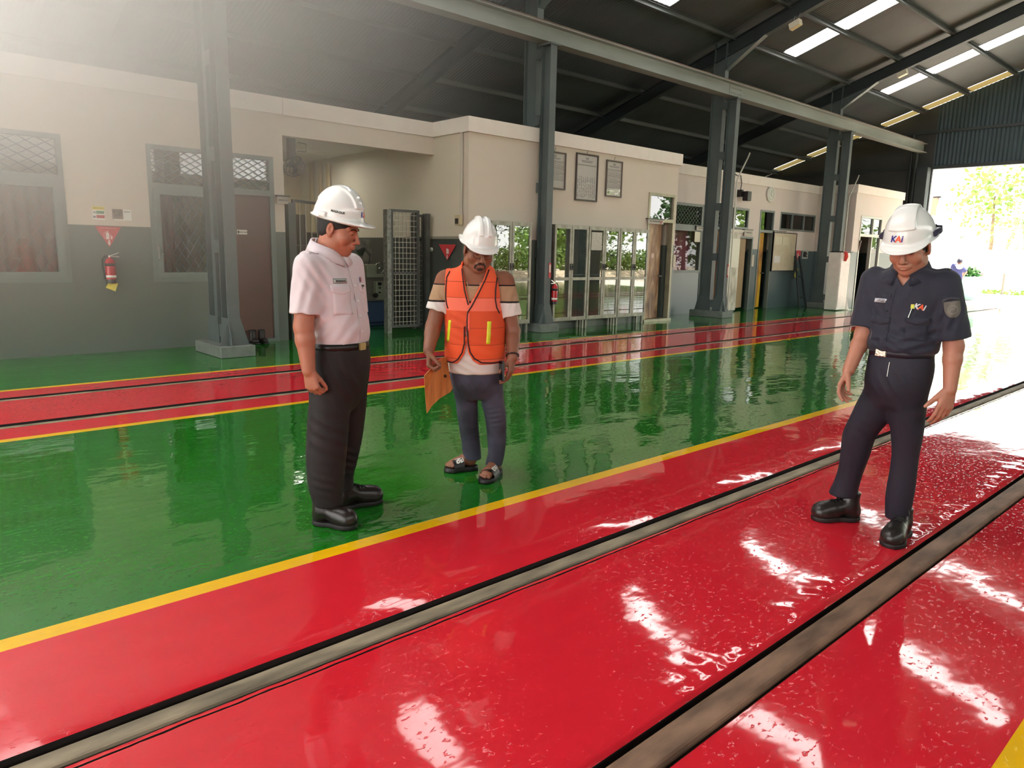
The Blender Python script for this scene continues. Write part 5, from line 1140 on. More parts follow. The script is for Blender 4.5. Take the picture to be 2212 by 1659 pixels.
def shirt_field(lo, hi, h, tors, zlo, arms, neck=None, k=.035):
    """torso plus open sleeves; arms: (shoulder, elbow, fraction covered, radius, end radius)"""
    S = Field(lo, hi, h); S.add(loft(tors, soft=.02, zlo=zlo)); L = Field(lo, hi, h)
    for a, b, q, r0, r1 in arms:
        a = np.array(a); b = np.array(b); e = a+(b-a)*q; d = norm(b-a); L.add(cone(a, e+d*.03, r0, r1), .0)
        L.cut(isect(cone(e, e+d*.16, r1+.05), half(e, -d)), .0); L.cut(cone(a+(b-a)*(q*.45), a+(b-a)*1.2, r0-.017, r1-.017), .002)
    S.D = smin(S.D, L.D, k).astype(F32)
    if neck is not None: S.cut(neck, .008)
    return S
def ring_band(F, c, zc, hh, th, name, m, parent, n=48):
    """a strap round the body at height zc"""
    vs = []; fs = []
    for i in range(n):
        a = 2*pi*i/n; o = np.array([cos(a), sin(a), 0]); q = F.hit(np.array([c[0], c[1], zc])+o*.35, -o, .001)
        vs += [q+[0, 0, -hh], q+o*th+[0, 0, -hh], q+o*th+[0, 0, hh], q+[0, 0, hh]]
    for i in range(n):
        j = (i+1) % n
        for k in range(4): fs.append((4*i+k, 4*j+k, 4*j+(k+1) % 4, 4*i+(k+1) % 4))
    mb = MB(); mb._add(vs, fs, True); return mb.build(name, m, parent, world=False)
def mids(p, rows, idx): 
    L = p.leg(rows); return [np.array([L[i][1], L[i][2], L[i][0]]) for i in idx]
def put_button(S, q, m, parent, name='button', s=1.0):
    o = MB().lathe([(0, .0045*s), (.0035*s, .004*s), (.0055*s, .0045*s), (.0062*s, .003*s), (.006*s, 0)], (0, 0, 0), 'z', 14).build(name, m, parent, world=False)
    o.matrix_local = Matrix.Translation(Vector(q)) @ Vector(S.grad(q)).to_track_quat('Z', 'Y').to_matrix().to_4x4(); return o
def collar_flap(nb, f, rt, sg, m, parent, r0=.068, top=(.056, .075), low=(.004, .085), out=(.030, .020), a1=.95):
    mb = MB(); n = 14; vs = []; fs = []
    for i in range(n+1):
        u = i/n; a = pi*(.02+a1*u); d = -f*cos(a)+rt*sg*sin(a); rr = r0+.006*sin(a)
        t_ = nb+d*rr+np.array([0, 0, top[0]-top[1]*u**1.5]); l_ = nb+d*(rr+out[0]+out[1]*u)+np.array([0, 0, low[0]-low[1]*u**1.3]); mid = nb+d*(rr+.010)+np.array([0, 0, top[0]-top[1]*u**1.5+.004])
        vs += [t_, mid, l_+d*.004, l_-d*.004]
    for i in range(n):
        for k in range(4): fs.append((4*i+k, 4*i+4+k, 4*i+4+(k+1) % 4, 4*i+(k+1) % 4))
    fs += [(0, 1, 2, 3), (4*n+3, 4*n+2, 4*n+1, 4*n)]; mb._add(vs, fs, True); return mb.build('collar', m, parent, world=False)
def banded(name, zs, cols, rough=.8, axis=2, spec=.3):
    """woven colour bands of a garment, in the wearer's frame: zs ascending heights, cols one more"""
    m = mat(name, cols[0], rough, bump=.0005, bscale=220, spec=spec); nt = m.node_tree; N = nt.nodes; L = nt.links; b = N['Principled BSDF']
    tc = N.new('ShaderNodeTexCoord'); sp = N.new('ShaderNodeSeparateXYZ'); L.new(tc.outputs['Object'], sp.inputs[0]); cur = None
    for z, c in zip(zs, cols[1:]):
        g = N.new('ShaderNodeMath'); g.operation = 'GREATER_THAN'; g.inputs[1].default_value = z; L.new(sp.outputs[axis], g.inputs[0])
        x = N.new('ShaderNodeMix'); x.data_type = 'RGBA'; L.new(g.outputs[0], x.inputs[0])
        if cur is None: x.inputs[6].default_value = rgb(*cols[0])
        else: L.new(cur, x.inputs[6])
        x.inputs[7].default_value = rgb(*c); cur = x.outputs[2]
    L.new(cur, b.inputs['Base Color']); return m

def ankle(heel, toe): return np.array(heel)+(np.array(toe)-np.array(heel))*.22
M_skin1 = mat('skin_warm', (172, 108, 84), .5, var=.05, vscale=14, bump=.0004, bscale=180); M_skin2 = mat('skin_brown', (140, 90, 68), .5, var=.05, vscale=14, bump=.0004, bscale=180); M_skin3 = mat('skin_tan', (176, 118, 96), .5, var=.05, vscale=14, bump=.0004, bscale=180)
M_hair = mat('black_hair', (30, 26, 25), .65, bump=.001, bscale=160); M_helm = mat('helmet_white', (232, 232, 230), .18, coat=.3); M_shoe = mat('boot_leather', (34, 27, 25), .32, bump=.0008, bscale=60); M_sole = mat('boot_sole', (28, 24, 23), .6)
M_logoblue = mat('logo_blue', (62, 54, 140), .4); M_logoorange = mat('logo_orange', (232, 92, 52), .4)
def kai_logo(F, o, ex, ey, d, size, mk, mo, parent):
    ex = norm(ex)
    for ch, dx, m in (('K', -.62, mk), ('A', .06, mo), ('i', .58, mk)): decal_text(F, ch, size, np.array(o)+ex*dx*size*.80, ex, ey, d, m, parent, 'logo', shear=.22, bold=size*.035)
def brow(H, F, parent, n=1):
    mb = MB()
    for k in (-1, 1):
        pts = [F.hit(H.P(k*a, .16, b), -H.f, .0008) for a, b in ((.014, .0165), (.026, .0215), (.038, .021), (.048, .015))]; mb.tube(pts, [.0028, .0036, .0032, .0018], 6)
    mb.build('eyebrows', M_hair, parent, world=False)
def eyes(H, F, parent):
    w = MB(); 
    for k in (-1, 1):
        pts = [F.hit(H.P(k*(.020+.023*i/6), .16, -.0035-.0015*sin(pi*i/6)), -H.f, .0006) for i in range(7)]; w.tube(pts, [.0008, .0014, .0018, .0019, .0018, .0013, .0007], 6)
    w.build('eyelashes', M_hair, parent, world=False)

# ------------------------------------------------------------------ man in the white shirt
def man_white():
    p = Person((725, 1120), 'man in a short sleeved white uniform shirt, dark trousers and white helmet, looking down'); A = p.A; t = p.t
    ph = radians(38); f = np.array([cos(ph), -sin(ph), 0]); rt = np.array([f[1], -f[0], 0]); yaw = atan2(rt[1], rt[0])
    lo, hi = np.array([-.36, -.42, -.01]), np.array([.36, .36, 1.80])
    tors = p.secs([(536, 708, .070, .066), (552, 710, .115, .080), (566, 711, .160, .094), (586, 713, .182, .108), (615, 717, .176, .122), (655, 724, .168, .130), (700, 733, .166, .136), (725, 735, .166, .134), (747, 734, .158, .124)], yaw)
    sh_r = A(664, 574, .13); el_r = A(656, 706, .17); wr_r = A(667, 800, .20); sh_l = A(758, 574, -.12); el_l = A(770, 700, -.16); wr_l = A(775, 780, -.10)
    neck = A(711, 548, 0); H = Head(A(731, 493, .02), (cos(.36), -sin(.36)), .30, .06, 1.0)
    B = Field(lo, hi, .0040)
    B.add(loft([(s[0], s[1], s[2], s[3]*.85, s[4]*.82, s[5]) for s in tors], soft=.03))
    fR = (p.G(677, 1129), p.G(770, 1143)); fL = (p.G(728, 1101), p.G(826, 1083)); aR, aL = ankle(*fR), ankle(*fL)
    LR = [(770, 677, 752, .05), (800, 672, 756, .055), (850, 668, 757, .06), (900, 664, 755, .07), (950, 661, 752, .085), (1000, 661, 747, .105), (1040, 664, 744, .125), (1070, 671, 741, .14), (1090, 678, 741, .15)]
    LL = [(770, 735, 794, -.05), (800, 735, 793, -.06), (850, 735, 793, -.07), (900, 733, 789, -.09), (950, 731, 782, -.11), (1000, 728, 771, -.12), (1030, 728, 764, -.13), (1058, 726, 764, -.13)]
    LR = p.legrows(LR, .05, aR); LL = p.legrows(LL, -.06, aL)
    B.add(ell(A(733, 755, 0), (.13, .10, .10)), .04)
    for rows, an in ((LR, aR), (LL, aL)):
        c = mids(p, rows, (0, 4, -1)); c[2] = (an+[0, 0, .10])*.5+c[2]*[.5, .5, 0]+[0, 0, .05]; B.add(cone(c[0], c[1], .062, .046), .03); B.add(cone(c[1], c[2], .044, .026), .02)
    add_arm(B, sh_r, el_r, wr_r, (.056, .047, .046, .046, .033)); add_arm(B, sh_l, el_l, wr_l, (.056, .047, .046, .044, .032))
    add_hand(B, wr_r+[0, 0, -.005], (.22, -.08, -1), (.45, .75, .1), (.8, -.5, 0), 1.0, curl=(.75, .95, .6), thumb=(.85, .30, .45))
    add_hand(B, wr_l, (.1, .05, -1), (-.5, -.7, 0), (.7, -.6, 0), 1.0, curl=(.6, .8, .5))
    H.sculpt(B, neck, nr=(.060, .066), wide=1.14, chin=1.15); B.add(H.E(0, .030, -.105, (.040, .045, .026)), .03)
    body = B.build('body', M_skin1, t, 1)
    brow(H, B, body); eyes(H, B, body); H.hair(H.c-.16, H.c+.16, t, M_hair, side=-.020, back=-.055)
    ho, HF, T = H.helmet(t, M_helm, tilt=.07, style='wide', up=.044, R=(.110, .128, .158), visor=.052, droop=.02)
    kai_logo(HF, T.P(0, .16, .092), -T.r, T.u, -T.f, .038, M_logoblue, M_logoorange, ho)
    decal_text(HF, 'MASAGUS', .0145, T.P(.15, .020, .086), T.f*1.0+T.u*.02, T.u, -T.r, M_ink, ho, bold=.0006)
    # shirt
    M_sh = mat('uniform_white', (214, 200, 206), .8, bump=.0005, bscale=220, sheen=.2); M_btn = mat('button_white', (226, 222, 220), .35)
    S = shirt_field(lo, hi, .0045, tors, A(734, 747)[2], [(sh_r, el_r, .80, .066, .074), (sh_l, el_l, .80, .066, .068)], cone(A(712, 556), A(708, 500), .060, .070))
    S.disp(folds(.0045, [(A(690, 705, .14), .10, (.5, 0, -1), .055, 0), (A(745, 715, .1), .10, (.7, 0, -1), .06, 1), (A(683, 600, .15), .09, (1, 0, .6), .05, 2), (A(655, 640, .2), .09, (1, 0, -.5), .06, 0), (A(760, 660, .1), .09, (.6, 0, -1), .07, 3)]))
    so = S.build('shirt', M_sh, t)
    # trousers
    M_tr = mat('trousers_dark', (28, 20, 22), .75, bump=.0004, bscale=240)
    R = Field(lo, hi, .0050)
    R.add(loft(p.secs([(738, 734, .160, .128), (760, 734, .168, .136), (790, 732, .172, .142), (830, 731, .160, .132), (885, 731, .09, .08)], yaw), soft=.03))
    R.add(loft(p.leg(LR, 1.0), soft=.006), .03)
    R.add(loft(p.leg(LL, 1.15), soft=.006), .03)
    R.disp(folds(.005, [(A(705, 940, .2), .12, (.4, 0, 1), .075, 0), (A(700, 1060, .25), .09, (.2, 0, 1), .05, 1), (A(765, 1010, 0), .09, (.3, 0, 1), .05, 2), (A(740, 820, .15), .10, (1, 0, .4), .07, 0)]))
    ro = R.build('trousers', M_tr, t)
    fr = -f  # projection runs from in front of the chest inwards
    cen = lambda py, dx=0.0: A(734, py, 0)*[0, 0, 1]+np.array([np.interp(A(734, py)[2], [s[0] for s in tors], [s[1] for s in tors]), 0, 0])+f*.3
    # belt and buckle
    zb = A(734, 744)[2]; c0 = np.array([A(734, 744)[0], 0, zb]); be = ring_band(R, c0, zb, .018, .004, 'belt', mat('belt_black', (26, 22, 22), .4), t)
    q = R.hit(c0+f*.3+rt*-.0, -f, .010); MB()._add(*_obox(q, rt, f, .022, .006, .018)).build('buckle', M_brass, be, world=False)
    # collar: two folded flaps
    nb = np.array(A(708, 540))
    collar_flap(nb, f, rt, 1, M_sh, so); collar_flap(nb, f, rt, -1, M_sh, so)
    # placket, buttons, pockets, tags, epaulette
    pts = []
    for i in range(12): z = A(734, 570+16*i-2)[2]; cx = np.interp(z, [s[0] for s in tors], [s[1] for s in tors]); pts.append(np.array([cx, 0, z])+f*.25+rt*-.002)
    strip = [S.hit(q, -f, .0015) for q in pts]; mb = MB(); vs = []; fs = []
    for q in strip: vs += [S.hit(q+rt*.016+f*.1, -f, .002), S.hit(q+f*.1, -f, .004), S.hit(q-rt*.016+f*.1, -f, .002)]
    for i in range(len(strip)-1): k = 3*i; fs += [(k, k+1, k+4, k+3), (k+1, k+2, k+5, k+4)]
    mb._add(vs, fs, True); mb.build('placket', M_sh, so, world=False, fix=False)
    for i in (1, 3, 5, 7, 9, 11):
        put_button(S, strip[i]+S.grad(strip[i])*.001, M_btn, so)
    for (px, py, sg) in ((741, 622, 1), (0, 0, -1)):
        base = np.array([np.interp(A(734, 622)[2], [s[0] for s in tors], [s[1] for s in tors]), 0, A(734, 622)[2]])+rt*sg*.098+f*.095
        ld = norm(-f-rt*sg*.30)
        patch(S, base-[0, 0, .062], rt*sg, (0, 0, 1), ld, lambda s, u: ((s-.5)*.105, (u-.5)*.125), 'pocket', M_sh, so, .0035, (9, 9))
        patch(S, base-[0, 0, .002], rt*sg, (0, 0, 1), ld, lambda s, u: ((s-.5)*.118, (.022-(1-u)*(.048-.016*abs(2*s-1)**1.5))), 'pocket_flap', M_sh, so, .007, (11, 6))
        if sg > 0:
            tg = patch(S, base+[0, 0, .040], -rt, (0, 0, 1), ld, rect(.088, .024), 'name_tag', mat('tag_grey', (120, 124, 122), .6), so, .0028, (7, 3)); g2 = patch(S, base+[0, 0, .040], -rt, (0, 0, 1), ld, rect(.080, .017), 'tag_face', mat('tag_pale', (188, 190, 186), .6), tg, .0036, (7, 3))
            decal_text(S, 'MASAGUS', .014, base+[0, 0, .040]+f*.0, -rt, (0, 0, 1), ld, M_ink, tg, bold=.0006).location = Vector(-ld*.0042)
        else:
            kai_logo(S, base+[0, 0, .042], -rt, (0, 0, 1), ld, .034, M_logoblue, M_logoorange, so)
            pe = MB(); q = S.hit(base+[0, 0, .012]+rt*.02, ld, .006); pe.bar(q, q+[0, 0, -.055], .012, .008).bar(q+rt*.012, q-rt*.012, .010, .010); pe.build('pen_clip', M_black, so, world=False)
    ep = A(684, 560, .10); d = norm(sh_r-nb); d[2] = 0; d = norm(d); a0 = nb+d*.075+[0, 0, .10]
    patch(S, a0+d*.05, np.cross(d, (0, 0, 1)), d, (0, 0, -1), lambda s, u: ((s-.5)*(.042+.014*u), (u-.5)*.115), 'epaulette', M_sh, so, .005, (6, 10))
    put_button(S, S.hit(a0+d*.012, (0, 0, -1), .006), M_btn, so, s=1.2)
    for hh, tt in (fR, fL): shoe(t, hh, tt, M_shoe, M_sole, top=.125, wid=.050)
    return p
def _obox(c, ex, ey, a, b, h):
    ex = norm(ex); ey = norm(ey); ez = np.cross(ex, ey); vs = [np.array(c)+ex*a*i+ey*b*j+ez*h*k for k in (-1, 1) for j, i in ((-1, -1), (-1, 1), (1, 1), (1, -1))]
    return vs, [(3, 2, 1, 0), (4, 5, 6, 7), (0, 1, 5, 4), (1, 2, 6, 5), (2, 3, 7, 6), (3, 0, 4, 7)]
P_WHITE = man_white()

# ------------------------------------------------------------------ man in the orange vest
def man_vest():
    p = Person((1022, 1036), 'stocky bearded man in an orange safety vest, jeans and slides, holding a wooden board'); A = p.A; t = p.t
    f = norm([.08, -1, 0]); rt = np.array([f[1], -f[0], 0]); yaw = 0.08
    lo, hi = np.array([-.40, -.45, -.01]), np.array([.40, .36, 1.68])
    tors = p.secs([(572, 1027, .070, .066), (585, 1027, .120, .082), (598, 1026, .160, .096), (622, 1025, .178, .116), (665, 1025, .170, .132), (715, 1026, .168, .148), (760, 1026, .170, .154), (802, 1026, .166, .146)], yaw)
    sh_r = A(964, 606, -.01); el_r = A(936, 706, .02); wr_r = A(926, 757, .16); sh_l = A(1088, 609, .0); el_l = A(1107, 716, .0); wr_l = A(1107, 772, .10)
    neck = A(1026, 584, -.02); H = Head(A(1034, 540, .05), (.26, -1), .28, -.07, 1.0)
    # roll leans the crown to the image left
    B = Field(lo, hi, .0040); B.add(loft([(s[0], s[1], s[2], s[3]*.82, s[4]*.80, s[5]) for s in tors], soft=.03))
    LR = [(806, 975, 1036, .0), (835, 976, 1034, .0), (863, 983, 1032, .01), (894, 987, 1033, .02), (910, 990, 1033, .02), (925, 992, 1034, .01), (955, 997, 1037, .01), (976, 999, 1039, .0), (990, 1003, 1040, .0)]
    LL = [(806, 1034, 1086, .0), (835, 1036, 1087, .0), (863, 1038, 1089, .01), (894, 1046, 1093, .03), (912, 1049, 1094, .03), (930, 1051, 1094, .02), (955, 1053, 1093, .02), (980, 1054, 1090, .02), (1003, 1048, 1085, .03)]
    B.add(ell(A(1030, 815, 0), (.13, .10, .09)), .04)
    fR = (p.G(1030, 1012), p.G(963, 1018)); fL = (p.G(1076, 1020), p.G(1044, 1044)); LR = p.legrows([r[:3] for r in LR], 0, ankle(*fR)); LL = p.legrows([r[:3] for r in LL], 0, ankle(*fL))
    for rows, hl, te in ((LR,)+fR, (LL,)+fL):
        c = mids(p, rows, (0, 4, -1)); hl = hl+[0, 0, .0]; te = te+[0, 0, 0]; fd = norm(te-hl); an = hl+fd*.05+[0, 0, .09]
        B.add(cone(c[0], c[1], .062, .048), .03); B.add(cone(c[1], an, .046, .036), .02)
        rr = np.cross(fd, (0, 0, 1)); L = float(np.linalg.norm(te-hl)); U = np.array([0, 0, 1.0]); ax = [rr, fd, U]
        B.add(ell(hl+fd*.045+[0, 0, .060], (.031, .042, .036), ax), .02); B.add(cone(an, hl+fd*L*.66+[0, 0, .058], .034, .028), .03); B.add(ell(hl+fd*L*.66+[0, 0, .052], (.046, .06, .024), ax), .02)
        for k, (o, l, r) in enumerate(((-.028, .93, .013), (-.008, .97, .010), (.010, .94, .0095), (.025, .90, .009), (.038, .84, .0085))):
            sgn = 1 if rows is LL else -1; B.add(cone(hl+fd*L*.72+rr*o*sgn+[0, 0, .046], hl+fd*L*l+rr*o*1.05*sgn+[0, 0, .038], r, r*.9), .005)
    add_arm(B, sh_r, el_r, wr_r, (.055, .047, .046, .044, .033)); add_arm(B, sh_l, el_l, wr_l, (.055, .047, .046, .043, .032))
    # right fist grips the board edge from above; left hand hangs with a phone
    add_hand(B, wr_r+[.004, -.002, -.004], (.05, -.16, -1), (.95, -.15, .05), (.15, -1, 0), 1.02, curl=(.95, 1.15, .7), thumb=(.75, .35, .75), tcurl=.12)
    add_hand(B, wr_l, (-.12, -.18, -1), (-.90, .35, .05), (-.35, -.95, 0), 1.02, curl=(.30, .45, .35), thumb=(.80, .45, .45), tcurl=.15)
    H.sculpt(B, neck, nr=(.060, .068), wide=1.12); B.add(H.E(0, .030, -.105, (.040, .045, .026)), .03)
    body = B.build('body', M_skin2, t, 1); eyes(H, B, body); H.hair(H.c-.16, H.c+.16, t, M_hair, side=-.025, back=-.06)
    # moustache and chin beard hug the face
    BB = Field(H.c-.15, H.c+.15, .0028); H.sculpt(BB, neck, nr=(.060, .068), wide=1.12); K = BB.copy(); K.D = (K.D-.0020).astype(F32); bd = K.copy(); reg = Field(H.c-.15, H.c+.15, .0028)
    reg.add(H.E(0, .086, -.101, (.024, .035, .021)), 0); reg.add(H.C((-.012, .10, -.0565), (-.030, .085, -.072), .0065, .005), .004); reg.add(H.C((.012, .10, -.0565), (.030, .085, -.072), .0065, .005), .004); reg.add(H.C((-.014, .105, -.0555), (.014, .105, -.0555), .006, .006), .004)
    for k in (-1, 1): reg.add(H.C((k*.030, .085, -.072), (k*.030, .075, -.100), .006, .010), .006)
    bd.D = np.maximum(bd.D, reg.D); bd.build('beard', mat('beard_hair', (58, 42, 35), .85, bump=.001, bscale=240), t, 1)
    ho, HF, T = H.helmet(t, M_helm, tilt=.02, style='vee', up=.040, R=(.106, .128, .150), visor=.030, droop=.36)
    # spectacles
    g = MB()
    for k in (-1, 1):
        c = H.P(k*.031, .102, -.006); g.tube([c+H.r*.024*cos(a)+H.u*.018*sin(a)*(1 if sin(a) < 0 else .8)-H.f*.006*abs(cos(a))*(1 if cos(a)*k > 0 else 0) for a in [2*pi*i/24 for i in range(25)]], .0014, 5, False)
        g.tube([H.P(k*.055, .094, .002), H.P(k*.074, .05, .004), H.P(k*.080, -.005, .002)], .0014, 5)
    g.tube([H.P(-.008, .104, -.002), H.P(0, .108, .001), H.P(.008, .104, -.002)], .0014, 5); g.build('spectacles', M_black, t, world=False)
    # T-shirt: banded
    zA = lambda py: A(1026, py)[2]
    M_tee = banded('tee_bands', [zA(652), zA(648), zA(616), zA(613)], [(226, 218, 214), (42, 32, 30), (176, 142, 112), (42, 32, 30), (140, 92, 72)], .85)
    S = shirt_field(lo, hi, .0045, tors, zA(803), [(sh_r, el_r, .66, .066, .076), (sh_l, el_l, .68, .066, .076)], cone(A(1026, 588, .0), A(1029, 560, .02), .058, .070))
    S.disp(folds(.004, [(A(1000, 790, .2), .1, (.4, 0, 1), .05, 0), (A(940, 650, .1), .08, (1, 0, .5), .05, 1), (A(1110, 650, .1), .08, (1, 0, -.5), .05, 2)]))
    so = S.build('t_shirt', M_tee, t)
    cut = [S.hit(A(px, py)*[1, 0, 1]+f*.3, -f, .002) for px, py in dense([(1006, 607), (1007, 614), (1012, 620), (1022, 622), (1032, 618), (1035, 609)], 4)]; MB().tube(cut, .002, 6).build('neck_trim', mat('tee_trim', (190, 160, 134), .8), so, world=False)
    # vest over it
    V = Field(lo, hi, .0042); V.add(loft(tors, soft=.02, zlo=A(1026, 780)[2], zhi=A(1026, 571)[2]+.02, grow=.016)); 
    for a, b, px in ((sh_r, el_r, 972), (sh_l, el_l, 1079)):
        V.add(cone(a*[.80, 1, 1]+[.02*np.sign(-a[0])*0, 0, .012], a*[.9, 1, 1]+[0, 0, .012], .060, .062), .03)
    for a, b, px in ((sh_r, el_r, 970), (sh_l, el_l, 1081)):
        sg = np.sign(a[0]); e = A(px, 600)[0]; a = a-[.078 if sg > 0 else -.008, 0, 0]
        V.cut(cone(a+[sg*.085, 0, .02], a+[sg*.085, 0, -.10], .088, .088), .006); V.cut(cone(a+[sg*.085, 0, -.10], a+[sg*.10, 0, -.17], .088, .075), .006)
    V.cut(cone(A(1026, 592, .01), A(1030, 540, .06), .070, .085), .006)
    def poly_cut(pts):
        P = [A(x, y) for x, y in pts]; P = [(q[0], q[2]) for q in P]
        def fn(X, Y, Z):
            d = np.full(np.broadcast(X, Z).shape, 1e9, F32); ins = np.zeros(d.shape, bool)
            for (x0, z0), (x1, z1) in zip(P, P[1:]+P[:1]):
                ex, ez = x1-x0, z1-z0; wx, wz = X-x0, Z-z0; tt = np.clip((wx*ex+wz*ez)/(ex*ex+ez*ez), 0, 1); d = np.minimum(d, np.sqrt((wx-ex*tt)**2+(wz-ez*tt)**2)); c = ((z0 > Z) != (z1 > Z)) & (X < (x1-x0)*(Z-z0)/((z1-z0) or 1e-9)+x0); ins ^= c
            return np.maximum(np.where(ins, -d, d), Y+.02)
        xs = [q[0] for q in P]; zs = [q[1] for q in P]; return fn, np.array([min(xs), -.3, min(zs)]), np.array([max(xs), .02, max(zs)])
    V.cut(poly_cut([(996, 560), (1001, 585), (1008, 625), (1015, 654), (1028, 632), (1045, 600), (1056, 560)]), .002)
    V.cut(poly_cut([(1006, 700), (1008, 735), (1004, 757), (994, 772), (984, 783), (1040, 783), (1022, 771), (1012, 755), (1009, 735), (1008.5, 700)]), .002)
    V.disp(folds(.003, [(A(985, 700, .2), .1, (.3, 0, 1), .06, 0), (A(1060, 740, .2), .1, (.2, 0, 1), .07, 1)]))
    bands = [(788, 784)]
    org = (236, 92, 50); 
    M_vest = banded('vest_bands', [zA(780), zA(769), zA(768), zA(739), zA(738), zA(704), zA(703), zA(668), zA(641), zA(640), zA(608), zA(606.5)],
                    [(240, 108, 78), (240, 108, 78), (150, 52, 28), (240, 92, 48), (170, 60, 34), (226, 84, 44), (170, 60, 34), (222, 84, 46), (248, 120, 96), (170, 60, 34), (238, 94, 56), (170, 60, 34), (240, 96, 58)], .7)
    vo = V.build('vest', M_vest, t)
    M_pip = mat('vest_piping', (46, 22, 22), .7)
    def pip(pts, n=5, d=None): return seam(V, [A(x, y)-[0, .24, 0] for x, y in [tuple(q) for q in dense([np.array(q, float) for q in pts], n)]], (0, 1, 0) if d is None else d, .0042, 'piping', M_pip, vo, off=.001)
    pip([(998, 580), (1004, 625), (1012, 655)]); pip([(1056, 582), (1048, 602), (1032, 634), (1019, 658), (1011, 670), (1009.5, 690), (1012, 735), (1016, 753), (1025, 766), (1040, 775), (1060, 776.5), (1084, 776)]); pip([(1004, 700), (1004, 735), (999, 755), (990, 769), (979, 776.5), (966, 776.5)])
    for pts in ([(972, 586), (966, 598), (964.5, 620), (964, 640), (966, 655), (969, 664)], [(1076, 584), (1073, 600), (1069.5, 625), (1069, 645), (1072, 662), (1078, 674)]): pip(pts)
    M_tape = mat('lime_tape', (222, 226, 40), .4)
    for c, w, h in (((969, 711), .020, .130), ((1054, 713), .024, .132)):
        q = A(*c); patch(V, np.array([q[0], -.12, q[2]]), (1, 0, 0), (.05 if c[0] > 1000 else .12, 0, 1), norm([.25 if c[0] < 1000 else -.10, 1, 0]), rect(w, h), 'reflective_tape', M_tape, vo, .002, (4, 10), off=.001)
    q = A(1013, 690); patch(V, np.array([q[0], -.12, q[2]]), (1, 0, 0), (0, 0, 1), (0, 1, 0), rect(.014, .10), 'front_tape', mat('vest_strip', (250, 104, 80), .6), vo, .002, (4, 8), off=.001)
    # jeans
    M_jean = mat('jeans_denim', (62, 62, 78), .8, var=.65, vscale=5, bump=.0006, bscale=260, detail=6)
    J = Field(lo, hi, .0048); J.add(loft(p.secs([(790, 1028, .150, .125), (810, 1029, .158, .130), (830, 1030, .148, .125), (862, 1033, .08, .07)], yaw), soft=.03))
    for rows in (LR, LL): J.add(loft(p.leg(rows, 1.12), soft=.005), .022)
    J.disp(folds(.0085, [(A(1012, 905, .1), .07, (.3, 0, 1), .035, 0), (A(1070, 912, .1), .07, (-.3, 0, 1), .035, 1), (A(1018, 975, .1), .06, (.2, 0, 1), .03, 2), (A(1068, 985, .1), .07, (-.2, 0, 1), .03, 0), (A(1010, 850, .2), .07, (1, 0, .5), .05, 0), (A(1055, 850, .2), .07, (-1, 0, .5), .05, 2)])); J.build('jeans', M_jean, t)
    # slides
    M_slide = mat('slide_black', (24, 22, 22), .45)
    for hl, te, sgn in ((p.G(1031, 1013), p.G(960, 1020), 1), (p.G(1078, 1018), p.G(1043, 1047), -1)):
        fd = norm(te-hl); rr = np.cross(fd, (0, 0, 1)); L = float(np.linalg.norm(te-hl)); ax = [rr, fd, np.array([0, 0, 1.0])]; sd = Field(np.minimum(hl, te)-[.08, .08, .01], np.maximum(hl, te)+[.08, .08, .14], .003)
        sd.add(ell(hl+fd*L*.76+[0, 0, .012], (.051, L*.25, .05), ax)); sd.add(ell(hl+fd*L*.2+[0, 0, .012], (.039, L*.22, .05), ax), .03); sd.add(rbox(hl+fd*L*.48+[0, 0, .015], (.036, L*.3, .02), ax), .03); sd.keep(lambda X, Y, Z: Z-.030+0*X); sd.keep(lambda X, Y, Z: .001-Z+0*X); sl = sd.build('slide_sandal', M_slide, t)
        # strap: an arch over the foot
        mb = MB(); vs = []; fs = []; n = 16; m_ = 6
        def arch(u, v): a = pi*(u); return hl+fd*(L*(.46+.31*v))+rr*(-cos(a))*.053+np.array([0, 0, .018+(.072-.016*v)*sin(a)**.75])
        for i in range(n+1):
            for j in range(m_+1): vs.append(arch(i/n, j/m_))
        K0 = len(vs); vs += [np.array(q)*1.0-[0, 0, .005] for q in vs[:K0]]
        for i in range(n):
            for j in range(m_):
                k = i*(m_+1)+j; fs += [(k, k+1, k+m_+2, k+m_+1), (K0+k, K0+k+m_+1, K0+k+m_+2, K0+k+1)]
        mb._add(vs, fs, True); stp = mb.build('strap', M_slide, sl, world=False)
        tv, tf = text_mesh('VANS', .046, bold=.0022); tb = MB(); w = .115
        # letters wrap over the arch: x runs across the foot, y towards the ankle
        tb._add([arch(.5-(q.x/w)*.60, .48-q.y/.060)+[0, 0, .0028]+rr*0 for q in tv], tf); tb.build('lettering', M_paper, stp, world=False)
        b2 = MB(); bar_v = []; 
        for i in range(13): u = .22+.56*i/12; bar_v += [arch(u, .03)+[0, 0, .0026], arch(u, .10)+[0, 0, .0026]]
        b2._add(bar_v, [(2*i, 2*i+1, 2*i+3, 2*i+2) for i in range(12)]); b2.build('logo_bar', M_paper, stp, world=False)
    # bracelet on the left wrist
    d = norm(wr_l-el_l); u = norm(np.cross(d, (0, 1, 0))); v = np.cross(d, u); c = wr_l-d*.012; mb = MB()
    for i in range(20): a = 2*pi*i/20; mb.ball(c+(u*cos(a)+v*sin(a))*.036, .0058, 8, 6)
    mb.build('bead_bracelet', mat('beads_dark', (40, 18, 20), .4), t, world=False)
    return p, wr_r, wr_l
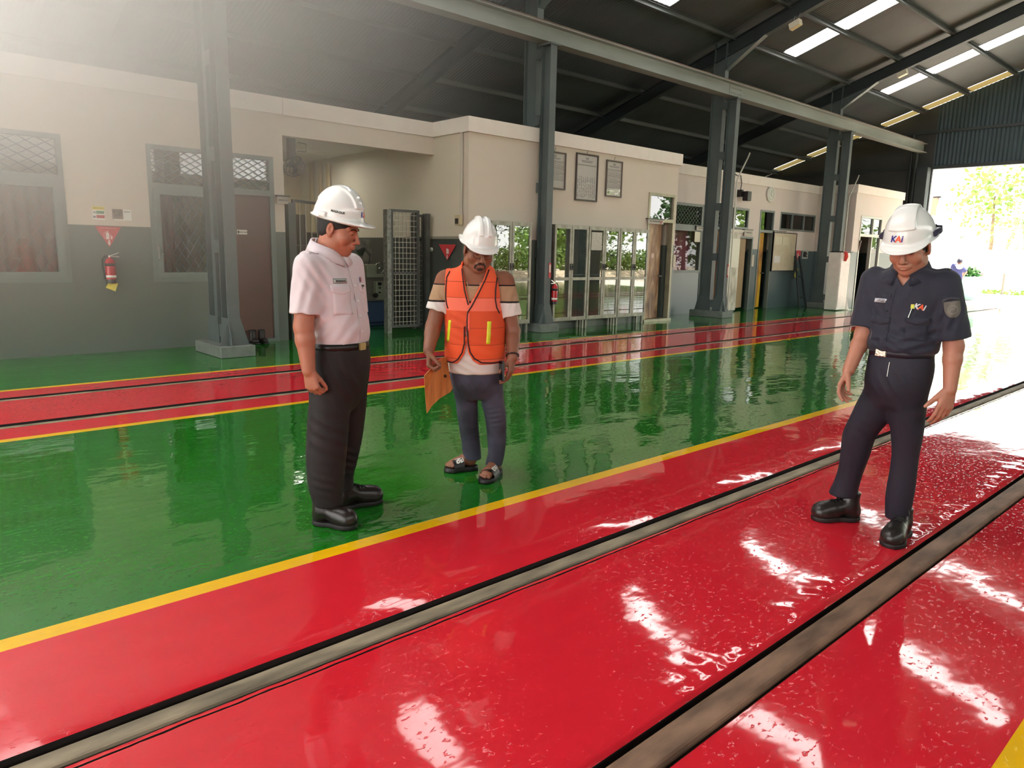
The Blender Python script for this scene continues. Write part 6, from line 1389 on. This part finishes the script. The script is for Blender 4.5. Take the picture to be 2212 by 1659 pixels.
def held_things(p, wr_r, wr_l):
    A = p.A; W = Matrix.Translation(Vector(p.o)) @ Matrix.Rotation(atan2(p.e[1], p.e[0]), 4, 'Z')
    # plywood board in the right hand: outline in the photograph's plane, hung below the fist
    out = [(931, 797, .20), (917, 812, .20), (919, 850, .17), (922.5, 893, .15), (934, 876, .15), (950, 861, .13), (973, 847, .08), (978, 838, .07), (972, 815, .07), (968, 790, .07), (966, 772, .08), (957, 772, .10), (945, 780, .14)]
    P = [A(x, y, v) for x, y, v in out]; n = norm(np.cross(P[3]-P[0], P[6]-P[0])); n = n if n[1] < 0 else -n; t = thing('wooden_board', 'thin plywood board with a ragged lower edge held by the man in the vest', 'board', p.o+p.e*P[0][0]+p.n*P[0][1]+[0, 0, P[3][2]], atan2(p.e[1], p.e[0]))
    inv = WM[t.name].inverted() @ W; V = [inv @ Vector(q) for q in P]+[inv @ Vector(q-n*.006) for q in P]; k = len(P)
    MB()._add(V, [tuple(range(k)), tuple(range(2*k-1, k-1, -1))]+[(i, k+i, k+(i+1) % k, (i+1) % k) for i in range(k)]).build('panel', mat('plywood_orange', (196, 120, 60), .6, var=.22, vscale=9, stretch=(6, 6, .5), detail=6), t, world=False)
    q = A(961, 812, .10); c = inv @ Vector(q+n*.004); b = inv.to_3x3() @ Vector(n); MB().tube([c-b*.006, c+b*.004], .009, 12).build('knot', mat('knot_dark', (70, 34, 20), .6), t, world=False)
    # phone in the left hand
    a = A(1084, 801, .155); t2 = thing('phone', 'dark phone held against the thigh in the bearded man\'s left hand', 'phone', p.o+p.e*a[0]+p.n*a[1]+[0, 0, a[2]], atan2(p.e[1], p.e[0])); inv2 = WM[t2.name].inverted() @ W
    vs, fs = _obox(a, norm([.30, -.9, .1]), norm([.9, .3, 0]), .034, .006, .060); MB()._add([inv2 @ Vector(v) for v in vs], fs).build('case', M_black, t2, world=False, bevel=.004)
    vs, fs = _obox(a+norm([-.9, -.3, 0])*.0065, norm([.30, -.9, .1]), norm([.9, .3, 0]), .030, .0006, .055); MB()._add([inv2 @ Vector(v) for v in vs], fs).build('screen', mat('phone_screen', (16, 17, 20), .1), t2, world=False)

# ------------------------------------------------------------------ man in navy
def man_navy():
    p = Person((1868, 1158), 'man in a navy uniform and white helmet, bending to look at the rail beside him'); A = p.A; t = p.t
    f = norm([-.34, -.94, 0]); rt = np.array([f[1], -f[0], 0]); yaw = atan2(rt[1], rt[0])+pi
    lo, hi = np.array([-.36, -.48, -.01]), np.array([.56, .40, 1.76])
    tors = p.secs([(574, 1966, .070, .066, .03), (588, 1967, .118, .082, .03), (601, 1967, .160, .096, .02), (628, 1966, .180, .114, .01), (668, 1962, .170, .124), (708, 1955, .158, .122), (738, 1949, .152, .120), (754, 1947, .150, .116), (762, 1947, .140, .106)], yaw)
    sh_r = A(1888, 605, -.04); el_r = A(1866, 722, -.02); wr_r = A(1833, 800, .10); sh_l = A(2042, 612, .07); el_l = A(2060, 748, .06); wr_l = A(2052, 842, .10)
    neck = A(1967, 590, .02); H = Head(A(1965, 533, .07), (-.30, -1), .34, .05, 1.02)
    B = Field(lo, hi, .0040); B.add(loft([(s[0], s[1], s[2], s[3]*.84, s[4]*.80, s[5]) for s in tors], soft=.03))
    LR = [(775, 1880, 1952, -.02), (800, 1877, 1950, -.03), (850, 1862, 1946, -.05), (873, 1850, 1938, -.06), (899, 1838, 1924, -.08), (939, 1820, 1894, -.10), (979, 1815, 1880, -.12), (1019, 1809, 1865, -.13), (1045, 1800, 1857, -.12), (1068, 1789, 1852, -.11)]
    LL = [(775, 1930, 2011, .02), (800, 1926, 2010, .03), (850, 1920, 2006, .05), (899, 1918, 2000, .08), (939, 1923, 1995, .11), (979, 1925, 1987, .13), (1019, 1921, 1982, .16), (1045, 1916, 1979, .18), (1085, 1911, 1972, .21), (1119, 1911, 1964, .22)]
    fR = (p.G(1855, 1123), p.G(1753, 1123)); fL = (p.G(1951, 1146), p.G(1920, 1187)); LR = p.legrows([r[:3] for r in LR], -.02, ankle(*fR)); LL = p.legrows([r[:3] for r in LL], .02, ankle(*fL))
    B.add(ell(A(1946, 785, 0), (.13, .10, .09)), .04)
    for rows, an in ((LR, ankle(*fR)), (LL, ankle(*fL))): c = mids(p, rows, (0, 5, -1)); c[2] = (an+[0, 0, .12])*.5+c[2]*[.5, .5, 0]+[0, 0, .06]; B.add(cone(c[0], c[1], .060, .046), .03); B.add(cone(c[1], c[2], .044, .026), .02)
    add_arm(B, sh_r, el_r, wr_r, (.050, .043, .042, .039, .029)); add_arm(B, sh_l, el_l, wr_l, (.050, .043, .042, .040, .029))
    add_hand(B, wr_r, (-.30, -.25, -.92), (.80, -.20, -.40), (.45, -.85, .1), 1.0, curl=(.45, .50, .35), thumb=(.85, .45, .50), tcurl=.10, per=[(.25, .45, .30), (.45, .55, .35), (.55, .65, .40), (.65, .70, .45)])
    add_hand(B, wr_l, (-.16, -.18, -.97), (-.50, .80, 0), (-.85, -.50, 0), 1.05, curl=(.25, .40, .30), thumb=(.85, .62, .12), tcurl=.02, per=[(.16, .35, .25), (.22, .35, .30), (.30, .42, .30), (.40, .50, .35)])
    H.sculpt(B, neck, nr=(.054, .060), wide=1.0)
    body = B.build('body', M_skin3, t, 1); brow(H, B, body); eyes(H, B, body); H.hair(H.c-.16, H.c+.16, t, M_hair, side=-.015, back=-.05)
    ho, HF, T = H.helmet(t, M_helm, tilt=-.02, style='wide', up=.038, R=(.108, .130, .152), visor=.032, droop=.28)
    kai_logo(HF, T.P(.012, .16, .076), -T.r, T.u, -T.f, .040, M_logoblue, M_logoorange, ho)
    # strap of the goggles at the back of the helmet
    gs = [HF.hit(T.P(.24*cos(a), .24*sin(a), .060), -(T.r*cos(a)+T.f*sin(a)), .006) for a in [pi*(.96+1.08*i/26) for i in range(27)]]
    mb = MB(); vs = []
    for q in gs: vs += [q-T.u*.014, q+T.u*.014]
    mb._add(vs, [(2*i, 2*i+1, 2*i+3, 2*i+2) for i in range(26)], True); mb.tube(gs[:1]+gs[1:3], .012, 8).tube(gs[-3:], .016, 8); mb.build('helmet_strap', mat('strap_navy', (40, 38, 62), .6), ho, world=False, fix=False)
    M_nv = mat('uniform_navy', (30, 31, 48), .75, bump=.0005, bscale=220, sheen=.15)
    S = shirt_field(lo, hi, .0045, tors, A(1947, 764)[2], [(sh_r, el_r, .86, .064, .074), (sh_l, el_l, .88, .066, .080)], cone(A(1966, 592, .05), A(1964, 540, .10), .060, .075))
    S.add(loft(p.secs([(728, 1951, .158, .124), (746, 1948, .164, .130), (757, 1947, .158, .124)], yaw), soft=.012), .02)
    def vcut(X, Y, Z): return np.maximum(np.maximum(np.abs(X-A(1951, 600)[0])-(Z-A(1950, 617)[2])*.62, A(1950, 617)[2]-Z), Y+.0)
    S.cut((vcut, A(1890, 617)*[1, 0, 1]+[0, -.3, 0], A(2010, 560)*[1, 0, 1]+[0, .0, 0]), .004)
    S.disp(folds(.005, [(A(1905, 735, .15), .08, (.7, 0, 1), .045, 0), (A(1985, 735, .15), .09, (-.6, 0, 1), .05, 1), (A(1880, 660, .1), .07, (1, 0, .5), .05, 2), (A(2062, 680, .15), .08, (1, 0, -.4), .05, 0), (A(1935, 650, .2), .09, (.8, 0, -1), .08, 3)])); so = S.build('shirt', M_nv, t)
    nb = np.array(A(1965, 580, .03)); collar_flap(nb, f, rt, 1, M_nv, so, r0=.064, top=(.050, .070), low=(.000, .080), out=(.028, .018), a1=.86); collar_flap(nb, f, rt, -1, M_nv, so, r0=.064, top=(.050, .070), low=(.000, .080), out=(.028, .018), a1=.86)
    # front closing, tags, logo, pen, shoulder patch, epaulettes
    pl = [S.hit(A(x, y)*[1, 0, 1]+f*.3, -f, .0015) for x, y in dense([np.array(q, float) for q in ((1949, 618), (1938, 650), (1930, 700), (1924, 745))], 5)]; mb = MB(); vs = []
    for q in pl: vs += [S.hit(q+rt*.016+f*.1, -f, .002), S.hit(q+f*.1, -f, .004), S.hit(q-rt*.016+f*.1, -f, .002)]
    fs = []
    for i in range(len(pl)-1): k = 3*i; fs += [(k, k+1, k+4, k+3), (k+1, k+2, k+5, k+4)]
    mb._add(vs, fs, True); mb.build('placket', M_nv, so, world=False, fix=False)
    for i in (3, 7, 11): put_button(S, pl[i]+S.grad(pl[i])*.002, mat('button_navy', (22, 22, 34), .3), so, s=.8)
    q = S_on(p, S, 1903, 649); tg = patch(S, q, -rt, (0, 0, 1), norm(-f+rt*-.35), rect(.074, .019), 'name_tag', mat('tag_white', (196, 198, 206), .5), so, .0026, (7, 3)); patch(S, q, -rt, (0, 0, 1), norm(-f-rt*.35), rect(.058, .012), 'tag_face', mat('tag_navy', (34, 34, 52), .6), tg, .0034, (7, 3))
    decal_text(S, 'ZOLHENDI', .0115, q, -rt, (0, 0, 1), norm(-f-rt*.35), mat('tag_white', (196, 198, 206)), tg, bold=.0004).location = Vector(f*.0042)
    q = S_on(p, S, 1988, 664); kai_logo(S, q, norm(-rt-np.array([0, 0, .16])), norm(np.array([0, 0, 1.0])-rt*.16), norm(-f+rt*.25), .036, mat('logo_white', (214, 214, 222), .5), M_logoorange, so)
    q = S_on(p, S, 1972, 662); MB()._add(*_obox(q+f*.004, rt, f, .007, .003, .010)).build('pin_badge', mat('badge_yellow', (206, 206, 62), .4), so, world=False); q2 = S_on(p, S, 1968, 676); MB().tube([q2+f*.010+[.004, 0, .020], q2+f*.010-[.006, 0, .022]], .0028, 6).build('pen', M_chrome, so, world=False)
    for px, sg in ((1905, 1), (1985, -1)):
        q = S_on(p, S, px, 668); patch(S, q-[0, 0, .095], -rt, (0, 0, 1), norm(-f-rt*sg*.3), rect(.10, .11), 'pocket', M_nv, so, .003, (8, 8)); patch(S, q-[0, 0, .048], -rt, (0, 0, 1), norm(-f-rt*sg*.3), lambda s, u: ((s-.5)*.108, .012-(1-u)*(.042-.014*abs(2*s-1))), 'pocket_flap', M_nv, so, .006, (9, 5))
    q = S_on(p, S, 2058, 669); M_pt = mat('patch_grey', (104, 98, 92), .7, bump=.002, bscale=70); dl = norm(q-sh_l); 
    g = S.grad(q); ey = norm(norm(sh_l-el_l)-g*(norm(sh_l-el_l)@g)); ex = np.cross(ey, g)
    shp = lambda s, u: ((s-.5)*.066*(1.0 if u > .5 else (.25+.75*sin(pi*.5*u/.5)**.7)), (u-.5)*.078); em = patch(S, q, ex, ey, -g, shp, 'emblem_patch', M_pt, so, .003, (9, 11))
    mb = MB(); mb.tube([S.hit(q+ex*.019*cos(a)+ey*.019*sin(a)+g*.05, -g, .0035) for a in [2*pi*i/22 for i in range(23)]], .0016, 5, False); mb.tube([S.hit(q+ex*x+ey*y+g*.05, -g, .0038) for x, y in ((-.012, -.008), (-.004, .008), (.004, -.004), (.012, .010))], .0018, 5); mb.build('emblem', mat('patch_thread', (150, 142, 130), .7), em, world=False)
    q = S_on(p, S, 2054, 649); tp = patch(S, q, ex, ey, -g, lambda s, u: ((s-.5)*.070, (u-.5)*.013+.010*sin(pi*s)), 'shoulder_tab', mat('tab_dark', (58, 58, 68), .7), so, .003, (9, 3))
    for a, sg in ((sh_r, 1), (sh_l, -1)):
        d = norm((a-nb)*[1, 1, 0]); patch(S, nb+d*.12+[0, 0, .06], np.cross(d, (0, 0, 1)), d, (0, 0, -1), lambda s, u: ((s-.5)*(.040+.012*u), (u-.5)*.11), 'epaulette', M_nv, so, .005, (6, 10))
    # trousers, belt
    M_nt = mat('trousers_navy', (32, 31, 44), .75, bump=.0005, bscale=240)
    R = Field(lo, hi, .0050); R.add(loft(p.secs([(748, 1947, .132, .104), (762, 1947, .140, .112), (790, 1945, .148, .122), (830, 1936, .142, .118), (880, 1932, .08, .07)], yaw), soft=.03))
    R.add(loft(p.leg(LR, 1.12), soft=.006), .03); R.add(loft(p.leg(LL, 1.12), soft=.006), .03)
    R.disp(folds(.005, [(A(1860, 960, .1), .10, (.5, 0, 1), .06, 0), (A(1950, 990, .25), .10, (-.3, 0, 1), .06, 1), (A(1835, 1050, .1), .08, (.4, 0, 1), .045, 2), (A(1930, 830, .2), .09, (1, 0, .5), .06, 0), (A(1895, 850, .2), .09, (1, 0, .6), .05, 1)])); ro = R.build('trousers', M_nt, t)
    q = S_on(p, R, 1942, 800); MB().tube([R.hit(A(1941, 778)*[1, 0, 1]+f*.3, -f, .001), R.hit(A(1937, 808)*[1, 0, 1]+f*.3, -f, .001)], .0018, 6).build('zip', M_chrome, ro, world=False)
    zb = A(1947, 760)[2]; c0 = A(1947, 760); be = ring_band(R, c0, zb, .019, .006, 'belt', mat('belt_navy', (24, 24, 36), .5), t); q = R.hit(A(1919, 759)*[1, 0, 1]+f*.3, -f, .009); MB()._add(*_obox(q, norm(rt*1.0+np.array([0, 0, .06])), f, .027, .005, .019)).build('buckle', mat('buckle_steel', (190, 180, 160), .25, metal=.85, bump=.003, bscale=120), be, world=False, bevel=.004)
    M_boot = mat('boot_dark', (38, 34, 32), .30, bump=.0008, bscale=60)
    shoe(t, *fR, M_boot, M_sole, top=.165, wid=.053); shoe(t, *fL, M_boot, M_sole, top=.150, wid=.056)
    return p
def ray_l(p, px, py):
    d = ray(px, py); c = np.array([0, 0, CAM_H])-p.o; R_ = np.array([p.e, p.n, [0, 0, 1]]); return R_@c, norm(R_@d)
def S_on(p, F, px, py):
    """the point of a garment that the photograph shows at this pixel"""
    o, d = ray_l(p, px, py); t0 = -(o[1]+.45)/d[1] if d[1] else 0; q = o+d*max(t0, .1)
    t = 0
    for _ in range(400):
        v = F.at(q+d*t)
        if v < 5e-4 or t > 1.2: break
        t += max(min(v, .02)*.6, 5e-4)
    return q+d*t
_v = man_vest(); held_things(*_v)
man_navy()

# ------------------------------------------------------------------ man by the green bin outside
def man_outside():
    p = Person((2066, 651), 'man in blue work clothes with a white towel, bending at the bin outside', group=None); A = p.A; t = p.t
    lo, hi = np.array([-.75, -.6, -.02]), np.array([.75, .5, 1.75]); h = .012
    B = Field(lo, hi, h); hd = A(2073, 566, -.15); nk = A(2071, 573, -.08)
    B.add(ell(hd, (.078, .095, .11))); B.add(cone(hd-[0, 0, .05], nk, .055, .06), .03); B.add(loft(p.secs([(572, 2070, .10, .09), (580, 2070, .17, .10), (597, 2067, .17, .11), (603, 2066, .16, .11)], 0), soft=.03), .03)
    shr, elr, wrr = A(2080, 580, 0), A(2086, 588, -.05), A(2080, 597, -.2); shl, ell_, wrl = A(2060, 573, 0), A(2057, 580, -.05), A(2059, 588, -.2)
    add_arm(B, shr, elr, wrr, (.055, .05, .045, .042, .034)); add_arm(B, shl, ell_, wrl, (.055, .05, .045, .042, .034)); add_hand(B, wrr, (-.3, .5, -.8), (0, .6, -.6), (-1, 0, 0)); add_hand(B, wrl, (.3, .5, -.8), (0, .6, -.6), (1, 0, 0))
    for x0, x1 in ((2060, 2060), (2068, 2070)): B.add(cone(A(x0+2, 606), A(x0+1, 628), .07, .055), .03); B.add(cone(A(x0+1, 628), A(x1, 648), .052, .045), .02)
    B.build('body', M_skin3, t, 1); Hh = Field(lo, hi, h); Hh.add(ell(hd+[0, -.015, .025], (.092, .105, .115))); Hh.keep(half(hd-[0, 0, .03], (0, 0, -1))); Hh.build('hair', mat('hair_blue_black', (44, 42, 58), .6), t)
    S = shirt_field(lo, hi, h, p.secs([(571, 2070, .11, .10), (578, 2070, .19, .12), (592, 2067, .185, .13), (606, 2066, .175, .13)], 0), A(2066, 607)[2], [(shr, elr, .85, .07, .08), (shl, ell_, .85, .07, .08)]); S.build('shirt', mat('work_blue', (58, 62, 112), .8), t)
    R = Field(lo, hi, h); R.add(loft(p.secs([(603, 2066, .17, .13), (612, 2065, .175, .14)], 0), soft=.01)); R.add(loft(p.leg([(608, 2056, 2067, 0), (625, 2056, 2066, 0), (644, 2058, 2067, 0)], 1.2), soft=.01), .03); R.add(loft(p.leg([(608, 2065, 2076, 0), (625, 2065, 2075, 0), (646, 2066, 2074, 0)], 1.2), soft=.01), .03); R.build('trousers', mat('work_blue_dark', (48, 50, 88), .8), t)
    W_ = Field(lo, hi, h); c = A(2071, 574, .06); W_.add(ell(c+[0, .06, .0], (.16, .13, .05))); W_.add(ell(c+[.03, -.05, -.05], (.11, .05, .08)), .03); W_.build('towel', M_paper, t)
    for hx, tx in ((2062, 2060), (2071, 2073)): q = p.G(hx, 650); shoe(t, q+[0, -.05, 0], q+[.02, .22, 0], M_shoe, M_sole, top=.12, laces=False)
man_outside()
# ================================================================== outdoors
M_gravel = mat('gravel', (176, 166, 150), 0.95, var=0.35, vscale=30, bump=.03, bscale=30)
def struct_out(name, mb, m, **k): return struct(name, mb, m, **k)
m = MB(); m.box(-60, 60, Y1, 33.5, -.3, -.03); m.box(-60, 60, -40, Y0, -.3, -.004); struct('ground', m, M_conc)
m = MB(); m.box(-60, 60, 33.5, 90, -.3, -.04); m.box(7.05, 60, Y0, Y1, -.3, -.03); struct('ground', m, M_gravel)
m = MB(); m.box(-40, 1.5, 42.0, 42.25, -.2, 2.05); struct('wall_yard', m, mat('white_boundary_wall', (236, 234, 226), 0.8, var=0.06))
M_leaf = mat('leaf_green', (128, 164, 72), 0.5, var=0.4, vscale=2); M_leaf2 = mat('leaf_dark', (52, 96, 36), 0.5, var=0.35, vscale=2); M_bark = mat('bark', (120, 104, 84), 0.9, var=0.25)
def leaf_cloud(blobs, n, s, m, name, parent, seed):
    rnd = random.Random(seed); vs = []; fs = []
    for i in range(n):
        c, r = rnd.choice(blobs); d = Vector((rnd.gauss(0, 1), rnd.gauss(0, 1), rnd.gauss(0, 1))).normalized()
        p = Vector(c) + Vector((d.x*r[0], d.y*r[1], d.z*r[2]))*(rnd.uniform(.55, 1.05))
        a = Vector((rnd.gauss(0, 1), rnd.gauss(0, 1), rnd.gauss(0, .6))).normalized(); b2 = a.cross(d).normalized() if abs(a.dot(d)) < .98 else a.orthogonal().normalized()
        L = s*rnd.uniform(.7, 1.4); w = L*.32; k = len(vs)
        vs += [p-a*L*.5, p+b2*w-d*L*.08, p+a*L*.5, p-b2*w-d*L*.08]; fs.append((k, k+1, k+2, k+3))
    me = bpy.data.meshes.new(name); me.from_pydata(vs, [], fs); return link_mesh(name, me, m, parent, local=True)
def tree(x, y, h, r, label, seed, m=None, group=None, lo_=.5, n=2600):
    t = thing('tree', label, 'tree', (x, y, 0), 0, group); rnd = random.Random(seed)
    bl = [((rnd.uniform(-.5, .5)*r, rnd.uniform(-.5, .5)*r, h*rnd.uniform(lo_, .85)), (r*.6, r*.6, h*.22)) for _ in range(9)]
    leaf_cloud(bl, n, .34, m or M_leaf, 'foliage', t, seed)
    MB().tube([(0, 0, -.1), (.1, 0, h*.3), (-.1, .1, h*.65)], [.16, .12, .06], 8).build('trunk', M_bark, t, world=False)
    return t
def palm(x, y, lean, h, label, seed, group=None):
    t = thing('palm_tree', label, 'palm', (x, y, 0), 0, group); rnd = random.Random(seed)
    top = Vector((lean[0], lean[1], h)); pts = [Vector((0, 0, -.1)), top*.35+Vector((0, 0, h*.03)), top*.7+Vector((0, 0, h*.02)), top]
    MB().tube(pts, [.24, .2, .17, .15], 10).build('trunk', mat('palm_trunk', (200, 194, 176), 0.8, var=.15, vscale=8), t, world=False)
    vs = []; fs = []
    for i in range(15):
        az = 2*pi*i/15+rnd.uniform(-.2, .2); up = rnd.uniform(.1, .9); L = rnd.uniform(2.0, 2.9)
        prev = None
        for s in range(12):
            q = s/11; p = top + Vector((cos(az)*L*q, sin(az)*L*q, L*(up*q-.95*q*q)))
            if prev is not None:
                d = (p-prev).normalized(); side = d.cross(Vector((0, 0, 1))).normalized(); w = .55*(1-q)*(.4+q)+.08
                for sg in (-1, 1):
                    for hlf in (0, .5):
                        o = prev+(p-prev)*hlf; k = len(vs)
                        vs += [o, o+(p-prev)*.42, o+side*sg*w+d*.22-Vector((0, 0, .25*w)), ]; fs.append((k, k+1, k+2))
            prev = p
    me = bpy.data.meshes.new('fronds'); me.from_pydata(vs, [], fs); link_mesh('fronds', me, M_leaf, t, local=True)
    return t

# fence of wires on the boundary wall
t = thing('wire_fence', 'wire fence along the top of the white boundary wall', 'fence', (-10, 42.1, 2.05)); m = MB()
for x in range(-24, 2, 2): m.bar((x, 42.12, 2.055), (x, 42.12, 3.0), .05, .05)
m.build('post', mat('fence_post', (190, 188, 180), .6), t); m = MB()
for z in (2.2, 2.4, 2.6, 2.8, 2.95): m.bar((-24, 42.12, z), (1, 42.12, z), .012, .012)
m.build('wire', mat('fence_wire', (150, 150, 140), .5), t)
palm(-9.6, 47.5, (3.6, .4), 5.2, 'palm leaning right beyond the white wall, its trunk a pale diagonal', 3, 'palms beyond the wall')
palm(-12.2, 49.0, (.5, .2), 3.6, 'short palm beyond the wall, just left of the leaning palm', 5, 'palms beyond the wall')
palm(-9.2, 46.2, (-.2, .1), 2.4, 'low palm behind the wire fence under the leaning trunk', 8, 'palms beyond the wall')
palm(-7.6, 52, (.6, 0), 6.5, 'tall palm at the right edge of the gateway view', 9, 'palms beyond the wall')
tree(-15.5, 58, 9, 3.0, 'airy pale tree beyond the wall, left of the palms', 2, group='trees beyond the wall', n=850)
tree(-4, 50, 9, 4, 'leafy tree beyond the yard, mirrored in the cabinet doors', 4, M_leaf2, 'trees beyond the wall', .25, 4500)
for i, (x, y, h, r) in enumerate(((3, 47, 8, 4), (9, 44, 8.5, 4), (14, 36, 8, 4.2), (14, 28, 9, 4.5))):
    tree(x, y, h, r, 'leafy green tree of the yard, seen only mirrored in glass and floor', 20+i, M_leaf2 if i % 2 else M_leaf, 'trees mirrored in the glass', .25, 5200)
t = thing('hedge', 'bright green hedge of the yard, mirrored in the cabinet doors', 'hedge', (13, 28, 0))
leaf_cloud([((.02*dy*dy*-.3, dy, 1.0), (.8, 1.2, .85)) for dy in range(-11, 14)], 9000, .22, M_leaf, 'foliage', t, 77)
t = thing('bank', 'low gravel bank with a stone edge, mirrored in the cabinet doors', 'bank', (10.5, 28, 0)); MB().prism([(-1.2, -.1), (1.2, -.1), (.8, .45), (-.3, .38)], 'y', -11, 14).build('earth', mat('bank_earth', (190, 172, 144), .9, var=.3, vscale=4), t, world=False)
# the green bin and its weeds, the man beside it
bx, by = -9.2, 32.35; t = thing('green_bin', 'pale green bin heaped with cut plants by the man outside', 'bin', (bx, by, 0)); M_bin = mat('bin_green', (134, 186, 160), .5)
m = MB(); m.box(-.42, .42, -.3, .3, .0, .86); m.build('body', M_bin, t, world=False, bevel=.02); MB().box(-.44, .44, -.32, .32, .80, .88).build('rim', M_bin, t, world=False); MB().box(-.06, .44, -.306, -.302, .42, .74).build('patch', mat('bin_patch', (160, 205, 182), .5), t, world=False)
o = thing('cut_plants', 'cut weeds heaped on the pale green bin', 'plants', (bx, by, .86)); leaf_cloud([((0, 0, .12), (.4, .28, .2)), ((.1, 0, .22), (.3, .2, .18))], 160, .16, M_leaf2, 'leaves', o, 31)
t = thing('weeds', 'strip of low weeds along the foot of the white wall', 'weeds', (-8, 40.6, 0)); leaf_cloud([((dx*.9, 0, .03), (.8, .5, .16)) for dx in range(-5, 6)], 900, .18, M_leaf, 'leaves', t, 12); t['kind'] = 'stuff'
for i, px in enumerate((2117, 2165)):
    x, y = ony(px, 628, 40.2)[0], 40.2; tag(MB().box(x-.04, x+.04, y-.04, y+.04, -.04, .95).build('marker_post', mat('post_grey', (120, 116, 108), .7)), ['dark marker post before the white wall, nearer the green bin', 'dark marker post before the white wall, nearer the right edge'][i], 'post')
x0, z0 = ony(2030, 495, 41.5); x1, z1 = ony(2092, 511, 41.5)
t = thing('shelter_roof', 'flat grey shelter roof jutting over the white wall', 'shelter', (x0, 41.5, z1)); MB().box(x0-1.4, x1, 40.6, 41.9, z1, z1+.42).build('slab', mat('slab_grey', (150, 158, 164), .6), t); MB().box(x0-1.2, x0-1.05, 41.2, 41.4, -.04, z1).box(x1-.3, x1-.15, 41.2, 41.4, -.04, z1).build('post', mat('slab_grey', (150, 158, 164)), t)
x0, z0 = ony(2003, 575, 38); x1, z1 = ony(2027, 590, 38); t = thing('grey_cabinet', 'grey box against the wall outside, left of the man by the bin', 'box', (x0, 38, 0)); MB().box(x0-.4, x1, 37.6, 38.2, -.04, z0).build('case', mat('slab_grey', (150, 158, 164)), t, bevel=.02); MB().box(x0-.3, x1-.1, 37.585, 37.6, .1, z0-.1).build('door', mat('slab_light', (170, 176, 180), .6), t)
x0, z0 = ony(2022, 428, 39); t = thing('lamp_post', 'pale post outside with a rust red box on top, above the navy man\'s helmet', 'post', (x0, 39, 0)); MB().box(x0-.05, x0+.05, 38.95, 39.05, -.04, z0-.8).build('post', mat('fence_post', (190, 188, 180)), t); MB().box(x0-.14, x0+.10, 38.9, 39.1, z0-.8, z0).build('rust_box', mat('rust_red', (190, 128, 104), .8), t); MB().box(x0-.1, x0+.2, 38.9, 39.1, z0, z0+.08).build('cap', M_dark, t)
# ------------------------------------------------------------------ added scattering volume standing in for lens glare at the upper left
def glare_veil():
    c = np.array([0, 0, CAM_H])+ray(-160, -330)*5.8; r = 5.7
    me = bpy.data.meshes.new('glare_veil'); bm = bmesh.new(); bmesh.ops.create_icosphere(bm, subdivisions=3, radius=1.0); bm.to_mesh(me); bm.free()
    m = bpy.data.materials.new('glare_scatter'); m.use_nodes = True; nt = m.node_tree; N = nt.nodes; L = nt.links; N.remove(N['Principled BSDF'])
    v = N.new('ShaderNodeVolumeScatter'); v.inputs['Color'].default_value = (.97, .98, .96, 1); v.inputs['Anisotropy'].default_value = 0.55
    tc = N.new('ShaderNodeTexCoord'); g = N.new('ShaderNodeTexGradient'); g.gradient_type = 'QUADRATIC_SPHERE'; L.new(tc.outputs['Object'], g.inputs[0])
    mu = N.new('ShaderNodeMath'); mu.operation = 'MULTIPLY'; mu.inputs[1].default_value = 0.95; L.new(g.outputs[1], mu.inputs[0]); L.new(mu.outputs[0], v.inputs['Density']); L.new(v.outputs[0], N['Material Output'].inputs['Volume'])
    o = link_mesh('glare_veil', me, m); o.location = c; o.scale = (r, r, r*.8)
    tag(o, 'added pale veil under the roof at the upper left, standing in for lens glare', 'glare_veil', kind='stuff')
SC.cycles.volume_bounces = 5; SC.cycles.volume_step_rate = 2.0
glare_veil()
